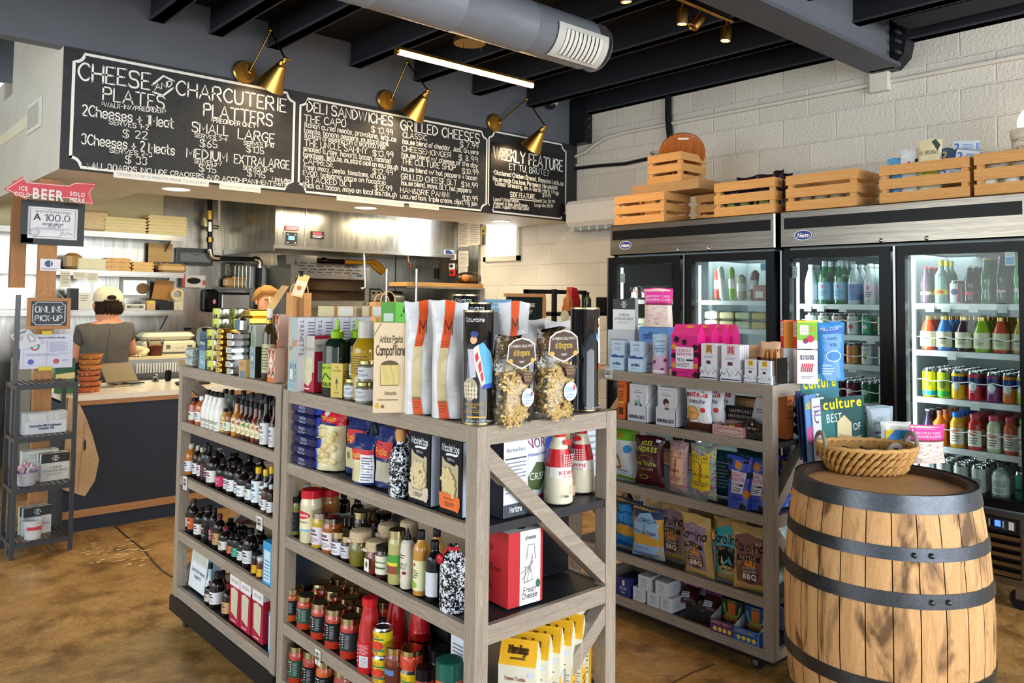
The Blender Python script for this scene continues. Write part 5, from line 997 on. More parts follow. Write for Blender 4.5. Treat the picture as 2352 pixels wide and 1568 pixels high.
put('spray_bottle','golden olive oil bottle with clear cap behind the spice jars','bottle',[('body',MB().lathe([(r,0),(r,h*.6),(r*.94,h*.68),(r*.6,h*.78),(r*.5,h*.79)],('b08a14','glass'),seg=24)),('cap',MB().lathe([(r*.56,h*.78),(r*.56,h*.985),(r*.5,h)],('c9c6bc','lam'),seg=18)),('label',(lambda m:(art(m,[('r',.05,0,.95,1,'b8941c'),('l',.15,.1,.85,.9,8,'5a4a10')],cyl(r+.0006,h*.3,h*.6,-160,-20),2*r,h*.3,.0004,8),m)[1])(MB()))],(1.43,p.y,sz),F1+.3)
p=RX(775,880,1.38); put('oil_tin','yellow rectangular olive oil tin in front of the green bottles','tin',carton(.05,.035,.115,'c9b04a',[('t','LOS',.5,.86,.05,'5a4a1c',.4),('t','OLIVARES',.5,.76,.05,'5a4a1c',.8),('w',[(.5,.25),(.5,.55)],.03,mt('3a4a2c')),('p',[(.5,.58),(.62,.4),(.5,.45),(.38,.4)],'3a4a2c'),('l',.3,.1,.7,.18,2,'7a6420')],[('r',.2,.25,.9,.42,'5a6a7a'),('l',.1,.6,.9,.8,3,'7a6420')],k='lam'),(1.39,p.y,sz),F1+.35)
def spice(r=.03,h=.068):
 o=bottle('jar',h,r,'6a7058','b3a468','d3dae2',[('l',.15,.2,.85,.5,3,'5a6474'),('l',.3,.6,.7,.85,2,'3a4050')],(.15,.68),ck='metal'); return o
i=0
for px,X,z in ((811,1.40,0),(838,1.375,0),(822,1.42,.069),(843,1.38,.069)):
 p=RX(px,900,X); i+=1; put('spice_jar',f'spice jar with white label and brass lid, {("lower left","lower right","upper left","upper right")[i-1]} of the four','jar',spice,(X,p.y,sz+z),F1+.3,key='spice')
p=RX(865,900,1.365); put('tomato_tube','narrow red tin beside the cream pasta box','tin',carton(.026,.02,.098,'b8202c',[('l',.1,.5,.9,.95,8,'e2b8b4'),('l',.1,.1,.9,.3,3,'e2a8a4')],[],k='lam'),(1.375,p.y,sz),F1+.3)
# cream pasta box, green tea box on top
pc=RZ(908,948,sz)
cb=carton(.1,.042,.265,'d8c2a0',[('s','Antica Pasta',.5,.78,.07,'4a3a28',.66,.2),('s','Campofilone',.5,.64,.1,'4a3a28',.86,.2),('s','di',.62,.74,.04,'4a3a28',.1,.2),('w',[(0,.86),(.2,.99)],.02,mt('9a8a74')),('s','Fettuccine',.5,.2,.035,'6a5a44',.34,.2),('l',.14,.13,.86,.16,1,'7a6a50'),('o',.12,.08,.05,.03,'c9a832'),('o',.28,.07,.05,.02,'8a5a2c')])
wm=MB(); mp=planeY(-.05,.05,0,.265,-.021)
wp=[(.2,.3),(.2,.52)]+[(.47-.27*math.cos(k*PI/8),.52+.06*math.sin(k*PI/8)) for k in range(9)]+[(.74,.3)]
art(wm,[('p',wp,'5a4a2c')],mp,1,1,.0009)
pm=MB()
for k in range(17): u=.225+.031*k; pm.tube([mp(u+.006*math.sin(k+j),.31+.055*j,.0035) for j in range(5)],.0022,('d8c47c','card'),5)
put('pasta_carton','cream egg pasta carton with arched window and brown script','box',cb+[('window',wm),('pasta',pm)],(pc.x,pc.y+.03,sz),-.55)
put('tea_tin','bright green tin box with leaf drops on top of the cream pasta carton','tin',carton(.1,.06,.06,'5cae3c',[('r',0,0,.42,1,'4a8a38'),('r',.08,.05,.36,.45,'a9bcae'),('p',[(.68,.45),(.72,.55),(.68,.85),(.64,.55)],'1c3a1c'),('o',.6,.35,.02,.07,'1c3a1c'),('o',.76,.35,.02,.07,'1c3a1c')],k='lam'),(pc.x+.02,pc.y+.024,sz+.2655),-.6)
def mbag(s):
 w,h,d=.105,.33,.075
 els=[('p',[(.5,1.0),(.74,1.0),(.76,.82),(.58,.66),(.42,.62),(.2,.6),(.18,.62),(.5,.82)],'d8521c')]
 band=[(.40,1),(.60,1),(.60,.86),(.50,.6),(.40,.4),(.40,.2),(.48,0),(.28,0),(.2,.2),(.18,.4),(.26,.6),(.36,.86)]
 L=[(.40,1),(.385,.88),(.33,.75),(.26,.6),(.21,.45),(.19,.3),(.21,.15),(.27,0)]; Rr=[(.66,1),(.64,.88),(.58,.75),(.51,.6),(.46,.45),(.44,.3),(.46,.15),(.55,0)]
 els=[]
 for a,b,c,e in zip(L,L[1:],Rr[1:],Rr):
  v=(a[1]+b[1])/2; els.append(('p',[a,e,c,b],('c9b88c','film') if .17<v<.55 else 'd8521c'))
 els+=[('s','M',.5,.72,.11,'3a140c',.2,.2),('l',.3,.6,.5,.66,3,'b03a14'),('l',.25,.05,.45,.12,3,'a83a14')]+[('r',.24+.06*k,.13,.28+.06*k,.155,'4a8a4a') for k in range(3)]
 return bag(w,h,d,'d3d4d6',els,'brick',k='film',seed=s)
for px,py,rz,s,l,dy in ((980,950,-.55,1,'white pasta bag with orange M stripe beside the cream carton',.03),(1045,960,-.75,2,'white pasta bag with orange M stripe beside the corner tin',.03)):
 p=RZ(px,py,sz); put('pasta_bag',l,'bag',mbag(s),(p.x,p.y+dy,sz),rz)
p=RY(1180,790,1.98); put('pasta_bag','white pasta bag with orange M stripe behind the corner tin','bag',mbag(3),(p.x,1.98,sz),-.5)
for px,yt,Y,s,l in ((1225,733,2.0,21,'plain white paper pasta bag behind the left twist pasta'),(1282,737,1.93,22,'plain white pasta bag behind the right twist pasta')):
 p=RY(px,800,Y); put('pasta_bag',l,'bag',bag(.12,RY(px,yt,Y).z-sz,.07,'c9c8c8',[],'brick',seed=s,k='film'),(p.x,Y,sz),-.1)
def tintube(h,r,arts):
 mb=MB().lathe([(r*1.02,0),(r*1.02,.004),(r,.006),(r,h-.006),(r*1.02,h-.004),(r*1.02,h),(r*.9,h-.004),(.001,h-.005)],('101116','glass'),seg=40)
 rim=MB().lathe([(r*1.025,0),(r*1.025,.005),(r*1.0,.0055)],('b8a878','metal'),seg=40,caps=False).lathe([(r*1.0,h-.006),(r*1.025,h-.005),(r*1.025,h),(r*.92,h-.002),(r*.9,h-.006)],('b8a878','metal'),seg=40,caps=False)
 m=MB(); art(m,arts,cyl(r+.0006,0,h,-160,-20),2*r*.95,h,.0006,14); return [('tube',mb),('rim',rim),('label',m)]
p=RZ(1107,975,sz); h=RY(1107,712,p.y+.03).z-sz; r=hw(p,73)/2
A1=[('s','Columbine',.3,.9,.035,'d8dade',.5,.2),('p',[(.3,.68),(.52,.72),(.78,.62),(.86,.48),(.84,.34),(.62,.33),(.5,.45),(.4,.58)],'5aa8d0'),('p',[(.26,.66),(.4,.7),(.6,.36),(.5,.33),(.32,.5)],'e0cfc0'),('p',[(.32,.6),(.38,.64),(.42,.58),(.36,.54)],'c03040'),('p',[(.4,.52),(.46,.56),(.5,.48),(.44,.45)],'c03040'),('p',[(.46,.44),(.52,.47),(.55,.4),(.5,.37)],'c03040'),('o',.28,.74,.09,.035,'d8a87c'),('o',.3,.79,.1,.03,'2c3a7a'),('p',[(.12,.66),(.26,.66),(.36,.42),(.2,.4)],'b9b4c4'),('w',[(.55,.33),(.74,.34),(.84,.34)],.04,mt('2a4ab0')),('o',.2,.31,.2,.1,'a89c86'),('t','ANTICO PASTIFICIO',.3,.17,.018,'d8a83c',.5),('t','UMBRO',.3,.145,.018,'d8a83c',.2),('l',.1,.128,.55,.135,1,'d8a83c'),('t','DURUM WHEAT SEMOLINA PASTA',.3,.105,.014,'d8a83c',.5),('r',.14,.062,.42,.075,'d8a83c'),('t','NET WT. 17.6 OZ. 500g Pasta',.5,.025,.016,'d8dade',.8),('w',[(.62,.2),(.62,.068),(.42,.068)],.012,mt('d8a83c'))]
A1+=[('o',.08+.07*(k%5),.25+.035*(k//5),.035,.02,'c9bda6') for k in range(18)]
put('pasta_tin','tall black pasta tin with blue-caped harlequin picture on the corner post','tin',tintube(h,r,A1),(p.x+.012,p.y+r*.8,sz),-.45)
p=RZ(1362,943,sz); h=RY(1362,706,p.y+.03).z-sz; r=hw(p,68)/2
A2=[('o',.74,.86,.06,.03,'d8a87c'),('o',.74,.885,.07,.016,'d8d4c8'),('p',[(.66,.8),(.8,.84),(.86,.74),(.7,.68)],'c9c4bc'),('p',[(.6,.76),(.7,.72),(.66,.66),(.58,.7)],'6a9ac8'),('p',[(.68,.7),(.84,.7),(.92,.45),(.7,.46)],'dcdcd8'),('p',[(.7,.46),(.86,.46),(.84,.4),(.7,.4)],'c8502c'),('w',[(.72,.4),(.72,.07),(.95,.07)],.014,mt('d8a83c')),('r',.76,.16,.95,.18,'d8a83c'),('r',.76,.11,.95,.125,'d8a83c'),('t','Pasta Net WT 1.10 lb',.6,.025,.016,'c9ccd2',.7)]
put('pasta_tin','tall black pasta tin with white-dressed figure at the right end','tin',tintube(h,r,A2),(p.x,p.y+r*.8,sz),-.2)
for px,yt,Y,l in ((1020,690,2.10,'left one'),(1068,676,2.22,'rear one'),(1097,694,2.06,'right one')):
 p=RY(px,760,Y); h=RY(px,yt,Y).z-sz; put('pasta_tin',f'tall black pasta tin with brass rim behind the M bags, {l}','tin',tintube(h,hw(p,62)/2,[('s','Columbina',.4,.93,.03,'d8dade',.5,.2),('o',.3,.8,.12,.05,'c99a74'),('p',[(.2,.76),(.5,.78),(.55,.6),(.2,.6)],'7a6a8a')]),(p.x,Y,sz),-.6)
# twist pasta bags
def twists(s,h,w):
 d=.075; pr=bag(w,h,d,('f2f0ea','clear'),[],'brick',seed=s)
 pm=MB(); rnd=random.Random(s)
 for k in range(190):
  v=rnd.uniform(.03,.58); x=rnd.uniform(-.32,.32)*w; e=max(.12,1-abs(2*x/w)**2.6)**.5; y=-d*.36*e*(1 if k<110 else rnd.uniform(-.6,.6)); z=v*h
  a=rnd.uniform(0,PI); L=.020; t=Vector((math.cos(a),rnd.uniform(-.25,.25),math.sin(a))).normalized(); n=t.orthogonal().normalized(); bb=t.cross(n); c=Vector((x,y,z)); ph=rnd.uniform(0,6)
  pm.tube([c+t*(L*(q/5-1))+n*.0022*math.cos(q*1.5+ph)+bb*.0022*math.sin(q*1.5+ph) for q in range(11)],[.0028]+[.0042]*9+[.0028],('dcc083','lam') if k%3 else ('cfae6c','lam'),6)
 lm=MB(); mp=lambda u,v,o:((u-.5)*w,-d/2*1.02-.002-o,v*h)
 art(lm,[('p',[(.04,.72),(.08,.9),(.25,.955),(.5,.98),(.75,.955),(.92,.9),(.96,.72),(.7,.66),(.5,.62),(.3,.66)],'e2ddd2'),('p',[(.07,.73),(.11,.89),(.27,.94),(.5,.965),(.73,.94),(.89,.89),(.93,.73),(.7,.675),(.5,.64),(.3,.675)],'4a382c'),('t','LA FABBRICA DELLA PASTA',.5,.87,.03,'e2ddd2',.72),('s','di Gragnano',.5,.78,.06,'c9a83c',.5,.2),('s','napoli',.5,.70,.025,'e2ddd2',.16,.2),('o',.15,.72,.07,.028,'d0a040'),('o',.85,.72,.07,.028,'d0a040'),('p',[(.25,.64),(.55,.60),(.95,.58),(.88,.54),(.84,.44),(.6,.46),(.52,.56)],'4a382c'),('t','ITALIAN',.7,.555,.025,'c9a074',.2),('t','MACARONI',.7,.52,.025,'c9a074',.24),('t','PRODUCT',.7,.485,.025,'c9a074',.22),('o',.7,.3,.2,.105,'dcdfe6'),('o',.7,.3,.18,.095,'c4d2e4'),('s','Eliche',.68,.3,.05,'6a8ab8',.24,.16),('l',.58,.22,.82,.28,2,'8aa4c4'),('o',.82,.34,.03,.03,'b03a4a')],mp,w,h,.0005)
 return pr+[('pasta',pm),('label',lm)]
p=RZ(1193,975,sz); put('pasta_bag','left clear bag of twist pasta with brown crest label','bag',twists(31,RY(1193,770,p.y+.02).z-sz,hw(p,100)),(p.x,p.y+.035,sz),.02)
p=RZ(1290,962,sz); put('pasta_bag','right clear bag of twist pasta with brown crest label','bag',twists(32,RY(1290,752,p.y+.02).z-sz,hw(p,110)),(p.x,p.y+.035,sz),.02)
# small things lying on the back of the rack top
for px,yt,Y,w,l in ((705,712,2.95,64,'cream carton with gold band lying on the pasta boxes, left'),(795,712,2.9,56,'cream and gold carton lying on the pasta boxes, right')):
 p=RY(px,718,Y); put('soap_carton',l,'box',carton(hw(p,w),.07,.04,'d8c69c',[('r',.3,0,.42,1,'b0782c'),('r',.45,.1,1,.9,'e2dccc')]),(p.x,2.72,S1R[0]+.266),-.1)
p=RY(868,730,2.5); put('cellophane_bag','gathered clear cellophane bag behind the olive oil','bag',bag(.1,.26,.06,('dcdcd8','clear'),seed=41),(1.78,2.35,sz),-.7)
# ================================================================ SNACK CART GOODS
sz=S2[0]; XT=3.03
def tray(w,d,h,fh,col,side,front=(),right=(),n=0):
 """display tray: low front, high back, sloped sides"""
 mb=MB(); c=(col,'card')
 mb.add([(-w/2,-d/2,0),(w/2,-d/2,0),(w/2,d/2,0),(-w/2,d/2,0)],[(0,1,2,3)],c)
 mb.prism([(-w/2,0),(w/2,0),(w/2,fh),(-w/2,fh)],-d/2,-d/2+.002,c,'y'); mb.prism([(-w/2,0),(w/2,0),(w/2,h),(-w/2,h)],d/2-.002,d/2,c,'y')
 for s in (-w/2,w/2-.002): mb.prism([(-d/2,0),(d/2,0),(d/2,h),(-d/2,fh)],s,s+.002,side,'x')
 art(mb,list(front),planeY(-w/2,w/2,0,fh,-d/2),w,fh); art(mb,list(right),lambda u,v,o:(w/2+o,-d/2+u*d,v*fh),d,fh); return mb
PB='aac6dc'
def choc_tray():
 w,d=.088,.105; t=tray(w,d,.12,.062,'b9d0e2','a5c9e6',[('s','praline',.5,.45,.2,'4a5a80',.5,.2),('l',.2,.2,.8,.3,1,'7a8aa8')],[('s','praline',.6,.55,.18,'4a6a90',.5,.2),('o',.3,.25,.05,.07,'5a7aa0'),('o',.5,.25,.05,.07,'5a7aa0'),('o',.7,.25,.05,.07,'5a7aa0')]); pr=[('tray',t)]
 b=MB()
 for k in range(6):
  y=-d/2+.008+.015*k; b.box(-.036,.036,y,y+.011,.004,.145-.002*k,('b4c9dc','card') if k else ('b9cde0','card'))
 art(b,[('s','praline',.5,.86,.05,'3a4a78',.5,.2),('t','dark milk',.5,.74,.035,'4a5a80',.5),('t','chocolate',.5,.68,.035,'4a5a80',.5),('p',[(0,.48),(.3,.52),(.6,.47),(1,.5),(1,.42),(0,.42)],'34488a'),('p',[(0,.42),(1,.42),(1,.36),(0,.36)],'7a8ec0')],planeY(-.036,.036,.004,.145,-d/2+.008),.072,.141)
 pr.append(('bars',b)); return pr
for px,l in ((1420,'left one'),(1463,'right one beside the purple pouch')):
 p=RX(px,830,XT); put('chocolate_display',f'pale blue chocolate bar display tray with blue wave bars, {l}','display box',choc_tray,(XT+.035,p.y,sz),F1+.1,key='choc')
pou=lambda w,h,d,s,els,c,b=():bag(w,h,d,c,els,'pouch',b,seed=s)
p=RX(1515,830,XT); put('candy_pouch','pale blue and lilac cherry chocolate pouch','pouch',pou(.085,.185,.05,3,[('r',.0,0,1,.45,'c9a8c4'),('s','praline',.5,.8,.05,'3a4a78',.5,.2),('t','dark chocolate',.5,.7,.03,'3a5a80',.6),('s','montmorency',.5,.62,.05,'3a6a9a',.7,.2),('s','cherries',.5,.55,.05,'3a6a9a',.5,.2),('o',.2,.3,.1,.045,'7a2450'),('o',.85,.35,.1,.045,'7a2450'),('o',.7,.12,.1,.045,'7a2450'),('r',.1,.04,.8,.1,'e2dfe2')],'a8c4d8'),(XT+.01,p.y,sz),F1+.3)
def legally(w,d,h,c='d2187c'):
 mb=MB(); rt=.035; z=h-.05
 mb.box(-w/2,w/2,-d/2,d/2,0,z,(c,'card')); mb.add([(-w/2,-d/2,z),(w/2,-d/2,z),(w/2,0,h),(-w/2,0,h)],[(0,1,2,3)],(c,'card')); mb.add([(w/2,d/2,z),(-w/2,d/2,z),(-w/2,0,h),(w/2,0,h)],[(0,1,2,3)],(c,'card'))
 for s in (-1,1): mb.add([(s*w/2,-d/2,z),(s*w/2,d/2,z),(s*w/2,0,h)],[(0,1,2)],(c,'card'))
 sq=lambda u,v,q,col,a=.4:('p',[(u+q*math.cos(a+k*PI/2),v+q*.72*math.sin(a+k*PI/2)) for k in range(4)],col)
 CH='2c1a20'; CR='d88a2c'
 art(mb,[sq(.2,.9,.13,CH),sq(.5,.84,.12,CH,.9),sq(.9,.72,.13,CH),sq(.1,.5,.12,CH,.2),sq(.95,.55,.12,CH,.7),sq(.1,.72,.12,CR),sq(.1,.27,.12,CR,.1),sq(.93,.27,.12,CR,.8),sq(.12,.06,.12,CH),sq(.93,.06,.13,CH,.1),('r',.18,.2,.84,.72,'e4dfe6'),('T','LEGALLY',.5,.61,.065,'c41c5c',.56,1),('T','ADDICTIVE',.5,.52,.06,'c41c5c',.56,1),('T','THE O.G.',.38,.37,.07,'2c2a30',.32),('r',.58,.39,.84,.43,'2c2a30'),('l',.2,.24,.7,.34,3,'4a464e'),('l',.25,.08,.75,.14,1,'8a1454')],planeY(-w/2,w/2,0,z,-d/2),w,z)
 art(mb,[sq(.6,.8,.2,CR)],lambda u,v,o:(-w/2+u*w,-d/2+v*d/2-o,z+v*(h-z)),w,.05,.001)
 return [('carton',mb)]
p=RX(1572,850,3.01)
put('cracker_carton','front bright pink gable carton reading LEGALLY ADDICTIVE','box',lambda:legally(.14,.065,.235),(3.04,p.y,sz),F1+.05,key='legally')
for k in range(3): put('cracker_carton',f'pink gable carton, {ORD[k]} behind the front one','box',legally(.14,.06,.235),(3.04+.066*(k+1),p.y-.012*(k+1)-.015,sz),F1+.05,key='legally')
mt_els=lambda c:[('p',[(.32,.97),(.72,.97),(.72,.72),(.32,.72)],c),('w',[(.42,.78),(.48,.9),(.44,.92)],.04,mt('5a2c20')),('w',[(.62,.78),(.56,.9),(.6,.92)],.04,mt('5a2c20')),('l',.36,.73,.68,.77,1,'f0e6d8'),('l',.2,.58,.8,.66,2,'8a8a90'),('r',.36,.42,.62,.52,'5a3020')]+[('w',[(0,.06),(.1,.26),(.18,.16),(.3,.34),(.42,.14),(.55,.3),(.68,.16),(.8,.34),(.9,.2),(1,.3)],.018,mt('2c2e34')),('w',[(.05,.12),(.25,.1),(.4,.2),(.6,.1),(.8,.22),(.95,.1)],.016,mt('2c2e34')),('r',.05,.04,.95,.07,'2c2e34')]
def mountain(w,h,c):
 pr=[('tray',tray(w,.09,h*.55,h*.32,'d9dbe2','dcdee4',[('w',[(0,.3),(.12,.8),(.2,.5),(.34,.95),(.5,.4),(.62,.85),(.76,.5),(.9,.95),(1,.6)],.04,mt('2c2e34')),('r',.05,.1,.95,.2,'34363c')]))]
 b=MB()
 for k in range(4): b.box(-w*.44,w*.44,-.042+.02*k,-.025+.02*k,.003,h,'d9dae2')
 art(b,mt_els(c),planeY(-w*.44,w*.44,.003,h,-.042),w*.88,h); pr.append(('bars',b)); return pr
for px,w,h,c,l in ((1632,.086,.155,'c98a3c','orange band'),(1682,.1,.155,'d87a84','pink band'),(1728,.062,.098,'d8b02c','yellow band, left'),(1760,.062,.098,'d8b02c','yellow band, right')):
 p=RX(px,860,3.015); put('chocolate_display',f'white mountain-print chocolate bars with {l}','display box',mountain(w,h,c),(3.04,p.y,sz),F1+.05)
p=RX(1800,870,3.05); c=(3.06,1.80+.0,sz)
mb=MB(); w,d,h=.095,.09,.11
for a,b,e,f in ((-w/2,w/2,-d/2,-d/2+.002),(-w/2,w/2,d/2-.002,d/2),(-w/2,-w/2+.002,-d/2,d/2),(w/2-.002,w/2,-d/2,d/2)): mb.box(a,b,e,f,0,h,('e4e8ea','pane'))
mb.box(-w/2,w/2,-d/2,d/2,0,.003,('d8dcde','lam'))
pb=[('container',mb)]
for k,(x,y) in enumerate(((-.022,-.018),(.022,-.02),(0,.02))):
 m=MB()
 for s in range(9): m.tube([(x+.016*math.cos(s),y+.013*math.sin(s*1.7),.006),(x+.014*math.cos(s+.4),y+.012*math.sin(s*1.7+.3),.14+.006*math.sin(s*3))],.0045,('a8642c','lam') if s%2 else ('c98a4a','lam'),6)
 pb.append(('snack_stick_bag',m))
put('snack_container','clear acrylic container of bagged orange snack sticks at the shelf corner','container',pb,c,F1)
put('snack_bag','cellophane bag of orange snacks behind the chocolate bars','bag',bag(.11,.15,.06,('e2b88a','film'),[('p',[(.2,.6),(.35,.7),(.28,.8)],'e2dfda')],'brick',seed=14),(3.16,1.98,sz),F1+.3)
put('snack_bag','cellophane bag top leaning over the acrylic container','bag',bag(.09,.17,.05,('d8b08c','film'),[('p',[(.5,.5),(.65,.55),(.55,.65)],'e2dfda')],'brick',seed=16),(3.15,1.865,sz),F1+.1)
p=RX(1850,870,3.2); q=RX(1849,800,3.2)
put('cracker_carton','white carton with red pickle-stripe print under the fruit box','box',carton(.085,.05,q.z-sz-.005,'dddce2',[('s','OLD SCHOOL',.5,.72,.12,'4a4458',.7,.2),('l',.2,.15,.8,.25,2,'6a6a78')]+[('p',[(.16+.1*k,.35),(.24+.1*k,.6),(.3+.1*k,.6),(.22+.1*k,.35)],'c43a4a') for k in range(6)]),(3.2,p.y,sz),-.75)
hh=RX(1849,736,3.2).z-q.z
put('fruit_carton','lime green and white fruit snack carton with red side, front one','box',carton(.085,.05,hh,'7ab82c',[('r',0,0,1,.3,'dfe2e2'),('r',0,.94,1,1,'e2d02c'),('r',.14,.5,.56,.84,'e6e6e0'),('t','I LOVE',.35,.7,.08,'c42c4a',.34),('t','FRUIT',.35,.58,.08,'c42c4a',.34),('o',.66,.36,.18,.13,'c42c50'),('o',.42,.28,.13,.1,'8a2450'),('l',.65,.62,.92,.8,2,'d87a2c')],[],[('r',0,0,1,1,'c82c34'),('r',.1,.42,.9,.95,'dcd6d6'),('l',.14,.45,.86,.93,8,'5a4448')]),(3.2,p.y,q.z),-.75)
put('fruit_carton','lime and red fruit snack carton, one behind','box',carton(.085,.045,hh,'e28a2c',[('r',0,.9,1,1,'e2702c')],[],[('r',0,0,1,1,'c82c34'),('r',.1,.42,.9,.95,'dcd6d6'),('l',.14,.45,.86,.93,8,'5a4448')]),(3.2+.025,p.y+.075,q.z-.0),-.75)
put('carton','plain white carton carrying the rear fruit snack box','box',carton(.085,.045,q.z-sz-.002,'d6d6da'),(3.225,p.y+.075,sz),-.75)
p=RX(1893,840,3.36); put('protein_bag','tall blue snack pouch with white oval print beside the fruit box','pouch',bag(.13,.255,.06,'3f8ad0',[('r',0,.8,1,.98,'2a6ab8'),('t','MILL.COM',.4,.86,.05,'d8e6f2',.7),('t','INSIDE',.5,.7,.04,'20509a',.6),('t','91%',.5,.58,.06,'20509a',.5),('o',.5,.42,.3,.1,'c9dcec'),('o',.5,.42,.26,.08,'3f8ad0'),('l',.1,.1,.5,.28,4,'c9dcec')],'pouch',seed=18),(3.42,p.y-.0,sz),-.6)
# back row of the snack cart top: cheese bag box, marshmallows
p=RX(1425,755,3.30); zb=RX(1425,757,3.30).z
put('carton','white carton stack under the cheese storage bags','box',carton(.15,.09,zb-sz-.001,'b9c2c8',[('l',.1,.2,.9,.8,4,'8a98a4')]),(3.33,p.y,sz),F1+.35)
def csb(w,d,h): return carton(w,d,h,'d3d6d4',[('r',0,.66,1,1,'34363a'),('t','CHEESE',.5,.44,.085,'3a3c40',.5),('t','STORAGE BAGS',.5,.32,.085,'3a3c40',.84),('l',.2,.2,.8,.28,2,'8a8c8e'),('w',[(.42,.72),(.58,.92)],.02,mt('d3d6d4')),('w',[(.58,.72),(.42,.92)],.02,mt('d3d6d4')),('o',.5,.9,.03,.03,'d3d6d4'),('o',.5,.74,.03,.03,'d3d6d4'),('o',.4,.82,.03,.03,'d3d6d4'),('o',.6,.82,.03,.03,'d3d6d4')],[('r',.3,.1,.7,.6,'e4e6e4')],k='lam')
put('storage_bag_carton','black and white cheese storage bags carton at the back of the snack cart','box',csb(.125,.05,.165),(3.33,p.y-.01,zb),F1+.35)
p=RX(1478,745,3.36); put('carton','blue chocolate carton stack beneath the pink marshmallow pouch','box',carton(.16,.09,RX(1512,750,3.36).z-sz-.001,'5a8ac8',[('s','coffee',.4,.7,.16,'2a4a8a',.5,.2),('r',0,0,1,.4,'7a3a34'),('l',.1,.1,.9,.35,3,'c9a08a')]),(3.37,RX(1505,750,3.36).y,sz),F1+.3)
def marsh(w,h,d,s): return bag(w,h,d,'d8c4b8',[('r',0,.62,1,1,'d42a8c'),('r',0,.56,1,.62,'7a1c3a'),('t','BIRTHDAY CAKE',.5,.76,.06,'f0dcea',.8),('t','MARSHMALLOWS',.5,.67,.06,'f0dcea',.84),('l',.15,.88,.85,.93,1,'e88ac0')]+[('o',.1+.8*random.Random(k+s).random(),.05+.48*random.Random(k*7+s).random(),.018,.01,('c8503c','d88ab0','7a9ac8','c9a03c')[k%4]) for k in range(60)],'pouch',k='film',seed=s)
p=RX(1512,745,3.34); put('marshmallow_pouch','pink-topped birthday cake marshmallow pouch at the back of the snack cart','pouch',marsh(.155,.2,.06,5),(3.34,p.y,RX(1512,750,3.36).z),F1+.4)
# ---- second shelf
sz=S2[1]
p=RX(1430,920,3.02); put('biscuit_carton','orange biscuit carton at the left of the second snack shelf','box',carton(.045,.06,.185,'d8682c',[('s','Biscotti',.5,.82,.08,'7a2c14',.8,.2),('l',.1,.55,.9,.75,3,'8a3a1c'),('r',.1,.4,.9,.46,'e8a83c'),('r',.2,.12,.8,.3,'5a2c1c'),('l',.15,.46,.85,.54,2,'8a3a1c')]),(3.04,p.y,sz),F1)
def marabi(kind):
 w,d,h=.115,.1,.175; t=tray(w,d,h*.94,h*.42,'d6d8de','d0d4da',[('s','MARABI & SONS',.5,.2,.2,'4a4c54',.8,.16)]); b=MB()
 for k in range(4): b.box(-.051,.051,-.042+.02*k,-.025+.02*k,.003,h+.004*k,'dadbe0')
 e=[('w',[(.08,.45),(.08,.86),(.16,.92),(.84,.92),(.92,.86),(.92,.45)],.01,mt('9a9aa4')),('l',.25,.82,.75,.86,1,'8a8a94'),('s','MARABI & SONS',.5,.76,.035,'6a6a74',.5,.16)]
 e+= [('o',.42,.5,.1,.06,'8ab0a8'),('p',[(.4,.5),(.55,.56),(.68,.5),(.66,.44),(.42,.44)],'8ab0a8'),('o',.68,.43,.06,.045,'3a3c40'),('o',.4,.43,.06,.045,'3a3c40'),('w',[(.6,.56),(.58,.66),(.5,.68)],.02,mt('5a5a5a'))] if kind else [('o',.48,.6,.16,.1,'4a2430'),('o',.52,.52,.1,.07,'d8b8a0'),('p',[(.42,.46),(.62,.46),(.66,.38),(.4,.38)],'6a5060')]
 art(b,e,planeY(-.051,.051,.003,h,-.042),.102,h); return [('tray',t),('boxes',b)]
for px,k,l in ((1467,1,'scooter picture'),(1533,0,'dark-haired portrait')):
 p=RX(px,950,3.02); put('chocolate_display',f'white confectionery display tray with {l}','display box',marabi(k),(3.055,p.y,sz),F1)
def nut_bag(s): return bag(.135,.188,.05,'d3d9e2',[('T','n',.13,.8,.13,'2c2c30'),('T','utella',.56,.8,.13,'c8202c',.72,1),('s','biscuits',.52,.66,.08,'5a2c24',.6,.2),('o',.35,.42,.27,.17,'c98a4a'),('o',.35,.42,.22,.135,'d8a45c'),('s','nut',.35,.4,.06,'a8642c',.2,.2),('o',.78,.5,.09,.06,'c8281c'),('r',0,0,1,.2,'4a2418'),('o',.12,.22,.1,.07,'7a4a30'),('o',.75,.3,.2,.1,'dcd8d4')],'pillow',k='lam',seed=s)
for k,(px,l) in enumerate(((1604,'front one'),(1632,'second one'),(1655,'third one'))):
 p=RX(px,950,3.01+.05*k); put('biscuit_bag',f'white and brown hazelnut biscuit bag, {l}','bag',nut_bag(5+k),(3.015+.055*k,p.y,sz),F1+.08)
p=RX(1675,990,3.01); hm=tray(.15,.11,.05,.042,'c9a09a','b58a86',[('l',.05,.1,.95,.9,7,'8a5a58'),('t','HAMMONDS',.5,.3,.3,'e6dcda',.6)]); bm=MB()
for k in range(4): bm.box(-.06+.03*k,-.035+.03*k,-.045,.045,.012,.03+.008*k,('d89a2c','card') if k==2 else ('7a2420','card'))
hb=MB().box(-.075,.075,.056,.058,.04,.115,'241a18'); art(hb,[('t','HAMMONDS',.5,.62,.2,'b8b0ac',.8),('t','CHOCOLATE BARS',.5,.34,.16,'dcd6d2',.86),('l',.1,.12,.9,.26,2,'8a827e')],planeY(-.075,.075,.04,.115,.056),.15,.075)
put('chocolate_display','open pink-striped tray of candy bars with a dark header card','display box',[('tray',hm),('bars',bm),('header_card',hb)],(3.05,p.y,sz),F1+.05)
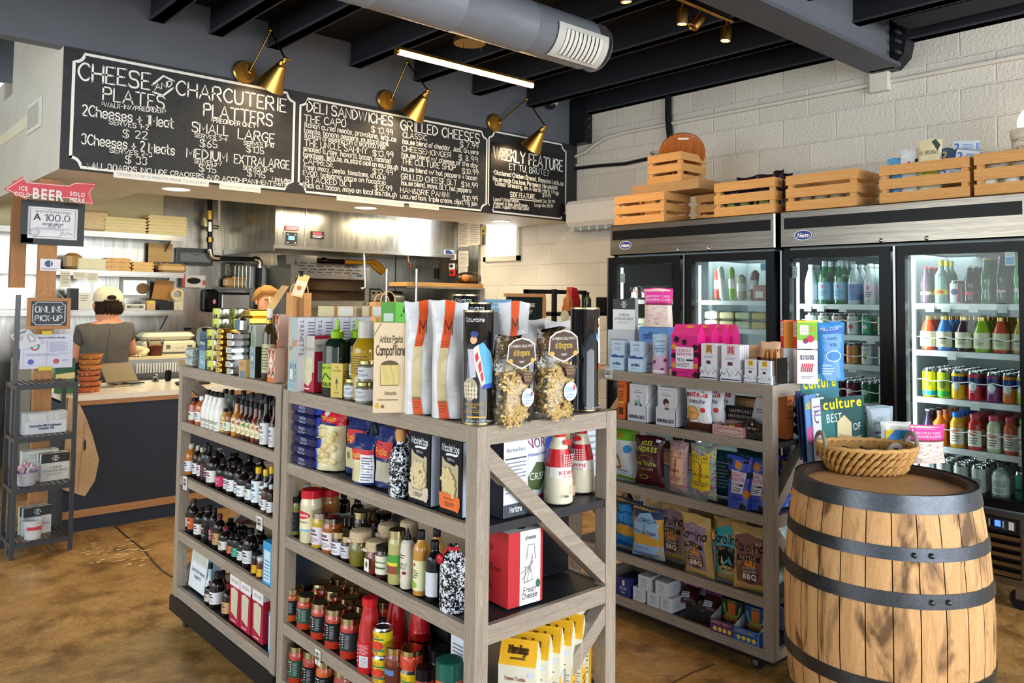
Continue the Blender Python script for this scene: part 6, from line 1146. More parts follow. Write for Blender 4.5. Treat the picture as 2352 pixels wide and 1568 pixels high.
p=RX(1727,1000,3.01); dk=carton(.1,.09,.06,'332a22',[('l',.08,.3,.3,.5,2,'8a7a68'),('l',.7,.3,.9,.5,2,'8a7a68')]); m=MB(); art(m,[('o',.5,.5,.5,.5,'241e1a'),('o',.5,.5,.43,.43,'8a7a68'),('o',.5,.5,.41,.41,'241e1a'),('p',[(.5,.82),(.58,.62),(.5,.56),(.42,.62)],'b8a894'),('s','Dick Taylor',.5,.36,.12,'b8a894',.6,.2)],planeY(-.037,.037,.012,.086,-.047),.074,.074)
w_=MB().prism([(-.045,.02),(.045,.02),(.045,.17),(-.01,.17)],.0,.02,'c9c8cc','y'); art(w_,[('l',.4,.55,.9,.7,2,'7a7a80')],planeY(-.045,.045,.02,.17,0),.09,.15)
put('chocolate_display','dark brown chocolate display with round emblem beside the right post','display box',dk+[('emblem',m),('bars',w_)],(3.06,p.y,sz),F1)
put('book','long cream and brown butter caramel box lying behind the candy trays','box',carton(.3,.08,.05,'b8844a',[('t','BROWN BUTTER',.35,.35,.4,'e2d2b0',.5),('r',.66,.2,.95,.8,'d8c8a0')]),(3.24,1.98,sz+.09),F1)
put('carton','white carton carrying the butter caramel box','box',carton(.3,.08,.089,'cfc9c0'),(3.24,1.98,sz),F1)
for k,l in enumerate(('lower one','middle one','upper one')):
 mb=MB().lathe([(.012,-.06),(.022,-.055),(.022,.055),(.012,.06)],('6a8496','metal'),X=Matrix.Translation((0,0,.022))@Matrix.Rotation(PI/2,4,'Y')); m2=MB().lathe([(.0226,.005),(.0226,.05)],('b81c28','lam'),X=Matrix.Translation((0,0,.022))@Matrix.Rotation(PI/2,4,'Y'),caps=False)
 put('mint_roll',f'silver and red wrapped candy roll beyond the post, {l}','candy',[('roll',mb),('wrapper',m2)],(3.30,1.80,sz+.0441*k),.2)
put('carton','orange carton peeking out on the second shelf beyond the post','box',carton(.06,.06,.19,'c96a2c',[('l',.1,.4,.9,.9,4,'7a3a1c')]),(3.14,1.80,sz),.1)
put('juice_bottle','clear bottle standing on the second shelf beyond the post','bottle',bottle('jar',.17,.032,'aebcc2','c9d4da','8a9aa4',[('l',.2,.2,.8,.8,3,'4a5a64')]),(3.46,1.82,sz),0)
# ---- third shelf
sz=S2[2]
p=RX(1425,1045,3.04); put('pretzel_bag','white bag with green top, blue leaf and pretzel picture','bag',bag(.17,.25,.07,'d3d8dc',[('r',0,.76,1,1,'6aa81c'),('s','Gratify',.4,.82,.07,'c8602c',.4,.2),('o',.75,.6,.14,.08,'2f8fd0'),('w',[(.2,.2),(.1,.4),(.25,.52),(.45,.4),(.5,.25),(.35,.2),(.2,.42)],.06,mt('a8642c')),('l',.4,.14,.8,.2,1,'6a7a84'),('r',0,0,1,.06,'6aa81c')],'pillow',seed=2,k='film'),(3.07,p.y,sz),F1+.05)
p=RX(1487,1060,3.02); put('chip_bag','maroon potato chip bag reading JOSE ANDRES in lime letters','bag',bag(.165,.235,.08,'451620',[('T','JOSE',.5,.82,.08,'b8c83c',.5),('T','ANDRES',.48,.7,.09,'b8c83c',.8,1),('o',.5,.57,.24,.06,'8a7a3c'),('o',.5,.57,.21,.05,'451620'),('s','Black Truffle',.45,.43,.07,'b8c83c',.76,.18),('t','POTATO CHIPS',.45,.34,.04,'c9b080',.6),('o',.42,.2,.16,.05,'b8c83c'),('o',.42,.2,.14,.04,'451620'),('r',.78,.9,.92,.95,'d0d4e0')],'pillow',seed=7),(3.04,p.y,sz),F1+.1)
foil=ramp_mat('floral_foil','x',[(.3,'2a4a2c'),(.45,'a83a5a'),(.52,'c9b8a8'),(.6,'3a6a8a'),(.72,'8a9a4a')],(1,1,1),.3,.2,3,2,45)
foil2=ramp_mat('bright_foil','x',[(.3,'2a6ac8'),(.42,'c42c7a'),(.52,'3ab8a8'),(.62,'d8c82c'),(.72,'8a3ab0')],(1,1,1),.3,.2,2,2,28)
def stellar(c,name,f,s): return bag(.105 if name!='SIMPLY STELLAR' else .135,.235,.06,f,[('p',[(.1,.18),(.84,.18),(.84,.88),(.5,.8),(.1,.88)],c),('t','STELLAR',.47,.74,.075,'3a2420',.66,1),('t','PRETZEL BRAIDS',.47,.68,.035,'3a2420',.6),('w',[(.5,.34),(.44,.46),(.54,.56),(.46,.66)],.045,mt('8a4a20')),('w',[(.44,.36),(.54,.46),(.44,.56),(.54,.64)],.045,mt('a8602c')),('t',name,.47,.42,.055,'3a2420',.7),('l',.16,.24,.78,.34,3,'6a4a40')],'pillow',seed=s)
p=RX(1557,1065,3.02); put('pretzel_bag','slim floral pretzel bag with pale pink label','bag',stellar('d8a890','PORK',foil,3),(3.03,p.y,sz),F1+.02)
p=RX(1614,1080,3.02); put('pretzel_bag','pretzel bag with yellow label and bright floral foil','bag',stellar('e2c41c','SIMPLY STELLAR',foil2,4),(3.03,p.y,sz),F1+.05)
put('chip_bag','teal snack bag standing behind the two pretzel bags','bag',bag(.2,.2,.06,'2a5a6a',[('l',.3,.2,.7,.8,8,'9ab8c4')],'pillow',seed=11),(3.14,2.09,sz),F1)
put('chip_bag','dark green snack bag behind the blue pouches','bag',bag(.16,.22,.06,'1c4a44',[],'pillow',seed=12),(3.16,1.96,sz),F1)
sqb=lambda u,v,q,col,a=.4:('p',[(u+q*math.cos(a+k*PI/2),v+q*.62*math.sin(a+k*PI/2)) for k in range(4)],col)
def legal_blue(): return bag(.115,.215,.06,'3a52b4',[sqb(.5,.84,.17,'d8862c'),sqb(.15,.9,.14,'20242c',.1),sqb(.8,.94,.14,'20242c',.8),sqb(.08,.64,.15,'20242c'),sqb(.93,.66,.14,'20242c',.9),sqb(.85,.3,.16,'d8862c',.1),sqb(.7,.04,.16,'20242c'),('p',[(.24,.3),(.72,.3),(.82,.7),(.22,.74)],'dcdae4'),('T','LEGALLY',.5,.62,.08,'c4245c',.5,1),('T','ADDICTIVE',.5,.53,.065,'c4245c',.5,1),('t','EVERYTHING',.4,.44,.055,'3a52b4',.3),('r',.56,.445,.74,.48,'20242c'),('l',.28,.32,.66,.42,3,'4a4a54'),('t','DIET KILLER',.45,.17,.045,'1c2a6a',.5)],'pouch',seed=8)
for px,X,l in ((1700,3.02,'in front of the post'),(1742,3.05,'partly behind the post'),(1806,3.19,'seen beyond the post, left'),(1838,3.33,'seen beyond the post, right')):
 p=RX(px,1100,X) if X<3.1 else RY(px,1100,1.83); put('cracker_pouch',f'blue LEGALLY ADDICTIVE cracker pouch {l}','pouch',legal_blue,(X,p.y if X<3.1 else 1.84,sz),F1+.12 if X<3.1 else -.1,key='lblue')
# ---- fourth shelf
sz=S2[3]
def tort(c1,c2,txt,s): return bag(.175,.235,.08,('c89a3c','film'),[('r',0,0,1,.28,c2),('r',0,.8,1,1,'2a3a5a'),('p',[(.08,.42),(.3,.5),(.6,.5),(.92,.42),(.88,.72),(.62,.92),(.3,.86),(.14,.66)],c1),('s',txt,.5,.72,.07,'1c2a4a',.7,.2),('s','Tortilla Chips',.5,.5,.06,'1c2a4a',.7,.2),('w',[(.5,.58),(.5,.68)],.02,mt('1c2a4a')),('l',.1,.04,.9,.12,2,'20305a'),('l',.2,.18,.7,.24,1,'6a7aa0')],'pillow',seed=s,k='film')
p=RX(1440,1200,3.06); put('tortilla_bag','tortilla chip bag with bright blue label at the left end','bag',tort('2a8ad0','1c7ac8','Gourmet',4),(3.08,p.y,sz),F1)
p=RX(1490,1215,3.03); put('tortilla_bag','tortilla chip bag with pale blue FLORIDA label','bag',tort('8ab0d4','8ab0dc','FLORIDA',6),(3.03,p.y,sz),F1+.15)
def kettle(c,big,s,flav='BBQ'):
 e=[('p',[(.14,.14),(.86,.14),(.9,.84),(.5,.9),(.12,.84)],c),('s','Carolina',.5,.64,.13,'2c201a',.84,.2),('p',[(.16,.56),(.5,.6),(.84,.56),(.84,.48),(.5,.52),(.16,.48)],'2c2420'),('t','KETTLE',.5,.52,.05,'d8c08a',.5)]
 e+=[('o',.55,.32,.26,.17,'5a3a38'),('p',[(.4,.42),(.46,.52),(.52,.44),(.58,.54),(.64,.44),(.7,.5),(.72,.4)],'d88a2c'),('t','DOWN EAST',.55,.37,.035,'e2d8c0',.4),('t','CAROLINA',.55,.32,.035,'e2d8c0',.4),('T',flav,.55,.22,.08,'e8e2d0',.4)] if flav=='BBQ' else [('o',.5,.36,.34,.18,'14181c'),('p',[(.3,.3),(.36,.46),(.42,.3)],'d8c08a'),('w',[(.4,.3),(.56,.38),(.7,.3),(.6,.42)],.04,mt('4a9ab8')),('o',.5,.22,.26,.07,'c9b878'),('s','Sea Salt',.5,.2,.06,'1c2a2c',.4,.2)]
 return bag(.155,.27,.085,'c2a262',e+[('s','KETTLE CHIPS',.14,.36,.05,'8a7040',.2,.2)],'pillow',seed=s,k='film')
for px,X,c,s,f,l,rz in ((1547,3.09,'8a7078',3,'BBQ','tan kettle chip bag with mauve BBQ label, leftmost',.1),(1605,3.0,'8a7890',5,'BBQ','tan kettle chip bag with mauve BBQ label, leaning forward',.0),(1676,3.04,'3aa8b4',7,'SEA','tan kettle chip bag with turquoise sea salt label',.05),(1722,3.01,'7a5048',9,'BBQ','tan kettle chip bag with brown BBQ label by the post',.25)):
 p=RX(px,1250,X); put('chip_bag',l,'bag',kettle(c,0,s,f),(X+.01,p.y,sz),0,rot=(math.radians(6 if s==5 else 2),0,F1+rz))
for px,X,s,l in ((1800,3.22,13,'green and white chip bag beyond the post'),(1822,3.38,14,'tan chip bag beyond the post near the barrel')): put('chip_bag',l,'bag',bag(.14,.26,.07,'a8a078' if s==14 else '9ab0a8',[('r',.2,.2,.8,.7,'3a5a44')],'pillow',seed=s),(X,1.85,sz),.1)
# ---- bottom shelf
sz=S2[4]
p=RX(1438,1345,3.02); put('biscuit_carton','navy blue butter biscuit carton at the left of the bottom shelf','box',carton(.075,.12,.085,'2c3478',[('r',.4,.55,.6,.85,'d8d0b8'),('l',.2,.3,.8,.5,2,'c9cce0'),('l',.3,.14,.7,.24,1,'e2e2ea')],[],[],[('r',0,0,1,1,'242a4a')]),(3.06,p.y,sz),F1)
wb=lambda:carton(.068,.1,.062,'cdd4dc',[('w',[(.06,.08),(.94,.08),(.94,.92),(.06,.92),(.06,.08)],.015,mt('a8b4c4')),('t','MEYER',.5,.66,.12,'6a748a',.5),('t','LEMON',.5,.48,.12,'6a748a',.5),('l',.2,.2,.8,.4,2,'8a94a8')],[('l',.2,.2,.8,.8,5,'a8b4c4')])
for k,(px,up,l) in enumerate(((1470,0,'lower left'),(1503,0,'lower middle'),(1533,0,'lower right'),(1482,1,'upper left'),(1522,1,'upper right'))):
 p=RX(px,1370,3.01); put('biscuit_carton',f'small white lemon cookie carton, {l} of the stack of five','box',wb,(3.05,p.y,sz+.0625*up),F1,key='wb')
for px,X,rz,s,c,c2,l in ((1562,3.02,.3,3,'3a1c1a','d050a0','dark chocolate bag with pink panel lying on the bottom shelf, left'),(1612,3.0,.2,5,'3a1c1a','7a3a78','dark chocolate bag with purple panel lying on the bottom shelf'),(1598,3.1,.1,8,'2a1418','6a2a6a','dark purple bag at the back of the bottom shelf'),(1640,3.05,.35,9,'2a1418','7a3a88','dark bag with violet stripe beside the purple tray')):
 p=RX(px,1390,X); put('chocolate_bag',l,'bag',bag(.10,.17,.06,c,[('r',.1,.45,.9,.86,c2),('r',.2,.12,.6,.26,'d3d8e0'),('l',.22,.13,.58,.25,3,'2c3040'),('o',.5,.65,.2,.06,'3a1c1a')],'pillow',seed=s,k='film'),(X+.05,p.y,sz+.035),0,rot=(math.radians(-52),0,F1+rz))
def noodle(c,c2,txt,w=.115):
 t=tray(w,.16,.105,.055,c,'c9ced6',[('l',.02,.05,.98,.98,3,c2),('t',txt,.45,.66,.2,'e2c82c',.8)]+[('o',.2+.2*k,.3,.08,.17,'e2c82c') for k in range(4)],[('r',0,0,1,1,c),('t','BOLD',.5,.35,.3,'e2c82c',.6)])
 m=MB().box(-w/2+.006,w/2-.006,.0,.03,.004,.12,('1c3a2c' if c2=='7a3a7a' else '1c4a8a','lam'))
 art(m,[('r',.3,.42,.66,.9,'d8702c'),('o',.45,.3,.34,.2,'b8803c'),('w',[(.12,.8),(.2,.5),(.5,.4),(.8,.5),(.88,.8)],.07,mt('8ab83c')),('t','CLASSIC',.5,.94,.06,'c9d43c',.6),('o',.14,.34,.07,.05,'d8502c')]+[('w',[(.32+.06*k,.42),(.35+.06*k,.66),(.32+.06*k,.9)],.012,mt('a84a1c')) for k in range(6)],planeY(-w/2+.006,w/2-.006,.004,.12,0),w-.012,.116)
 return [('tray',t),('pouch',m)]
p=RX(1660,1440,2.99); put('noodle_display','purple noodle display tray with yellow discs on the bottom shelf','display box',noodle('4a2c6a','7a3a7a','SWEET SPICY'),(3.06,p.y,sz),F1+.05)
p=RX(1716,1470,2.99); put('noodle_display','blue noodle display tray with yellow discs beside the post','display box',noodle('2a6ac0','2a4a8a','ROASTED GARLIC'),(3.06,p.y+.002,sz),F1+.05)
put('noodle_display','blue noodle display tray seen beyond the right post','display box',[('tray',tray(.2,.13,.12,.075,'2a5aa8','c9ced6',[('t','PERFECTLY',.5,.6,.16,'c9d0b0',.8),('l',.6,.15,.9,.3,1,'c9d4e0')])),('pouches',MB().box(-.09,.09,-.04,-.02,.01,.13,('1c2c6a','film')).box(-.09,.09,-.0,.02,.01,.13,('24408a','film')))],(3.31,1.85,sz),0)
# ================================================================ BARREL and what stands on it
BX,BY=2.868,1.262; HB=.895; BR0=.29
bw=ramp_mat('barrel_stave','z',[(.24,'6a4424'),(.36,'a87848'),(.5,'c89a66'),(.62,'d6ad7c'),(.82,'8a5c34')],(26,26,2.0),.6,.25,7,1.3,1)
def barrel_wood():
 m=bw; nt=m.node_tree; N,L=nt.nodes,nt.links; b=N['Principled BSDF']; tx=N.new('ShaderNodeTexCoord'); n=N.new('ShaderNodeTexNoise'); mp=N.new('ShaderNodeMapping'); mp.inputs['Scale'].default_value=(9,9,3.2); n.inputs['Scale'].default_value=1; n.inputs['Detail'].default_value=8; n.inputs['Distortion'].default_value=1
 L.new(tx.outputs['Object'],mp.inputs[0]); L.new(mp.outputs[0],n.inputs['Vector']); cr=N.new('ShaderNodeValToRGB'); cr.color_ramp.elements[0].position=.34; cr.color_ramp.elements[0].color=(.09,.07,.06,1); cr.color_ramp.elements[1].position=.46
 mx=N.new('ShaderNodeMixRGB'); mx.blend_type='MULTIPLY'; mx.inputs[0].default_value=.85; s=b.inputs['Base Color'].links[0].from_socket; L.new(n.outputs[0],cr.inputs[0]); L.new(s,mx.inputs[1]); L.new(cr.outputs[0],mx.inputs[2]); L.new(mx.outputs[0],b.inputs['Base Color'])
barrel_wood()
def br(z): t=(z-HB/2)/(HB/2); return BR0+.042*(1-t*t)
bt=T('barrel','large oak whisky barrel with black hoops standing right of the snack cart','barrel',(BX,BY,0))
NS=26; mb=MB()
for k in range(NS):
 a0=2*PI*k/NS+.005; a1=2*PI*(k+1)/NS-.005; V=[];F=[]; q=9
 for i in range(q+1):
  z=.0+HB*i/q
  for a,dr in ((a0,-.0015),((a0*3+a1)/4,0),((a0+a1)/2,.001),((a0+3*a1)/4,0),(a1,-.0015)): V.append(((br(z)+dr)*math.cos(a),(br(z)+dr)*math.sin(a),z))
 for i in range(q):
  for j in range(4): F.append((i*5+j,i*5+j+1,i*5+6+j,i*5+5+j))
 mb.add(V,F,bw,True)
mb.lathe([(br(0)-.006,0),(br(.2)-.005,.2),(br(.45)-.005,.45),(br(.7)-.005,.7),(br(HB)-.006,HB)],('2c1c10','kraft'),seg=52,caps=False)
mb.lathe([(br(HB),HB),(br(HB)-.03,HB),(br(HB)-.034,HB-.03)],('3a2a1c','kraft'),seg=52,caps=False)
P('staves',mb,bt)
P('head',MB().lathe([(.001,HB-.025),(br(HB)-.031,HB-.025)],ramp_mat('barrel_head','x',[(.3,'9a7046'),(.7,'c9a272')],(3,40,3),.5,.15),seg=52,caps=False),bt)
HOOP=ramp_mat('hoop_steel','x',[(.3,'3c3f45'),(.6,'55595f')],(6,6,6),.34,.1,6,1,2,metal=.85)
for z0,z1 in ((.845,.9),(.705,.745),(.565,.61),(.29,.335),(.15,.19),(.0,.05)):
 h_=P('hoop',MB().lathe([(br(z0)+.001,z0),(br(z0)+.004,z0),(br(z1)+.004,z1),(br(z1)+.001,z1)],HOOP,seg=56,caps=False),bt)
 if z0 in (.705,.565):
  m=MB(); a0=math.radians(219 if z0==.705 else 227)
  for a in (a0,a0+.16): m.ell(((br(z0)+.005)*math.cos(a),(br(z0)+.005)*math.sin(a),(z0+z1)/2),(.009,.009,.009),HOOP,8,5)
  P('rivet',m,h_)
TB=HB-.0245
# woven basket
bs=RZ(1990,1082,TB); rx,ry=.17,.13
t=T('woven_basket','oval woven straw basket with twin handles on the barrel','basket',tuple(bs),math.radians(-40)); st=mt('c99a5c','kraft'); mb=MB()
for lv in range(3):
 for k in range(38):
  a=2*PI*k/38; b=a+2*PI/38*1.2; s=(.80,.90,1.0,1.06)
  p0=(rx*s[lv]*math.cos(a),ry*s[lv]*math.sin(a),.006+.03*lv); p1=(rx*s[lv+1]*math.cos(b),ry*s[lv+1]*math.sin(b),.006+.03*(lv+1))
  mb.tube([p0,tuple((Vector(p0)+Vector(p1))/2*1.03),p1],[.006,.009,.006],st if k%2 else ('b98748','kraft'),6)
mb.lathe([(.001,.004),(.8,.004),(1.0,.09)],('a87a40','kraft'),sx=rx*.97,sy=ry*.97,caps=False,seg=32); P('body',mb,t)
P('rim',MB().tube([(rx*1.06*math.cos(2*PI*k/40),ry*1.06*math.sin(2*PI*k/40),.096+.003*(k%2)) for k in range(40)],.009,st,6,True),t)
for s in (-1,1): P('handle',MB().tube([(s*rx*1.02,.045*math.cos(PI*k/10),.09+.055*math.sin(PI*k/10)) for k in range(11)],.008,('8a8478','cloth'),8),t)
for k in range(9):
 a=k*.7; mb=MB().tube([(-.06,0,0),(.06,.004,.004)],[.003,.005],('1f2230','lam') if k%3 else ('5a6070','metal'),6)
 one('cheese_knife',mb,f'small dark-handled spreader knife in the basket, {ORD[k]} from the left','knife',(bs.x-.05+.012*k,bs.y+.05-.011*k,TB+.07+.003*(k%3)),.5+.35*(k%4))
one('folded_cloth',MB().box(-.04,.04,-.03,.03,0,.012,('8a2440','cloth'),None,.004),'small wine red folded cloth in the left end of the basket','cloth',(bs.x-.09,bs.y+.085,TB+.062),.3)
# magazines
def mag(w,h,els,c): 
 mb=MB().box(-w/2,w/2,0,.005,0,h,(c,'lam')); art(mb,els,planeY(-w/2,w/2,0,h,0),w,h); return [('magazine',mb)]
cult=[('T','culture',.5,.82,.16,'d8c81c',.9,1),('r',0,0,.28,.8,'2a6a6a'),('t','BEST',.28,.6,.14,'dfe6e2',.36),('t','OF',.78,.42,.12,'dfe6e2',.22),('t','THE',.74,.2,.12,'dfe6e2',.4),('p',[(.3,.1),(.62,.06),(.66,.55),(.5,.7),(.34,.6)],'c9bc94'),('p',[(.34,.3),(.62,.2),(.62,.34),(.36,.4)],'a8946a'),('o',.14,.25,.1,.08,'c04a2c')]
for q0,q1,yt,c,els,l in (((1893,1058),(1994,1040),922,'1c4a4c',cult,'front food magazine with green cover and cheese photograph'),((1874,1062),(1902,1056),918,'c9ccd6',[('t','C',.3,.6,.2,'4a2440',.4),('r',.1,.1,.5,.3,'7a2a50'),('l',.1,.7,.9,.9,3,'8a6a8a')],'slim white magazine behind the front one'),((1858,1064),(1884,1058),912,'5a86c0',[('T','culture',.5,.8,.12,'d8c81c',.9),('o',.3,.4,.25,.14,'c84a8a')],'blue food magazine at the left of the magazines'),((1850,1040),(1936,1024),868,'3a7a8a',cult,'tallest food magazine with teal cover behind the others'),((1847,1062),(1860,1060),905,'20305a',[],'navy magazine at the far left seen edge on'),((1840,1056),(1850,1054),900,'2a3a6a',[],'second navy magazine seen edge on')):
 a=RZ(*q0,TB); b=RZ(*q1,TB); n=depth((a+b)/2); put('magazine',l,'magazine',mag((b-a).length,max(.2,(q0[1]-yt)*n/FPX),els,c),tuple((a+b)/2),0,rot=(math.radians(-4),0,math.atan2(b.y-a.y,b.x-a.x)))
p=RZ(2022,1040,TB); put('candy_pouch','grey-blue chocolate pouch right of the magazines','pouch',bag(.12,.2,.05,'8a9aa4',[('s','praline',.4,.62,.06,'2c3440',.4,.2),('s','montmorency',.45,.42,.06,'2c3440',.5,.2),('s','cherries',.45,.32,.06,'2c3440',.4,.2)],'pouch',seed=33),tuple(p),-.6)
put('candy_pouch','white pouch with blue and yellow cheese snack picture','pouch',bag(.13,.15,.05,'d3d3cc',[('r',.08,.1,.92,.78,'2a7ac0'),('p',[(.1,.5),(.4,.78),(.1,.78)],'e2c41c'),('p',[(.4,.1),(.9,.1),(.9,.5),(.6,.55)],'e8c01c'),('o',.6,.4,.1,.06,'c8402c')],'pouch',seed=34),tuple(RZ(2058,1052,TB)),-.66)
put('marshmallow_pouch','pink birthday cake marshmallow pouch on the barrel','pouch',marsh(.15,.15,.05,77),tuple(RZ(2130,1062,TB)),-.62)
def acry():
 mb=MB(); w,d,h=.045,.035,.095
 for a,b,e,f in ((-w/2,w/2,-d/2,-d/2+.002),(-w/2,w/2,d/2-.002,d/2),(-w/2,-w/2+.002,-d/2,d/2),(w/2-.002,w/2,-d/2,d/2)): mb.box(a,b,e,f,.006,h,('e4e8ea','pane'))
 mb.box(-w/2,w/2,-d/2,d/2,0,.006,('1c1d22','lam')).box(-w/2,w/2,-d/2,d/2,h,h+.012,('8a98a8','pane'))
 m=MB().box(-.018,.018,.004,.007,.008,h-.006,'a8a8ac').prism([(-.008,.07),(.008,.07),(.001,.015)],-.002,.003,('20242c','metal'),'y').box(-.007,.007,-.002,.003,.07,.088,('b07048','metal')); return [('box',mb),('knife_card',m)]
for k,(x,y) in enumerate(((2110,1100),(2150,1107))): put('knife_box',f'clear acrylic cheese knife box on the barrel, {("behind","in front")[k]} at the right','box',acry,(x,y,TB),-.55+.2*k,key='acry')
put('letter_disc','round wooden letter disc leaning in the right end of the basket','disc',[('disc',MB().lathe([(.001,0),(.034,0),(.034,.008),(.001,.008)],('8a8272','kraft'),X=Matrix.Rotation(PI/2,4,'X'),seg=24)),('letter',(lambda m:(art(m,[('T','F',.5,.3,.4,'2c2820')],planeY(-.034,.034,-.034,.034,-.0085),.068,.068),m)[1])(MB()))],(bs.x+.085,bs.y-.07,TB+.075),-.6)
# ================================================================ DISPLAY FRIDGES
XF=4.494; HEADS=ramp_mat('header_steel','y',[(.3,'6a645c'),(.7,'8c857b')],(1,1.5,40),.24,.03,3,.5,1,metal=1)
FBLK=mt('0a0b0d','lam'); LINER=mt('8f9a9c','lam'); WIRE=mt('e6eaee','lam')
def fridge(label,y0,y1,doors,ctrl):
 """y0 nearest the camera; doors = [(ya,yb,glass ya,glass yb,side)]"""
 t=T('display_fridge',label,'fridge',(XF,y0,0)); d=.78; W_=y1-y0
 mb=MB().box(.06,d,0,.04,.13,2.05,FBLK).box(.06,d,W_-.04,W_,.13,2.05,FBLK).box(d-.03,d,.04,W_-.04,.13,2.05,LINER).box(.06,d-.03,.04,W_-.04,.42,.5,LINER).box(.06,d-.03,.04,W_-.04,1.80,2.05,LINER)
 mb.box(.3,d-.03,W_/2-.015,W_/2+.015,.5,1.8,LINER)
 P('body',mb,t)
 P('header',MB().box(0,.08,.006,W_-.006,1.836,2.062,HEADS,None,.008),t)
 v=P('vent',MB().box(-.0015,.004,.035,W_-.035,1.950,2.018,('08080a','lam')),t)
 m=MB()
 for k in range(5): m.box(-.003,-.001,.04,W_-.04,1.956+.0125*k,1.960+.0125*k,('1a1a1e','lam'))
 P('vent_slats',m,v)
 ly=W_-.16; m=MB(); pm=lambda u,v,o:(-.002-o,ly+.058-.116*u,1.878+.062*v)
 art(m,[('o',.5,.5,.5,.5,'d8dce2'),('o',.5,.5,.46,.44,('1c3a8a','lam')),('s','Atosa',.5,.32,.36,'e6eaf0',.66,.24)],pm,.116,.062); P('logo_badge',m,t)
 for y in (W_*.54,W_*.36): P('screw_cap',MB().ell((0,y,1.856),(.008,.012,.012),('c9c9c4','metal')),t)
 for i,(ya,yb,ga,gb) in enumerate(doors):
  a,b,g0,g1=ya-y0,yb-y0,ga-y0,gb-y0; zb,zt,z0,z1=.50,1.82,.548,1.768
  dr=P('door',MB().box(-.02,.03,a,g0,zb,zt,FBLK).box(-.02,.03,g1,b,zb,zt,FBLK).box(-.02,.03,g0,g1,zb,z0,FBLK).box(-.02,.03,g0,g1,z1,zt,FBLK),t)
  P('glass',MB().box(.0,.004,g0,g1,z0,z1,('f4fbf9','pane')),dr)
  hy=b-.012 if i==len(doors)-1 else a+.012
  P('handle',MB().box(-.03,-.02,b-.006,b+.006,zb,zt,('8a8c90','metal')),dr)
  P('led_strip',MB().box(.05,.062,g1-.02,g1-.006,z0+.02,z1-.02,('eef8ff','emit',3)),dr)
 # lower grille
 P('lower_panel',MB().box(.01,.06,.02,W_-.02,.13,.475,HEADS),t)
 m=MB()
 for k in range(5): m.prism([(.0,.175+.043*k),(.008,.185+.043*k),(.008,.208+.043*k),(-.012,.2+.043*k)],.07,W_-.1,HEADS,'y').box(.004,.0095,.07,W_-.1,.165+.043*k,.178+.043*k,('08080a','lam'))
 P('grille',m,t)
 if ctrl:
  m=MB().box(-.004,.01,.075,.27,.385,.455,('101116','gloss')); f=lambda u,v,o:(-.005-o,.27-.195*u,.385+.07*v)
  art(m,[('r',.05,.15,.95,.9,'2a2b30'),('o',.14,.55,.06,.16,('c8281c','gloss')),('r',.3,.25,.62,.85,'0c0d12'),('r',.46,.35,.6,.78,('2a4aff','emit',4)),('r',.32,.3,.36,.8,'8a8c90'),('r',.63,.3,.68,.8,'8a8c90'),('r',.78,.25,.9,.8,'c9ccd0')],f,.195,.07); P('control_panel',m,t)
 for px,py in ((.1,.1),(.1,W_-.1),(d-.1,.1),(d-.1,W_-.1)): P('caster',MB().lathe([(.01,-.014),(.05,-.014),(.05,.014),(.01,.014)],('1a1a1c','lam'),X=Matrix.Translation((px,py,.05))@Matrix.Rotation(PI/2,4,'Y'),seg=18).box(px-.02,px+.02,py-.02,py+.02,.05,.131,('8a8c90','metal')),t)
 return t
fr=fridge('right two-door glass display fridge of cold drinks',1.25,2.60,[(1.25,1.895,1.302,1.843),(1.917,2.57,1.982,2.520)],True)
fl_=fridge('left two-door glass display fridge of deli foods behind the snack cart',2.622,3.985,[(2.622,3.288,2.679,3.232),(3.325,3.97,3.384,3.918)],False)
def shelf(t,y0,ya,yb,z,tags=()):
 s=P('wire_shelf',MB().box(.10,.115,ya-y0,yb-y0,z-.03,z,WIRE),t)
 m=MB()
 for k in range(int((yb-ya)/.022)): m.box(.115,.70,ya-y0+.01+.022*k,ya-y0+.015+.022*k,z-.008,z-.003,WIRE)
 P('shelf_wires',m,s)
 m=MB()
 for k,u in enumerate(tags): m.box(.094,.099,ya-y0+u*(yb-ya)-.022,ya-y0+u*(yb-ya)+.022,z-.045,z-.012,'e6e8ea')
 if tags: P('price_tags',m,s)
for z,tg in ((1.508,(.2,.45,.7,.85)),(1.255,(.65,)),(1.001,(.45,)),(.746,(.05,.4))): shelf(fr,1.25,1.302,1.843,z,tg)
for z,tg in ((1.498,(.5,.75,.9)),(1.32,(.2,)),(1.15,(.4,)),(.933,(.3,)),(.74,())): shelf(fr,1.25,1.975,2.52,z,tg)
for y0,ya,yb in ((2.622,2.68,3.24),(2.622,3.38,3.92)):
 for z in (1.514,1.33,1.12,.9,.7): shelf(fl_,y0,ya,yb,z)
lamp('fridge_light','AREA',(5.0,1.92,1.79),4,(.92,.98,1),1.0,.35,(5.0,1.92,0)); lamp('fridge_light','AREA',(5.0,3.3,1.79),4,(.92,.98,1),1.0,.35,(5.0,3.3,0))
for y in (1.84,2.515,3.23,3.915): lamp('fridge_door_light','AREA',(4.56,y-.02,1.16),2.6,(.92,.98,1),.03,1.15,(5.0,y-.3,1.16))
# drinks: (first y, pitch, columns) rows going back into the fridge
def drinks(ys,z,X0,rows,pitch,where,items,grp=None):
 for c,(y,it) in enumerate(zip(ys,items)):
  name,desc,cat,fn,key=it
  for r in range(rows if len(it)<6 else it[5]) if False else range(rows):
   x=X0+r*pitch
   lab=f"{desc}, {where}" if r==0 else f"{desc}, {('second','third','fourth','fifth','sixth')[r-1]} deep, {where}"
   put(name,lab,cat,fn,(x,y+random.uniform(-.004,.004),z),F1+random.uniform(-.3,.3)*(r>0),key=key)
XA=4.645
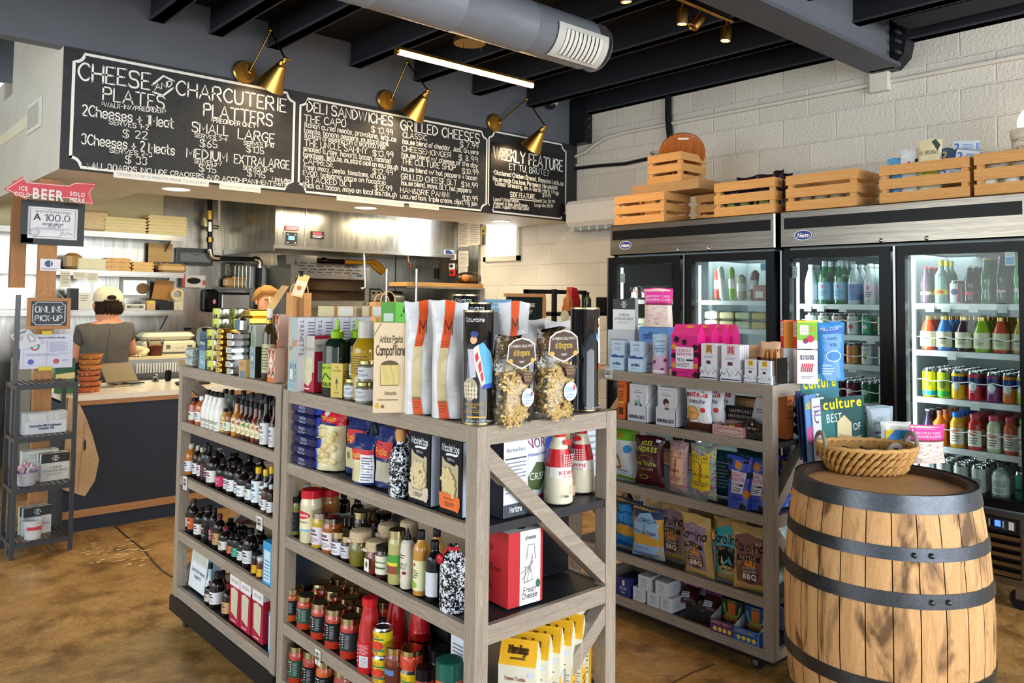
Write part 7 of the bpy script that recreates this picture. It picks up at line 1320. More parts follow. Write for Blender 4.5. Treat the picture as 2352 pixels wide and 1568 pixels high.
# rightmost door (y .. small = right)
def soda(c,cap,lab,h=.2,r=.03,els=(),sty='soda',lz=(.2,.32)): return lambda:bottle(sty,h,r,c,cap,lab,els,lz,gk='glass',ck='gloss')
SP=[1.80,1.72,1.645,1.575,1.50,1.425,1.345]
drinks(SP,1.509,XA,3,.068,'top shelf of the right door',[
('soda_bottle','clear and purple soda bottle with red cap','bottle',soda('5a4a58','c8323c','c9b8c8',.2),'s1'),('soda_bottle','tall pale sparkling bottle, yellow cap and label','bottle',soda('7a9a8a','d8c02c','e2cc1c',.235,.033,[('o',.5,.5,.3,.4,'c8502c')],'wine'),'s2'),
('soda_can','white and red cola can','can',lambda:can(.122,.031,'c9ccd0',[('o',.5,.55,.3,.16,'2a3a7a'),('p',[(.7,0),(1,0),(1,1),(.8,1)],'b8283a')]),'s3'),('soda_bottle','dark cola bottle with red label','bottle',soda('2a1a18','d0d0cc','b8384a',.2),'s4'),
('soda_bottle','green soda bottle with yellow neck label','bottle',soda('1c5a2c','d8c02c','e2c83c',.24,.032,[],'soda',(.62,.74)),'s5'),('cola_bottle','dark contour cola bottle','bottle',soda('241412','a82030','8a1c28',.255,.034,[('s','Cola',.5,.3,.4,'e2dfe0',.7,.2)]),'s6'),('soda_bottle','bright green soda bottle at the right edge','bottle',soda('2aa83c','2a8a3c','d8e2d8',.26,.033),'s7')])
TEA=[('orange','d8502c','a83a2c'),('blue','3a7ac0','20509a'),('plum','3a2430','5a3a48'),('green','8ab02c','5a8a2c'),('red','c8502c','9a2c20'),('yellow','b8a02c','8a7a24')]
TS=[1.79,1.705,1.615,1.525,1.435,1.345]
def tea(c,c2): return lambda:bottle('tea',.185,.042,c,'b89a54','d8d2b4',[('l',.25,.2,.75,.45,4,'4a5a44'),('r',.25,.5,.75,.6,'4a5a44')],(.1,.55),gk='glass',ck='metal',wrap=False)
drinks(TS,1.256,XA,4,.085,'second shelf of the right door',[('tea_bottle',f'round-shouldered {n} tea bottle with cream label','bottle',tea(a,b),'tea'+n) for n,a,b in TEA])
CN=[('yellow and teal yerba can','d8c41c',[(.06,.22,'2a9ac0')],'7a7a1c'),('lime and green yerba can','a8c82c',[(.06,.24,'3aa84a')],'5a6a1c'),('yellow and navy energy can','e2b01c',[(.5,.78,'2a3468')],'c9ccd0'),('red and navy energy can','c0283a',[(.5,.78,'2a3468')],'d8dce2'),('purple and navy energy can','7a2c6a',[(.5,.78,'2a2c58')],'d8dce2'),('orange and navy energy can','d8782c',[(.5,.78,'2a3c78')],'d8dce2'),('lime and blue energy can','b8c82c',[(.5,.78,'3a5aa0')],'d8dce2')]
CS=[1.795,1.715,1.64,1.56,1.475,1.40,1.335]
drinks(CS,1.002,XA,5,.068,'third shelf of the right door',[('drink_can',n,'can',(lambda c,b,e:lambda:can(.155,.033,c,[('o',.5,.5,.28,.16,e),('l',.3,.25,.7,.36,2,e)],b))(c,b,e),'cn'+str(k)) for k,(n,c,b,e) in enumerate(CN)])
JU=[('dark soda bottle with narrow neck','2a2034','8a8a90','soda'),('orange soda bottle with copper cap','d8701c','a8603c','wine'),('yellow juice bottle with blue cap','d8a02c','2a6ac0','juice'),('red juice bottle, white arch label','b8382c','c0485a','juice'),('pale green juice bottle, white arch label','b9bc9c','c0485a','juice'),('coral juice bottle, white arch label','d0603c','c0485a','juice'),('clear bottle with bright green cap','c4d0c8','3ac02c','juice')]
JS=[1.80,1.735,1.65,1.565,1.475,1.40,1.335]
drinks(JS,.747,XA,4,.075,'fourth shelf of the right door',[('juice_bottle',n,'bottle',(lambda c,k,s:lambda:bottle(s,.185,.034,c,k,'e2e0d8' if s=='juice' else None,[('o',.5,.8,.3,.14,'c8703c'),('l',.2,.15,.8,.6,3,'6a5a54')],(.1,.55),gk='gloss',ck='gloss',wrap=False))(c,k,s),'ju'+str(i)) for i,(n,c,k,s) in enumerate(JU)])
BT=[('white can with black wave print','c4ccc8'),('white can with black wave print','c4ccc8'),('white can with black wave print','c4ccc8'),('pale can with three black waves','c9d0cc'),('clear square syrup bottle, white label','1'),('teal and green can','3ab8a0')]
BS=[1.80,1.715,1.63,1.545,1.44,1.345]
for c,(y,(n,cc)) in enumerate(zip(BS,BT)):
 for r in range(4):
  w=f'bottom of the right door, column {ORD[c]} from left' if r==0 else f'{ORD[r]} deep, column {ORD[c]} from left, bottom'
  if cc=='1': fn=lambda:bottle('boston',.17,.042,'9aa8a8','3a4448','ccd2d0',[('t','SWEETS',.5,.62,.13,'3a4448',.8),('t','SYRUP',.5,.42,.16,'3a4448',.8),('l',.2,.1,.8,.34,3,'6a7478')],(.08,.6),gk='glass'); k='b1'
  else: fn=(lambda q:lambda:can(.14,.034,q,[('w',[(.2+.06*i,.5+.06*(i%2)+.0) for i in range(11)],.03,mt('2c3436')),('w',[(.2+.06*i,.4+.06*(i%2)) for i in range(11)],.03,mt('2c3436')),('w',[(.2+.06*i,.3+.06*(i%2)) for i in range(11)],.03,mt('2c3436'))] if q[0]=='c' else [('r',.1,.3,.6,.4,'3a4a34')],[(.06,.4,'4aa884')] if q[0]!='c' else ()))(cc); k='b'+cc
  put('drink_can' if cc!='1' else 'syrup_bottle',f'{n}, {w}' if r==0 else f'{n}, {w}','can' if cc!='1' else 'bottle',fn,(XA-.02+.08*r,y,.532),F1,key=k)
# left door of the right fridge
WT=[('clear water bottle with pink label','b9c4c4','d8dcdc','d8c4cc',.24,'water'),('green mineral water bottle, blue label','2c6a3c','b9c4cc','8ab8d4',.26,'wine'),('green mineral water bottle, pale neck','3a6a44','b9c4cc','8ab8d4',.26,'wine'),('ribbed clear water bottle, blue label','a9b8c0','d8dcdc','5a7ab0',.235,'water'),('clear water bottle with pink emblem','b9c4c4','d8dcdc','d8c4cc',.235,'water'),('bright green water bottle, white cap','1c8a5c','d8dce0','6aa8d0',.25,'water')]
WS=[2.475,2.385,2.29,2.20,2.11,2.02]
drinks(WS,1.499,XA,3,.08,'top shelf of the left drinks door',[('water_bottle',n,'bottle',(lambda c,k,l,h,s:lambda:bottle(s,h,.036,c,k,l,[('o',.5,.75,.1,.1,'c8505a'),('l',.2,.2,.8,.55,3,'5a7090')],(.1,.5),gk='glass',ck='gloss'))(c,k,l,h,s),'wt'+str(i)) for i,(n,c,k,l,h,s) in enumerate(WT)])
LP=[('d0d4d8','8a6ab0'),('b9c8b4','5a8a5a'),('c9bcb4','8a5a4a'),('c4ccd0','c8504a'),('1c8a5a','d8dcd8'),('c4d0d4','d88a3c')]; LN=['lilac-lettered','watermelon','tan root','carrot','emerald','orange-lettered']
drinks([2.475,2.39,2.305,2.215,2.125,2.035],1.321,XA,5,.07,'second shelf of the left drinks door',[('soda_can',f'{LN[i]} prebiotic soda can','can',(lambda c,e:lambda:can(.122,.033,c,[('t','LIPO',.5,.72,.14,e,.7),('o',.5,.4,.2,.14,e),('l',.3,.12,.7,.2,2,e)]))(c,e),'lp'+str(i)) for i,(c,e) in enumerate(LP)])
drinks([2.43,2.30,2.22,2.13,2.03],1.151,XA,4,.07,'third shelf of the left drinks door',[('soda_can',n,'can',(lambda c,e:lambda:can(.122,.033,c,[('t','LIPO',.5,.72,.14,e,.7),('o',.5,.4,.2,.14,e)]))(c,e),'l3'+str(i)) for i,(n,c,e) in enumerate((('red soda can','a82c34','d8c8c0'),('deep red soda can','8a2430','d8c8c0'),('orange cream soda can','c98a4c','d8502c'),('white and olive seltzer can','c9d0d4','8a8a2c'),('white seltzer can with orange stripe','c9d0d4','d8602c')))])
drinks([2.43,2.30,2.22,2.13,2.03],.934,XA,5,.068,'fourth shelf of the left drinks door',[('soda_can',n,'can',(lambda c,e:lambda:can(.122,.033,c,[('o',.5,.5,.25,.16,e),('l',.3,.2,.7,.3,2,e)]))(c,e),'l4'+str(i)) for i,(n,c,e) in enumerate((('maroon soda can','5a2434','c9b8b8'),('dark plum soda can','4a1c30','c9b8b8'),('burgundy soda can','6a2438','c9b8b8'),('green seltzer can with white badge','1c6a44','c9d4c8'),('cream pop can with blue badge','cfc698','6a8ab0')))])
drinks([2.20,2.12,2.04],.741,XA,2,.07,'fifth shelf of the left drinks door',[('soda_can',n,'can',(lambda c:lambda:can(.122,.033,c))(c),'l5'+str(i)) for i,(n,c) in enumerate((('olive soda can','8a8a3c'),('gold soda can','a8903c'),('green-gold soda can','7a8a3c')))])
# wire guards across the shelf fronts
for y0,y1,zs,l in ((1.302,1.843,(1.325,1.095,.835),'right door'),(1.975,2.52,(1.40,1.20,1.0),'left drinks door')):
 for k,z in enumerate(zs): one('wire_guard',MB().tube([(XA-.05-.006*math.sin(i*1.3),y0+.01+(y1-y0-.02)*i/14,z+.006*math.sin(i*2)) for i in range(15)],.003,WIRE,6),f'white wire guard across the cans, {ORD[k]} from the top, {l}','wire guard')
for y,z,l in ((2.505,1.69,'left drinks door'),(1.345,1.735,'rightmost door'),(3.86,1.67,'leftmost deli door'),(2.71,1.735,'right deli door')):
 m=MB().box(-.001,.001,-.022,.022,-.035,.035,'dfe3e6'); art(m,[('r',.1,.1,.9,.6,'5aa0d8') if y<3 and y!=2.505 else ('l',.1,.1,.9,.6,5,'7a848a'),('l',.1,.7,.9,.9,2,'7a848a')],lambda u,v,o:(-.0012-o,.022-.044*u,-.035+.07*v),.044,.07); one('door_sticker',m,f'small printed sticker inside the glass of the {l}','sticker',(XF+.008,y,z))
# deli foods in the left fridge
def tub(c,w=.11,h=.05): return lambda:[('tub',MB().box(-w/2,w/2,-.05,.05,0,h,(c,'lam'),None,.008)),('lid',MB().box(-w/2-.004,w/2+.004,-.054,.054,h,h+.005,('dfe4e4','clear')))]
for k,(y,c,w,h,tilt,l) in enumerate(((3.16,'c8503c',.035,.21,0,'salami stick in red wrapper'),(3.11,'c9cdd0',.045,.23,.2,'silver wrapped salami leaning'),(3.04,'8ab83c',.04,.22,.05,'green wrapped sausage stick'),(2.97,'b8a888',.06,.17,.0,'cured sausage in clear film'),(2.89,'8a6a58',.055,.2,-.3,'leaning netted salami with paper label'))):
 put('salami',f'{l}, top shelf of the right deli door','salami',[('sausage',MB().lathe([(w*.2,0),(w/2,.02),(w/2,h-.02),(w*.2,h)],(c,'film'))),('band',MB().lathe([(w/2+.001,h*.35),(w/2+.001,h*.65)],'dcdcd8',caps=False))],(4.66,y,1.517),0,rot=(tilt*.7,0,F1))
put('meat_pack','clear pack of sliced cured meat with paper label, top shelf of the deli door','pack',[('tray',MB().box(-.06,.06,-.03,.03,0,.10,('b07a74','film'),None,.01)),('label',MB().box(-.035,.02,-.033,-.031,.02,.06,'dcdcdc'))],(4.66,2.81,1.515),F1)
put('nut_pack','tilted clear pack of candied nuts with white label, top shelf of the deli door','pack',[('tray',MB().box(-.055,.055,-.02,.02,0,.17,('c9cfd0','film'),None,.008)),('label',MB().box(-.045,.045,-.0215,-.0205,.01,.07,'e0e2e4')),('nuts',MB().box(-.045,.045,-.0215,-.0205,.075,.14,('5a2c1c','kraft')))],(4.67,2.72,1.515),0,rot=(-.25,.1,F1))
for k,(y,c) in enumerate(((3.18,'c9bf9a'),(3.06,'cdbf94'),(2.94,'b9c0a0'),(2.82,'c8b070'),(2.72,'b8a468'))):
 for r in range(2): put('deli_tub',f'clear-lidded deli tub, {ORD[k]} from the left, {("upper","lower")[1-r]} layer, right deli door','tub',tub(c),(4.67,y,1.332+.058*r),F1)
for k,(y,c) in enumerate(((3.86,'b0443a'),(3.76,'c98a7c'),(3.66,'c4847a'),(3.56,'b87a70'),(3.46,'c9b8a8'))):
 put('shrimp_tray',f'clear tray of pink deli meat, {ORD[k]} from the left, top of the leftmost door','tray',[('tray',MB().box(-.045,.045,-.03,.03,0,.10,('c9cfd0','clear'),None,.008)),('meat',MB().lathe([(.01,-.02),(.036,-.012),(.036,.012),(.01,.02)],(c,'film'),X=Matrix.Translation((0,0,.045))@Matrix.Rotation(PI/2,4,'X'))),('label',MB().box(-.02,.025,-.033,-.031,.015,.05,'dfe2e2'))],(4.66,y,1.516),F1)
 put('deli_tub',f'deli tub on the second shelf, {ORD[k]} from the left, leftmost door','tub',tub(('c9c4b0','b9c4a8','c4a890')[k%3]),(4.67,y,1.332),F1)
# ================================================================ CRATES ON THE FRIDGES
def crate(w,d,h,label,loc,rz=F1,slats=3):
 t=T('wooden_crate',label,'crate',loc,rz); sh=h/slats*.8; gap=(h-sh*slats)/(slats-1); th=.009
 for k in range(slats):
  z=k*(sh+gap)
  for y in (-d/2,d/2-th): P('long_slat',MB().box(-w/2,w/2,y,y+th,z,z+sh,CW('x')),t)
  for x in (-w/2+.001,w/2-th-.001): P('end_slat',MB().box(x,x+th,-d/2+th,d/2-th,z+.001,z+sh-.001,CW('y')),t)
 for x in (-w/2+th+.001,w/2-.03-th-.001):
  for y in (-d/2+th,d/2-th-.03): P('corner_post',MB().box(x,x+.03,y,y+.03,.0,h-.004,CW('z')),t)
 P('bottom',MB().box(-w/2+th,w/2-th,-d/2+th,d/2-th,0,.008,CW('x')),t)
 return t
TF=2.063; FX=4.51
def cr(y0,y1,h,lab,d=.31,x=FX,z=TF): crate(abs(y1-y0),d,h,lab,(x+d/2,(y0+y1)/2,z))
cr(3.949,3.49,.212,'lower pine crate at the left end of the fridges, under the stacked one')
cr(3.42,3.11,.2,'dark pine crate set back under the cardboard box',.26,4.78)
one('cardboard_box',MB().box(-.29,.29,-.17,.17,0,.068,('b08a5c','kraft')),'flattened brown cardboard box between the stacked crates','box',(4.72,3.52,TF+.212+.001),F1)
cr(3.71,3.41,.215,'small pine crate stacked on the cardboard box',.30,4.60,TF+.282)
cr(3.079,2.638,.222,'pine crate of dark snack bags above the left fridge')
cr(2.562,2.123,.216,'pine crate with slats and white jars in the middle of the row')
cr(1.991,1.528,.21,'pine crate overflowing with packets above the rightmost door')
cr(1.505,1.06,.215,'pine crate of paper pasta bags cut by the right edge')
t=T('cutting_board','round acacia cutting board with handle slot leaning in the stacked crate','board',(4.80,3.44,TF+.47),0); t.rotation_euler=(math.radians(64),math.radians(-8),F1-.9)
t.location=RX(1566,350,4.74); t.rotation_euler=Vector((-.55,-.5,-.62)).to_track_quat('Z','Y').to_euler()
mb=MB().lathe([(.001,0),(.155,0),(.165,.006),(.165,.024),(.155,.03),(.001,.03)],ramp_mat('acacia','x',[(.3,'6a3414'),(.5,'9a5424'),(.7,'c07c40')],(30,2,30),.35,.1),seg=36); P('board',mb,t); P('handle_slot',MB().box(-.045,.045,.115,.14,-.001,.031,'e2dccf',None,.006),t)
one('glass_bowl',MB().lathe([(.02,0),(.05,.02),(.06,.06),(.055,.06)],('d8dcd8','clear'),caps=False),'small glass bowl at the left of the stacked crate','bowl',(4.66,3.66,TF+.47))
for k,(y,h,rz) in enumerate(((3.02,.22,.2),(2.92,.25,.5),(2.84,.26,-.2),(2.76,.25,.3),(2.68,.27,-.4),(2.655,.25,.1))):
 put('snack_bag',f'dark glittery snack bag standing in its crate, {ORD[k]} from the left','bag',bag(.11,h,.05,'2a1c28',[('l',.2,.3,.8,.6,3,'6a5a3a'),('o',.5,.25,.3,.1,'8a9a3a')],'pillow',seed=k+50,k='film'),(4.60+.03*(k%3),min(y,3.0),TF+.01),F1+rz)
for k in range(4): put('jar',f'white-lidded jar inside the middle crate, {ORD[k]} from the left','jar',bottle('squat',.11,.04,'b9a888','d8d8d2'),(4.62,2.49-.1*k,TF+.009),F1,key='wjar')
pk=[(1.93,.25,'5a9ac8',[('t','POPCORN',.5,.3,.14,'d8e2ea',.8),('o',.7,.2,.1,.06,'b8303a')],'blue patterned snack pouch'),(1.86,.29,'d3d4d4',[('o',.5,.72,.09,.05,'b8303a'),('r',.8,.66,.95,.8,'2c2c30')],'white pouch with red dot'),(1.755,.33,'d8cca4',[('r',.12,.3,.86,.62,'c9c02c'),('t','DI BRUNO',.5,.74,.07,'4a4a3a',.8),('t','CHEDDAR',.5,.5,.07,'4a4a2c',.6),('l',.2,.36,.8,.46,2,'5a5a2c'),('p',[(.6,.95),(.75,1),(.95,.9),(.85,.8)],'3a4a34')],'cream gusset bag with yellow label')]
for y,h,c,e,l in pk: put('snack_bag',f'{l} standing in the overflowing crate','bag',bag(.10 if h<.3 else .125,h,.05,c,e,'pouch' if h<.3 else 'brick',seed=int(h*100),k='film'),(4.60,y,TF+.01),F1+.15)
for k,(x,y,z,r,s,l) in enumerate(((4.66,1.66,.215,(.25,.3,F1),'36506a','dark cracker box with round crackers tilted'),(4.68,1.60,.255,(.1,.1,F1),'c9d0d8','upper white and blue cracker box'),(4.63,1.575,.20,(.3,.2,F1+.2),'c9d0d8','middle white and blue cracker box'),(4.59,1.64,.10,(.05,.2,F1),'c4ccd6','lower white and blue cracker box inside the slats'))):
 put('cracker_box',f'{l} in the overflowing crate','box',carton(.11,.06,.065,s,[('T','2',.2,.2,.6,'3a62a8' if k else 'c9a868',.3),('l',.42,.2,.95,.8,4,'3a62a8')],[('r',.1,.1,.9,.9,'5a86c0')]),(x,y,TF+z),0,rot=r)
for k,(y,h,l) in enumerate(((1.44,.23,'low cream paper bag'),(1.30,.33,'tall cream MACCARON paper bag'))):
 put('pasta_bag',f'{l} in the rightmost crate','bag',bag(.14,h,.07,'cfc0aa',[('t','MACCARON',.5,.78,.06,'7a6a5a',.8),('s','di Toffia',.5,.66,.05,'7a5a44',.5,.2),('o',.2,.5,.06,.03,'5a3a2c'),('l',.35,.45,.9,.6,3,'9a8a78')],'brick',seed=k+70,k='kraft'),(4.62,y,TF+.009),F1)
for k in range(3): put('jar',f'clear jar of white rice in the rightmost crate, {ORD[k]} from the left','jar',bottle('squat',.09,.04,'d8d4c8','c9b99a'),(4.57,1.45-.1*k,TF+.009),F1,key='rjar')
# ================================================================ LEFT OF THE COUNTER: stand, signs, papers
BM=mt('3a3d42','lam')
LX0,LX1,LY0,LY1=.952,1.272,5.318,5.62
t=T('slatted_stand','narrow dark grey four-tier slatted wooden stand left of the counter','stand',(LX0,LY0,0)); w=LX1-LX0; d=LY1-LY0
ztop=RY(40,886,LY0).z
for x in (0,w-.022):
 for y in (0,d-.022): P('leg',MB().box(x,x+.022,y,y+.022,0,ztop,BM),t)
LZ=[ztop,RY(100,1003,LY0).z,RY(100,1117,LY0).z,RY(100,1240,LY0).z]
for z in LZ:
 P('shelf_frame',MB().box(.022,w-.022,.002,.02,z-.026,z-.002,BM).box(.022,w-.022,d-.02,d-.002,z-.026,z-.002,BM).box(.002,.02,.022,d-.022,z-.026,z-.002,BM).box(w-.02,w-.002,.022,d-.022,z-.026,z-.002,BM),t)
 m=MB()
 for k in range(9): m.box(.02+k*(w-.04)/9,.02+k*(w-.04)/9+.02,.004,d-.004,z-.002,z+.004,BM)
 P('slats',m,t)
kz=LZ[1]+.005
put('sampler_kit','clear-fronted cocktail sampler kit box with white card on the stand','box',carton(.23,.07,.125,'c4ced8',[('r',.04,0,.98,.58,'d9dee8'),('r',.12,.6,.52,.92,'dcdfe2'),('r',.55,.6,.68,.94,'d4d8d8'),('r',.7,.6,.82,.92,'d0d4d2'),('r',.84,.6,.95,.93,'c9ccc8'),('s','Charlotte Old-Fashioned',.5,.33,.1,'4a5268',.72,.16),('s','Sampler Kit',.52,.2,.1,'4a5268',.36,.16)],k='film'),(1.125,5.45,kz),.04)
z=LZ[2]+.005
mb=MB().lathe([(.04,0),(.045,.003),(.062,.075),(.064,.078),(.06,.078),(.043,.006)],('b9bec8','lam'),seg=26)
P2=T('candy_bowl','small grey tub full of pink and pastel twist-wrapped candies on the stand','bowl',(1.035,5.39,z)); P('tub',mb,P2)
random.seed(4); m=MB()
for k in range(64):
 a=random.uniform(0,6.28); r=.056*math.sqrt(random.random()); c=Vector((r*math.cos(a),r*math.sin(a),.078+.042*(1-(r/.06)**2)*random.uniform(.3,1))); col=random.choice(('d88aa0','c87ab0','b09ad0','e0a890','8ab0c8','a8c8a0','d86a70'))
 m.ell(c,(.010,.010,.009),(col,'film'),8,5); m.tube([c,c+Vector((random.uniform(-.01,.01),random.uniform(-.01,.01),.016))],[.003,.007],('e2d0dc','film'),5)
o=P('candies',m,P2); o['kind']='stuff'
put('storage_bag_carton','front cheese storage bags carton on the third tier of the stand','box',csb(.155,.03,.16),(1.19,5.45,z),.1)
put('storage_bag_carton','rear cheese storage bags carton on the third tier of the stand','box',csb(.155,.03,.16),(1.185,5.495,z),.1)
put('book','white boxed book lying behind the cheese bag cartons on the stand','box',carton(.19,.07,.17,'d3d6d0',[('l',.2,.75,.8,.9,2,'9aa0a0')]),(1.13,5.56,z),0)
z=LZ[3]+.005
put('storage_bag_carton','cheese storage bags carton on the lowest tier behind the tub','box',csb(.15,.03,.16),(1.11,5.47,z),.08)
put('storage_bag_carton','second cheese storage bags carton on the lowest tier','box',csb(.15,.03,.16),(1.10,5.51,z),.08)
put('deli_tub','cloudy plastic tub with red sticker and pits on the lowest tier','tub',[('tub',MB().lathe([(.042,0),(.052,.1),(.055,.1),(.055,.108),(.05,.108)],('cfd3d6','film'),seg=26,caps=False).lathe([(.001,.001),(.042,.001)],'c9cdd0',caps=False)),('sticker',(lambda m:(art(m,[('r',0,0,1,1,'d8505a'),('l',.1,.2,.9,.8,2,'7a1c28')],cyl(.0495,.055,.075,-140,-40),.08,.02,.0006,6),m)[1])(MB())),('contents',MB().lathe([(.001,.003),(.042,.003),(.044,.022),(.001,.026)],('b98a78','kraft')))],(1.075,5.38,z),0)
# kraft bag leaning on the counter front
pts=[(1.272,.30),(1.40,.24),(1.455,.33),(1.475,.46),(1.43,.62),(1.395,.72),(1.36,.80),(1.31,.86),(1.285,.86),(1.275,.6)]
t=T('kraft_bag','large brown paper bag with handle hole leaning behind the slatted stand','bag',(0,5.60,0)); P('bag',MB().prism(pts,0,.06,('cbaa82','kraft'),'y'),t); P('fold',MB().prism([(1.355,.27),(1.36,.27),(1.39,.72),(1.384,.72)],-.002,.0,('b8956c','kraft'),'y'),t); P('handle_hole',MB().prism([(1.385,.52),(1.395,.54),(1.395,.58),(1.387,.6),(1.38,.56)],-.0025,.0,('2a2a2c','card'),'y'),t)
# BEER arrow
def RYs(L,Y): return [(RY(x,y,Y).x,RY(x,y,Y).z) for x,y in L]
Y=5.52; ar=[(9,434),(52,405),(58,417),(160,426),(174,418),(222,421),(207,443),(216,470),(172,465),(168,457),(62,448),(59,459)]
t=T('arrow_sign','red arrow sign reading ICE COLD BEER SOLD HERE at the left','sign',(0,Y,0)); pl=RYs(ar,Y); P('panel',MB().prism(pl,0,.006,('c8202e','lam'),'y'),t)
cxm=sum(a for a,b in pl)/12; czm=sum(b for a,b in pl)/12
m=MB(); q=[(cxm+(a-cxm)*.955,czm+(b-czm)*.88) for a,b in pl]; ribbon(m,q+[q[0]],.004,mt('e6dcd6'),lambda x,z,o:(x,-.0012,z))
a,b=RY(10,435,Y),RY(218,444,Y); sl=(b.z-a.z-.02)/(b.x-a.x)
mp=lambda u,v,o:(a.x+(b.x-a.x)*u,-.0014-o,a.z-.06+.12*v+ .0*u - .012*u)
art(m,[('T','ICE',.20,.55,.2,'e6e0dc',.1),('T','COLD',.19,.25,.2,'e6e0dc',.17),('T','BEER',.475,.22,.5,'e6e0dc',.36,1),('T','SOLD',.80,.55,.2,'e6e0dc',.18),('T','HERE',.80,.25,.2,'e6e0dc',.18)],mp,b.x-a.x,.12)
P('lettering',m,t)
def panel(name,label,cat,L,Y,col,els,th=.006,frame=None,extra=None):
 q=RYs(L,Y); x0=(q[0][0]+q[3][0])/2; x1=(q[1][0]+q[2][0])/2; z1=(q[0][1]+q[1][1])/2; z0=(q[2][1]+q[3][1])/2
 m=MB().box(x0,x1,0,th,z0,z1,col); art(m,els,planeY(x0,x1,z0,z1,0),x1-x0,z1-z0)
 if not frame: o=one(name,m,label,cat,(0,Y,0)); return o
 t=T(name,label,cat,(0,Y,0)); P('panel',m,t); f,fw=frame
 P('frame',MB().box(x0-fw,x1+fw,-.008,th,z1,z1+fw,f[0]).box(x0-fw,x1+fw,-.008,th,z0-fw,z0,f[0]).box(x0-fw,x0,-.008,th,z0,z1,f[1]).box(x1,x1+fw,-.008,th,z0,z1,f[1]),t); return t
panel('sanitation_certificate','black framed sanitation rating certificate A 100.0 below the arrow sign','certificate',((64,474),(180,480),(176,552),(62,546)),5.69,'dfe0e4',[('w',[(.05,.06),(.95,.06),(.95,.94),(.05,.94),(.05,.06)],.012,mt('6a6c72')),('t','SANITATION RATING',.5,.82,.075,'4a4c52',.72),('T','A',.2,.58,.2,'3a4a3c',.2),('s','100.0',.58,.57,.21,'3a3c44',.5,.1),('s','CULTURE SHOP INC',.5,.44,.06,'4a4c5a',.42,.14),('s','JUNE 10',.52,.37,.06,'4a4c5a',.26,.14),('l',.15,.28,.85,.36,2,'8a8c92'),('o',.14,.2,.1,.11,'9a9ca4'),('o',.14,.2,.08,.09,'d0d2d8'),('w',[(.66,.12),(.7,.26),(.74,.14),(.8,.22),(.92,.16)],.012,mt('3a3c44')),('l',.1,.06,.8,.1,1,'a8aab0')],.008,((mt('2c302f','lam'),mt('2c302f','lam')),.038))
panel('paper_note','pale square note on the corner of the certificate frame','note',((48,537),(76,539),(76,558),(48,556)),5.682,'c4d3e2',[],.001)
panel('payment_card','white rounded card with blue emblem on the long oak post','card',((92,592),(140,597),(138,625),(92,619)),5.69,'dcdce6',[('o',.42,.6,.2,.28,'3a5a7a'),('r',.5,.36,.53,.86,'dcdce6'),('l',.06,.1,.9,.26,2,'6a6c7a')],.002)
t=panel('pickup_sign','small chalkboard sign ONLINE PICK-UP in a rough wood frame','sign',((71,693),(155,690),(152,746),(70,750)),5.62,'3a3f48',[('w',[(.05,.16),(.12,.12),(.15,.04),(.85,.04),(.88,.12),(.95,.16),(.95,.84),(.88,.88),(.85,.96),(.15,.96),(.12,.88),(.05,.84),(.05,.16)],.03,mt('c4d0da')),('s','ONLINE',.5,.55,.24,'cdd6dc',.76,.15),('s','PICK-UP',.49,.2,.22,'cdd6dc',.74,.15)],.006,((OW('x'),OW('z')),.02))
P('cord',MB().tube([RY(80,686,5.62)-Vector((0,5.62,0)),RY(115,658,5.66)-Vector((0,5.62,0)),RY(146,684,5.62)-Vector((0,5.62,0))],.0025,('c9b088','kraft'),6),t)
panel('results_paper','white survey sheet with coloured charts taped to the post','paper',((51,766),(171,768),(163,846),(42,845)),5.66,'cdd2e6',[('s','Hawthorne Petition Results',.55,.87,.05,'4a4e68',.6,.16),('w',[(.06,.08),(.95,.08),(.95,.8),(.06,.8),(.06,.08)],.004,mt('7a80a0')),('w',[(.5,.08),(.5,.8)],.004,mt('7a80a0')),('w',[(.06,.44),(.95,.44)],.004,mt('7a80a0')),('o',.27,.64,.09,.12,'4a9a8a'),('p',[(.27,.64),(.2,.56),(.27,.52),(.34,.57)],'c8504a'),('o',.27,.64,.05,.07,'cdd2e6'),('l',.54,.48,.9,.78,10,'8a90b0'),('l',.1,.36,.9,.43,2,'8a90b0'),('o',.2,.2,.06,.08,'5a68c0'),('o',.68,.2,.06,.08,'c8603c'),('p',[(.68,.2),(.74,.22),(.7,.28)],'5a68c0'),('l',.8,.18,.92,.26,3,'8a90b0')],.001)
one('tape_strip',MB().box(RY(96,765,5.655).x,RY(120,765,5.655).x,5.655,5.656,RY(96,769,5.655).z,RY(96,760,5.655).z,'d8c83c'),'yellow tape strip at the top of the survey sheet','tape')
one('tape_strip',MB().box(RY(88,846,5.655).x,RY(120,846,5.655).x,5.655,5.656,RY(96,851,5.655).z,RY(96,842,5.655).z,'d8c83c'),'yellow tape strip at the foot of the survey sheet','tape')
q=RYs(((22,770),(60,750),(97,787),(48,805)),5.655); m=MB().prism(q[::-1],0,.001,'d0d2dc','y'); o=one('tilted_card',m,'tilted white card with a line drawing above the survey sheet','card',(0,5.65,0))
bl=lambda u,v,oo:(q[3][0]*(1-u)*(1-v)+q[2][0]*u*(1-v)+q[1][0]*u*v+q[0][0]*(1-u)*v,-.001-oo,q[3][1]*(1-u)*(1-v)+q[2][1]*u*(1-v)+q[1][1]*u*v+q[0][1]*(1-u)*v)
m=MB(); art(m,[('s','Hold Up Please',.45,.8,.1,'4a4c54',.7,.16),('w',[(.6,.3),(.7,.6),(.88,.62),(.92,.36),(.78,.2),(.6,.3)],.025,mt('3a3c44')),('l',.08,.5,.5,.72,3,'8a8c94')],bl,.15,.1); P('drawing',m,o)
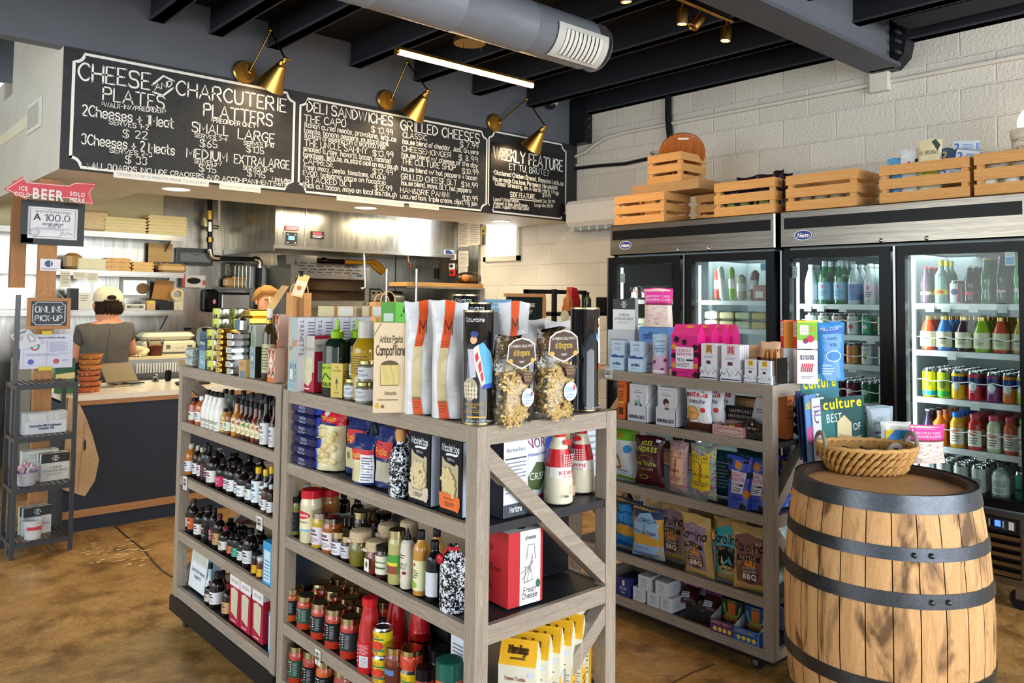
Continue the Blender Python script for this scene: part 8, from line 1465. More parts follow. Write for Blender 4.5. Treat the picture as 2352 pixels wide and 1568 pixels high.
# things on the service counter
CT=.863
p=RZ(213,902,CT)
for k in range(7):
 z=CT+.036*k; r=.058-.0*k; dx=.006*math.sin(k*2)+(.012 if k==6 else 0)
 m=MB().lathe([(r*.8,0),(r*1.02,.03),(r*1.06,.034)],('b8603c' if k<4 else 'c9803c','film'),sx=1.25,seg=22)
 m2=MB().lathe([(r*1.08,.0335),(r*1.0,.037),(.001,.0375)],('e2ddd2','clear'),sx=1.25,seg=22,caps=False); m3=MB()
 random.seed(k)
 for _ in range(26): a=random.uniform(-2.9,-.2); zz=random.uniform(.006,.028); rr=r*(.83+.006*zz/.001*.3); m3.ell((rr*1.25*math.cos(a),rr*math.sin(a),zz),(.006,.004,.005),(random.choice(('d88a3c','c84a2c','8a9a3c','e0c9a0','a85a3c')),'kraft'),6,4)
 put('salad_tub',f'clear lidded tub of grain salad, {ORD[6-k]} from the top of the stack on the counter','tub',[('tub',m),('lid',m2),('salad',m3)],(p.x+dx,p.y+.09,z),.2)
p=RZ(296,885,CT); m=MB().box(-.10,.10,-.07,.07,.010,.018,('15161a','gloss')).prism([(-.07,0),(.07,0),(.07,.024),(-.07,.010)],-.1,-.09,('15161a','lam'),'x'); one('tablet',m,'black tablet lying on a stand on the marble counter','tablet',(p.x,p.y+.06,CT),.1)
p=RZ(360,876,CT); m=MB().box(-.02,.02,-.02,.02,0,.006,('1c1c20','metal')).ell((0,0,.035),(.022,.02,.022),('8a8a86','metal')).tube([(0,0,.005),(0,0,.03)],.008,('2a2a2e','metal')); one('card_reader_stand',m,'small chrome swivel stand on the counter','stand',(p.x,p.y+.03,CT))
p=RZ(389,876,CT); m=MB().box(-.022,.022,-.016,.016,0,.085,('101114','gloss'),None,.008); one('card_reader',m,'black upright card reader on the counter','card reader',(p.x,p.y+.03,CT),.3)
m=MB().box(-.11,.11,-.06,.06,0,.02,('2c2620','lam'),None,.006); one('tablet',m,'dark tray behind the left post of the far cart on the counter','tray',(2.18,5.95,CT),0)
panel('snack_poster','green snack bags of popcorn on the counter behind the survey sheet','bag',((128,825),(172,822),(172,900),(128,905)),5.86,'3a6a3c',[('p',[(0,.55),(1,.6),(1,.42),(0,.38)],'d8c890'),('r',0,.62,1,1,'2a5a48'),('s','Popcorn',.5,.2,.14,'dfe6dc',.7,.2)],.04)
for x,y0,l,rz in ((1.72,6.12,'left beige tilted screen back above the counter',.2),(2.25,6.12,'right beige tilted screen back above the counter',-.25)):
 t=T('point_of_sale_screen',l,'screen',(x,y0,CT),rz); t2=MB().prism([(-.06,.04),(-.05,.03),(.06,.15),(.05,.16)],-.11,.11,('7d6f54','lam'),'x'); P('screen',t2,t); P('stand',MB().box(-.06,.06,-.05,.05,0,.012,('a89878','lam')).prism([(-.02,.01),(.02,.01),(.04,.12),(.02,.12)],-.015,.015,('a89878','lam'),'x'),t)
# ================================================================ KITCHEN
def kshelf(z,lab,x0=.5,x1=2.76):
 t=T('steel_shelf',lab,'shelf',(0,0,z)); P('board',MB().box(x0,x1,7.85,YK-.002,-.028,0,STEEL).box(x0,x1,7.845,7.85,-.05,0,STEEL),t)
 for x in (x1-.1,x0+.5): P('bracket',MB().prism([(7.95,-.028),(YK-.003,-.028),(YK-.003,-.2)],x,x+.012,STEEL,'x'),t)
KZ=[RY(300,535,7.85).z,RY(300,623,7.85).z,RY(300,712,7.85).z]
kshelf(KZ[0],'top steel kitchen shelf with stacked cream foam trays'); kshelf(KZ[1],'middle steel kitchen shelf of bread and paper trays'); kshelf(KZ[2],'lowest steel kitchen shelf with scale and order boxes')
one('wall_strip_warm_light',MB().box(.3,2.66,YK-.012,YK-.002,KZ[0],2.6,('e9dcae','paint')),'wall strip above the top kitchen shelf, warm lamplight put into its cream colour','wall panel')  # cream colour stands in for the warm kitchen light on the back wall
def ktray(px0,px1,n,z,col,lab,name='foam_tray',h=.028,d=.22,Y=7.88,k='card'):
 a=RY(px0,600,Y).x; b=RY(px1,600,Y).x
 for i in range(n): put(name,f'{lab}, {ORD[n-1-i]} from the top','tray',lambda:[('tray',MB().prism([(-(b-a)/2,0),((b-a)/2,0),((b-a)/2,h*.45),((b-a)/2-.02,h*.96),(-(b-a)/2+.02,h*.96),(-(b-a)/2,h*.45)],-d/2,d/2,(col,k),'y'))],((a+b)/2,Y+d/2,z+h*i),0,key=lab)
ktray(238,335,5,KZ[0]+.001,'e8d8a4','cream foam clamshell in the left stack on the top kitchen shelf')
ktray(337,428,6,KZ[0]+.001,'ead9a2','cream foam clamshell in the right stack on the top kitchen shelf',h=.031)
a=RY(217,528,7.92); put('tray_bundle','plastic-wrapped bundle of pale trays at the left of the top kitchen shelf','bundle',[('bundle',MB().box(-.12,.12,-.1,.1,0,.19,('d8bc8a','film'),None,.02))],(a.x,8.0,KZ[0]+.001))
ktray(178,246,7,KZ[1]+.001,'d8d4b4','pale paper box in the left stack on the middle kitchen shelf',h=.015)
ktray(243,302,3,KZ[1]+.001,'c9984c','brown wrapped tray in the middle stack on the kitchen shelf',h=.04,k='film')
ktray(304,354,3,KZ[1]+.001,'d0ac6c','tan paper tray in the right stack on the kitchen shelf',h=.03)
a=RY(394,620,7.95); put('bread_bag','clear bag of sliced bread at the right of the middle kitchen shelf','bread',[('bag',MB().box(-.13,.13,-.07,.07,0,.085,('c8a468','film'),None,.025)),('bag_top',MB().box(-.15,.15,-.05,.05,.085,.1,('dcdcd4','clear'),None,.006))],(a.x,7.97,KZ[1]+.001))
a=RY(168,612,7.93); put('bread_loaf','wrapped loaf of bread standing at the left of the middle kitchen shelf','bread',[('loaf',MB().box(-.07,.07,-.06,.06,0,.15,('a8854a','film'),None,.03))],(a.x,7.95,KZ[1]+.001),.3)
panel('cardboard_sheet','tan cardboard sheet propped above the middle kitchen shelf','cardboard',((341,557),(396,560),(396,618),(340,616)),8.12,'c09c60',[],.01)
for L,l in ((((139,622),(163,622),(161,660),(138,658)),'left order slip'),(((169,624),(199,625),(198,640),(168,640)),'middle order slip'),(((200,626),(226,626),(224,647),(200,646)),'right order slip')): panel('order_slip',f'{l} hanging under the middle kitchen shelf','paper',L,7.84,'d3d0bc',[('l',.1,.2,.9,.9,6,'8a887c')],.001)
q=RYs(((284,643),(337,643),(336,677),(285,677)),8.185); x0,x1,z0,z1=q[0][0],q[1][0],q[2][1],q[0][1]
t=T('pass_window','small bright window in the kitchen back wall with blue-green view','window',(0,8.185,0)); P('pane',MB().box(x0,x1,0,.006,z0,z1,('cfe8e4','emit',1.1)),t); P('frame',MB().box(x0-.03,x1+.03,-.006,0,z0-.03,z1+.03,'c4c4be'),t).location.y=.007; P('bowl_shape',MB().ell(((x0+x1)/2+.07,-.002,z0+.06),(.06,.004,.055),'a87a4a'),t)
q=RYs(((358,640),(402,646),(392,690),(348,686)),7.98); one('peg_board',MB().prism(q,0,.012,('a87a44','kraft'),'y'),'tan perforated cork board leaning on the lowest kitchen shelf','board',(0,7.98,0))
a=RY(406,676,7.9); one('tape_roll',MB().lathe([(.04,-.02),(.058,-.02),(.058,.02),(.04,.02),(.04,-.02)],('cdb98c','card'),X=Matrix.Rotation(PI/2,4,'X'),caps=False,seg=24),'cream roll of tape hanging at the right end of the lowest kitchen shelf','tape',(a.x,7.9,a.z))
def kbox(px0,px1,yt,z,col,name,lab,cat,Y=7.9,d=.12,els=(),k='lam'):
 a=RY(px0,700,Y); b=RY(px1,700,Y); h=RY((px0+px1)/2,yt,Y).z-z
 put(name,lab,cat,carton(b.x-a.x,d,max(h,.02),col,list(els),k=k),((a.x+b.x)/2,Y+d/2,z))
z=KZ[2]+.001
kbox(287,334,698,z,'d3d1c4','label_scale','white kitchen scale with dark display on the lowest shelf','scale',els=[('r',.1,.3,.9,.75,'5a5c5a'),('r',.3,.4,.7,.7,'9aa09a')])
kbox(337,357,690,z,'c09a6a','card_box','tan card box with yellow note on the lowest shelf','box',els=[('r',.3,.7,.8,1,'d8c02c')])
kbox(366,397,692,z,'23282c','file_box','dark box of pens on the lowest kitchen shelf','box')
kbox(400,421,682,z,'c9c2a4','paper_bag','cream paper bag at the right end of the lowest shelf','bag',k='kraft')
kbox(178,208,672,z,'d6d4c8','order_printer','white order printer left of the man on the lowest shelf','printer',els=[('l',.2,.5,.8,.9,3,'8a8a84')])
kbox(160,180,662,z,'26282c','hand_scanner','black scanner on the lowest shelf at the left','scanner')
# steel wall: holders and dispensers, gas pipe
Yw=8.19
panel('file_holder','black wire mesh file holder on the steel wall','holder',((409,568),(490,572),(488,612),(410,606)),8.1,('2c2f33','lam'),[('r',.06,.2,.94,.75,'6a6e70'),('w',[(.08,.7),(.3,.76),(.5,.6),(.72,.76),(.92,.7)],.03,mt('202226'))],.08)
panel('glove_box','white and red glove box on the steel wall','box',((419,632),(472,632),(471,661),(418,659)),8.1,'d0ccc8',[('r',0,0,.12,1,'b84a4a'),('r',.88,.2,1,.6,'b84a4a'),('o',.5,.55,.3,.26,'1a1a1c')],.09)
a=RY(488,690,8.08); t=T('soap_dispenser','glossy black soap dispenser with pink sticker on the steel wall','dispenser',(a.x,8.08,a.z)); P('case',MB().box(-.07,.07,0,.11,-.115,.115,('131417','gloss'),None,.025),t); P('sticker',MB().ell((.02,-.001,-.01),(.018,.002,.024),'c890a8'),t)
a=RY(543,697,8.08); t=T('towel_dispenser','brushed steel paper towel dispenser on the kitchen wall','dispenser',(a.x,8.08,a.z)); P('case',MB().box(-.15,.15,0,.11,-.13,.1,STEEL,None,.01),t); P('opening',MB().box(-.14,.14,.0,.1,.1,.115,('16171a','lam')),t)
a=RY(543,660,8.0); t=T('bread_rack','grey wall shelf with wire rack of bagged bread on the steel wall','rack',(a.x,8.0,a.z)); P('shelf',MB().box(-.16,.2,0,.19,-.02,.0,('6a6c6a','lam')),t)
m=MB()
for k in range(5): m.tube([(-.02+.04*k,-.003,0),(-.02+.04*k,-.003,.22)],.003,('c9c9c4','metal'),6)
for zz in (.08,.15,.22): m.tube([(-.02,-.003,zz),(.14,-.003,zz)],.003,('c9c9c4','metal'),6)
P('wire_guard',m,t)
put('bread_bag','bagged bread with cracker box in the wire wall rack','bread',[('bread',MB().box(-.11,.12,-.05,.05,0,.1,('b8925c','film'),None,.02)),('bag',MB().box(-.09,.12,-.04,.04,.1,.26,('d0ccb8','clear'),None,.02)),('cracker_box',MB().box(-.05,.1,-.053,-.05,.06,.11,('b08040','card')))],(a.x+.02,8.1,a.z+.001))
t=T('gas_pipe','black gas pipe with brass fittings running down and across the steel wall','pipe',(0,0,0)); g=lambda x,y:RY(x,y,8.05)
P('pipe',MB().tube([g(482,455),g(482,584)],.026,('1a1b1d','lam')).tube([g(500,593),g(588,595)],.022,('1a1b1d','lam')).tube([g(597,606),g(594,725)],.022,('1a1b1d','lam')),t)
P('elbow',MB().tube([g(481,572),g(483,586),g(490,592),g(503,593)],.032,('a8a294','metal')).tube([g(582,594),g(593,596),g(597,602),g(597,615)],.03,('a8a294','metal')),t)
P('brass_fitting',MB().tube([g(482,484),g(482,504)],.036,BRASS).tube([g(482,545),g(482,556)],.036,('8a6a3a','metal')).tube([g(482,510),g(482,532)],.034,('c9c4b4','metal')),t)
P('valve',MB().tube([g(484,520),g(502,522)],.02,('b8b4a8','metal')).tube([g(504,457),g(504,530)],.016,('d8d2b8','lam')).beam(g(470,500),g(474,520),.012,.03,('c9c4a0','metal')),t)
panel('power_outlet','steel wall outlet with a black plug','outlet',((418,745),(441,745),(441,766),(418,766)),8.18,('b9b9b4','metal'),[('r',.2,.35,.95,.65,'1a1a1c')],.01)
# exhaust hood
HX0,HX1,HY0=3.285,5.40,7.02; hz0=RY(880,579,HY0).z
t=T('exhaust_hood','large brushed steel exhaust hood under the menu soffit','hood',(0,0,0))
P('canopy',MB().box(HX0,HX1,HY0,YK-.004,hz0,2.6,STEELV),t)
P('front_lip',MB().box(HX0-.004,HX1,HY0-.008,HY0,hz0-.02,hz0+.012,STEEL).box(HX0-.012,HX0,HY0,YK-.01,hz0-.04,hz0+.012,STEEL),t)
P('seam',MB().box(RY(702,520,HY0).x-.006,RY(702,520,HY0).x+.006,HY0-.007,HY0,hz0,2.6,('dcdad2','metal')),t)
def onhood(name,L,col,els,lab):
 q=RYs(L,HY0); x0,x1,z0,z1=q[0][0],q[1][0],q[2][1],q[0][1]; m=MB().box(x0,x1,HY0-.014,HY0-.0005,z0,z1,col); art(m,els,planeY(x0,x1,z0,z1,HY0-.014),x1-x0,z1-z0); P(name,m,t,lab)
onhood('control_panel',((651,531),(685,531),(685,564),(651,564)),('b8b8b4','metal'),[('r',.1,.08,.9,.95,'202428'),('r',.3,.4,.72,.68,('4a90d8','emit',1.5))]+[('r',.2+.5*(k%2),.16+.6*(k//2),.32+.5*(k%2),.22+.6*(k//2),'c9c9c9') for k in range(4)],'steel control panel with blue display')
onhood('warning_sticker',((654,518),(685,518),(685,530),(654,530)),'c84a5a',[('l',.1,.1,.9,.9,3,'e8c4c8')],'red and white warning sticker')
onhood('warning_sticker',((714,531),(743,532),(742,549),(714,547)),'1c1c20',[('r',.1,.55,.8,.9,'c8303a'),('l',.1,.1,.9,.5,2,'c9c9c9')],'black sticker with red line')
onhood('maker_badge',((1020,573),(1041,573),(1041,585),(1020,584)),'dcdee4',[('p',[(.08,.1),(.9,.1),(.9,.3),(.5,.9),(.08,.9)],'2a4a9a')],'white and blue maker badge')
# steel side lining, cooking line
one('steel_lining',MB().box(XW-.03,XW-.002,6.62,YK-.01,.9,2.62,STEELV),'steel wall lining right of the stove under the hood','wall panel')
OY=7.42; q=RYs(((668,606),(846,622),(846,702),(668,720)),OY)
t=T('pizza_oven','stainless deck oven with vent slots and an open scorched mouth','oven',(0,0,0)); ox0=RY(668,640,OY).x; ox1=RY(848,640,OY).x; oz1=RY(668,607,OY).z; om=RY(750,640,OY).z; oz0=RY(750,690,OY).z
P('body',MB().box(ox0,ox1,OY,8.1,om-.0,oz1,STEEL).box(ox0,ox0+.05,OY,8.1,oz0,om,STEEL).box(ox1-.05,ox1,OY,8.1,oz0,om,STEEL).box(ox0,ox1,OY,8.1,oz0-.3,oz0,STEEL).box(ox0+.05,ox1-.05,8.0,8.1,oz0,om,('6a5038','metal')),t)
m=MB()
for r in range(4):
 for k in range(7):
  u=.08+.115*k+(.03 if r%2 else 0); m.box(ox0+u*(ox1-ox0),ox0+(u+.085)*(ox1-ox0),OY-.003,OY,om+.06+.03*r,om+.068+.03*r,('2a2826','lam'))
P('vent_slots',m,t); P('rack',MB().tube([(ox0+.06,OY+.1,oz0+.09),(ox1-.06,OY+.1,oz0+.09)],.006,('3a2c20','metal')).tube([(ox0+.06,OY+.3,oz0+.1),(ox1-.06,OY+.3,oz0+.1)],.006,('3a2c20','metal')).box(ox0+.06,ox1-.06,OY+.1,OY+.5,oz0+.085,oz0+.09,('4a3626','metal')),t)
P('ledge',MB().box(ox0+.02,ox1,OY-.06,OY,oz0-.07,oz0-.04,STEEL),t); P('knob',MB().tube([(ox1-.03,OY-.03,oz0-.05),(ox1-.03,OY-.1,oz0-.05)],.03,('c9c9c4','metal')),t)
P('badge',MB().ell((ox1-.12,OY-.002,oz1-.09),(.04,.003,.016),'4a6a8a'),t)
for px0,px1,l in ((656,676,'small steel pan'),(679,724,'long steel pan')):
 a=RY(px0,600,OY+.1); b=RY(px1,600,OY+.1); one('steel_pan',MB().prism([(0,0),(b.x-a.x,0),(b.x-a.x+.01,.1),(-.01,.1)],0,.2,STEEL,'y'),f'{l} stored on top of the deck oven','pan',(a.x,OY+.08,oz1+.001))
t=T('gas_hose','yellow gas hose with black pipe looping above the deck oven','hose',(0,0,0)); g=lambda x,y:RY(x,y,7.9)
P('pipe',MB().tube([g(725,598),g(790,601)],.024,('2c211c','metal')).tube([g(740,598),g(748,598)],.035,('3a2c22','metal')),t); P('hose',MB().tube([g(790,601),g(830,603),g(858,600),g(876,612),g(882,624),g(876,627),g(862,616),g(852,604)],.026,('d8961c','lam')),t)
t=T('steam_pipe','thin chrome pipe hanging down in front of the oven','pipe',(0,0,0)); g=lambda x,y:RY(x,y,7.3)
P('pipe',MB().tube([g(836,575),g(839,655),g(838,662),g(828,663)],.014,('b8c0be','metal')),t)
t=T('fire_nozzle','small chrome and copper fire nozzle under the hood','nozzle',(0,0,0)); P('pipe',MB().tube([g(937,583),g(938,602),g(943,606)],.012,('c9c9c4','metal')),t); P('nozzle',MB().tube([g(941,606),g(944,618)],.014,('a8603c','metal')),t)
a=RY(865,694,7.5); t=T('toaster','steel toaster with black knobs right of the deck oven','toaster',(a.x,7.5,a.z)); P('body',MB().box(-.09,.09,0,.25,0,.15,STEEL,None,.02),t); P('knobs',MB().ell((-.04,-.005,.1),(.014,.012,.014),'1a1a1c').ell((.03,-.005,.1),(.014,.012,.014),'1a1a1c'),t)
a=RY(905,700,7.6); one('steel_canister',MB().lathe([(.08,0),(.085,.01),(.085,.13),(.07,.14)],STEEL,X=Matrix.Rotation(PI/2,4,'Y')),'round steel canister lying beside the toaster','canister',(a.x-.05,7.6,a.z+.07))
one('cook_line_table',MB().box(ox0-.35,5.38,7.36,8.15,.05,oz0-.301,STEEL).box(ox0+1.1,5.38,7.3,8.15,oz0-.30,a.z-.002,STEEL),'stainless cook line table under the oven and toaster','table')
for px,py,c,l in ((1040,590,'d8d8d0','white square kitchen timer'),(1037,612,'dcdcd8','round white kitchen timer'),(1038,627,'c8281c','red kitchen timer')):
 a=RX(px,py,XW-.05); t=T('kitchen_timer',f'{l} on the steel lining','timer',(XW-.052,a.y,a.z)); P('case',MB().box(0,.02,-.05,.05,-.035,.035,c,None,.006),t); P('display',MB().box(-.001,0,-.03,.03,-.01,.022,'2a2c2a'),t)
for L,l,e in ((((1053,508),(1078,510),(1078,566),(1053,567)),'long white schedule sheet',14),(((1078,512),(1103,514),(1102,562),(1078,563)),'white calendar sheet',10),(((1053,577),(1076,577),(1076,612),(1053,612)),'lower white list sheet',10),(((1053,614),(1074,614),(1074,632),(1053,634)),'lowest tan note',6)):
 q=[RX(x,y,XW-.034) for x,y in L]; y0,y1=q[0].y,q[1].y; z1,z0=q[0].z,q[2].z; m=MB().box(0,.002,y1,y0,z0,z1,'d2cec4'); art(m,[('l',.1,.1,.9,.9,e,'8a8880')],lambda u,v,o:(-o,y0+(y1-y0)*u,z0+(z1-z0)*v),.2,z1-z0); one('schedule_sheet',m,f'{l} on the steel lining beside the window','paper',(XW-.034,0,0))
q=[RX(x,y,XW-.034) for x,y in ((1104,520),(1117,520),(1117,562),(1104,562))]; m=MB().box(0,.002,q[1].y,q[0].y,q[2].z,q[0].z,'b8a85a'); art(m,[('o',.5,.72,.2,.1,'2c2c34'),('p',[(.2,0),(.8,0),(.7,.6),(.3,.6)],'3a4050'),('o',.5,.62,.14,.07,'b8866a')],lambda u,v,o:(-o,q[0].y+(q[1].y-q[0].y)*u,q[2].z+(q[0].z-q[2].z)*v),.1,.2); one('photo_print',m,'small photo print of a person in a cap beside the window','photo',(XW-.034,0,0))
a=RX(998,628,XW-.06); t=T('kitchen_tool','black-handled kitchen tool hanging on the steel lining','tool',(XW-.05,a.y,a.z)); P('handle',MB().tube([(0,0,-.06),(0,0,.06)],.014,'1a1a1c'),t); P('hook',MB().tube([(0,0,.06),(.02,0,.1)],.003,STEEL),t)
# prep station and vacuum sealer behind the counter
PX0,PX1,PY0=1.35,3.1,7.0; pz=RY(330,826,PY0).z
t=T('prep_station','stainless refrigerated prep station behind the service counter','prep table',(0,0,0)); P('body',MB().box(PX0,PX1,PY0,7.8,.08,pz,STEEL),t); P('cutting_board',MB().box(PX0+.02,PX1-.02,PY0+.0,PY0+.3,pz+.001,pz+.02,('d8cda4','card')),t)
m=MB()
for k in range(20): m.box(PX0+.75+.022*k,PX0+.762+.022*k,PY0-.004,PY0,pz-.11,pz-.03,('dfe2dc','lam'))
P('grille',m,t); P('door_handle',MB().box(PX0+.4,PX0+1.2,PY0-.02,PY0,pz-.2,pz-.17,('20242a','lam')),t)
a=RY(330,770,7.5); b=RY(452,770,7.5); z=pz+.003; h=RY(390,764,7.5).z-z
t=T('vacuum_sealer','cream countertop vacuum sealer on the prep station','machine',((a.x+b.x)/2,7.5,z)); w=b.x-a.x; P('body',MB().box(-w/2,w/2,0,.25,0,h*.62,('ddd4b4','lam'),None,.02),t); P('lid',MB().box(-w/2,w/2,.02,.25,h*.66,h,('e2dcc4','lam'),None,.03),t); m=MB(); art(m,[('w',[(.6,.5),(.64,.42),(.68,.5),(.72,.42),(.76,.5)],.02,mt('5a5a50')),('r',.82,.5,.92,.66,'5a5a50'),('r',.42,.4,.5,.7,'6a6a60')],planeY(-w/2,w/2,0,h*.62,0),w,h*.62); P('panel_print',m,t)
a=RY(356,812,7.15); put('veg_tub','clear tub of shredded red vegetables on the prep station','tub',[('tub',MB().lathe([(.055,0),(.07,.14),(.073,.14)],('d3d0c4','clear'),caps=False,seg=22)),('vegetables',MB().lathe([(.054,.002),(.063,.08),(.02,.09)],('c8643c','kraft')))],(a.x,7.15,pz+.021))
m=MB()
for k in range(7): m.ell((.03*math.sin(k*2.1),.03*math.cos(k*1.7),.03+.016*(k%3)),(.05,.04,.03),('d9cfa8','cloth'),10,6)
a=RY(322,805,7.12); one('crumpled_towel',m,'crumpled cream kitchen towel beside the tub on the prep station','towel',(a.x,7.12,pz+.021))
m=MB(); random.seed(8)
for k in range(30): m.ell((random.uniform(-.12,.12),random.uniform(-.03,.03),.012),(.014,.012,.01),(random.choice(('c8502c','8a9a3c','d8a03c','d9cfa8')),'kraft'),6,4)
o=one('chopped_vegetables',m,'chopped vegetables on the cutting board in front of the man','food',(RY(285,812,7.05).x,7.06,pz+.021)); o['kind']='stuff'
# bread rack, paper bags, recipe card at the counter end
RYY=6.55; rx0=RY(933,640,RYY).x; rx1=RY(1196,640,RYY+.1).x; zt=RY(975,618,RYY).z; zb=RY(975,655,RYY).z
t=T('wire_bread_rack','chrome shelf rack with a tan wood top holding bags of rolls','rack',(0,0,0))
for x,y in ((rx0,RYY+.35),(rx0+.12,RYY),(rx1,RYY),(rx1,RYY+.35)): P('post',MB().tube([(x,y,0),(x,y,zt)],.014,('c4c0b4','metal')),t)
P('shelf',MB().box(rx0,rx1,RYY-.01,RYY+.38,zb-.03,zb-.012,STEEL),t)
one('wood_plank',MB().box(rx0+.02,rx1-.25,RYY+.02,RYY+.34,zb-.011,zb+.03,CW('x')),'long tan wooden plank lying on the chrome bread rack','plank')
for x0,y0,c,n,l in ((1085,640,'b87840',7,'left'),(1150,640,'a8663a',8,'right'),(1125,612,'b8784a',6,'upper')):
 a=RY(x0,y0,RYY+.12); m=MB(); random.seed(x0); base=zb+.032 if y0>630 else zb+.14
 for k in range(n): m.ell((random.uniform(-.13,.13),random.uniform(-.05,.05),.05+.02*random.random()),(.055,.045,.04),(c,'kraft'),10,6)
 put('roll_bag',f'clear bag of brown bread rolls on the rack, {l} one','bread',[('rolls',m),('bag',MB().ell((0,0,.055),(.2,.1,.075),('dfe2e4','clear'),18,10))],(a.x,RYY+.15,base))
# staff-side paper bag and recipe clip
def shopbag(w,d,h,lab,loc,rz):
 t=T('paper_shopping_bag',lab,'bag',loc,rz); P('bag',MB().box(-w/2,w/2,-d/2,d/2,0,h,('c4986a','kraft')),t); P('handle',MB().tube([(w*.3*math.cos(PI*k/10),-d/2,h+.09*math.sin(PI*k/10)) for k in range(11)],.005,('c9a878','kraft'),6).tube([(w*.3*math.cos(PI*k/10),d/2,h+.07*math.sin(PI*k/10)) for k in range(11)],.005,('c9a878','kraft'),6),t)
a=RY(888,725,5.95); shopbag(RY(916,720,5.95).x-RY(860,720,5.95).x,.1,RY(888,693,5.95).z-CT,'brown paper shopping bag with twisted handles on the counter',(a.x,5.98,CT),0)
a=RY(690,715,6.0); shopbag(.17,.1,RY(690,672,6.0).z-CT,'brown paper bag with a clipped yellow recipe card on the counter',(a.x,6.03,CT),.1)
q=RYs(((688,628),(712,634),(694,684),(668,678)),5.93); t=T('recipe_card','yellow and white recipe card held by a black clip','card',(0,5.93,0)); m=MB().prism(q,0,.002,'dcc88a','y'); P('card',m,t); c=RYs(((682,642),(706,648),(692,680),(671,676)),5.93); P('picture',MB().prism(c,-.001,0,'e2dccc','y').ell(((c[0][0]+c[2][0])/2,-.0015,(c[0][1]+c[2][1])/2),(.02,.001,.02),'c8742c'),t); P('clip',MB().box(q[0][0]-.0,q[0][0]+.03,-.006,.006,q[0][1]-.02,q[0][1]+.02,('1a1a1c','lam')),t); P('stand',MB().box(q[2][0]-.02,q[2][0]+.02,.002,.02,CT,q[2][1]+.03,('8a6a44','card')),t)
put('snack_bag','clear bag of amber crackers with white label in front of the paper bag','bag',bag(.1,.22,.05,'b8845c',[('r',.2,.3,.8,.7,'d8d2c4'),('l',.3,.35,.7,.65,3,'5a5a54')],'brick',seed=91),(RY(712,700,5.9).x,5.87,CT),0)
q=RYs(((648,655),(664,657),(622,722),(606,716)),6.3); t=T('menu_sheet','cream printed sheet tilted on a stand in front of the woman','paper',(0,6.3,0)); P('sheet',MB().prism(q,0,.004,'cbb888','y'),t); P('stand',MB().box(q[2][0]-.02,q[2][0]+.02,.004,.03,CT-.0,q[2][1]+.02,('8a7a5a','card')),t)
# console with bottles by the block wall, chalk sign
t=T('bottle_console','black steel console shelf by the block wall left of the fridges','shelf',(0,0,0)); Yc=4.5; cz=RY(1295,716,Yc).z; cx0=RY(1248,690,Yc).x; cx1=RY(1388,690,Yc).x
for x in (cx0,cx1-.03):
 for y in (Yc-.12,Yc+.2): P('upright',MB().box(x,x+.03,y,y+.03,0,RY(1255,664,Yc).z,('1c2022','lam')),t)
for z in (cz,cz-.45,.35): P('shelf',MB().box(cx0,cx1,Yc-.12,Yc+.23,z-.03,z-.001,('1c2022','lam')),t)
P('top_rail',MB().box(cx0,cx1,Yc+.2,Yc+.23,RY(1255,668,Yc).z-.02,RY(1255,664,Yc).z,('1c2022','lam')).box(cx1-.1,cx1-.0,Yc-.1,Yc+.0,cz,RY(1355,682,Yc).z,('1c2022','lam')),t)
a=RY(1294,715,Yc); put('liquor_bottle','square amber liquor bottle with wooden stopper on the console','bottle',[('body',MB().box(-.032,.032,-.03,.03,0,.115,('b06a34','glass'),None,.01).lathe([(.028,.112),(.012,.14),(.012,.152)],('b06a34','glass'))),('stopper',MB().lathe([(.014,.15),(.015,.178)],('9a6a3a','kraft')))],(a.x,Yc-.05,cz))
put('gift_carton','bright red folded gift carton behind the amber bottle','box',[('carton',MB().prism([(-.08,.02),(.08,.02),(.08,.09),(.04,.19),(-.02,.2),(-.03,.11)],-.03,.03,('c82c3c','card'),'y').box(-.07,.07,-.03,.03,0,.02,('6a7a3a','card')))],(RY(1328,700,Yc).x,Yc+.08,cz))
for px,h,c,k,l in ((1385,.27,'5a1c14','c01c2c','dark red wine bottle with red foil on the console'),(1397,.26,'20242c','2a3468','dark bottle half hidden by the fridge edge'),(1350,.16,'3a4a2c','16171a','small green bottle beside the red carton')):
 a=RY(px,715,Yc+.02); put('wine_bottle',l,'bottle',bottle('wine',h,.028,c,k,'d8b8b4' if h>.26 else None,[('t','DIDI',.5,.5,.2,'b8303a',.7)] if h>.26 else (),(.1,.5)),(a.x,Yc+(.02 if px<1380 else -.06),cz))
one('price_star',MB().lathe([(.001,0),(.05,0),(.04,.002),(.001,.002)],('c9b896','card'),X=Matrix.Translation((0,0,.0))@Matrix.Rotation(PI/2,4,'X'),seg=8),'small kraft star tag hanging from the console shelf','tag',(RY(1297,727,Yc-.12).x,Yc-.122,cz-.032))
q=RYs(((1165,681),(1246,681),(1246,770),(1165,770)),4.42); x0,x1,z0,z1=q[0][0],q[1][0],q[2][1],q[0][1]
t=T('chalk_sign','small black chalk sign in an oak frame left of the bottle console','sign',(0,4.42,0)); m=MB().box(x0,x1,0,.012,z0,z1,('17211f','matt')); art(m,[('s','PAIRINGS AND MORE',.45,.74,.09,'d8d4c4',.66,.14),('s','ask us daily?',.45,.58,.09,'d8d4c4',.5,.14)],planeY(x0,x1,z0,z1,0),x1-x0,z1-z0); P('board',m,t); P('frame',MB().box(x0-.02,x1+.025,-.01,.016,z1,z1+.025,OW('x')).box(x1,x1+.03,-.01,.016,z0,z1,OW('z')),t); P('leg',MB().box(x0+.03,x0+.05,.012,.03,0,z0+.02,OW('z')).box(x1-.05,x1-.03,.012,.03,0,z0+.02,OW('z')),t)
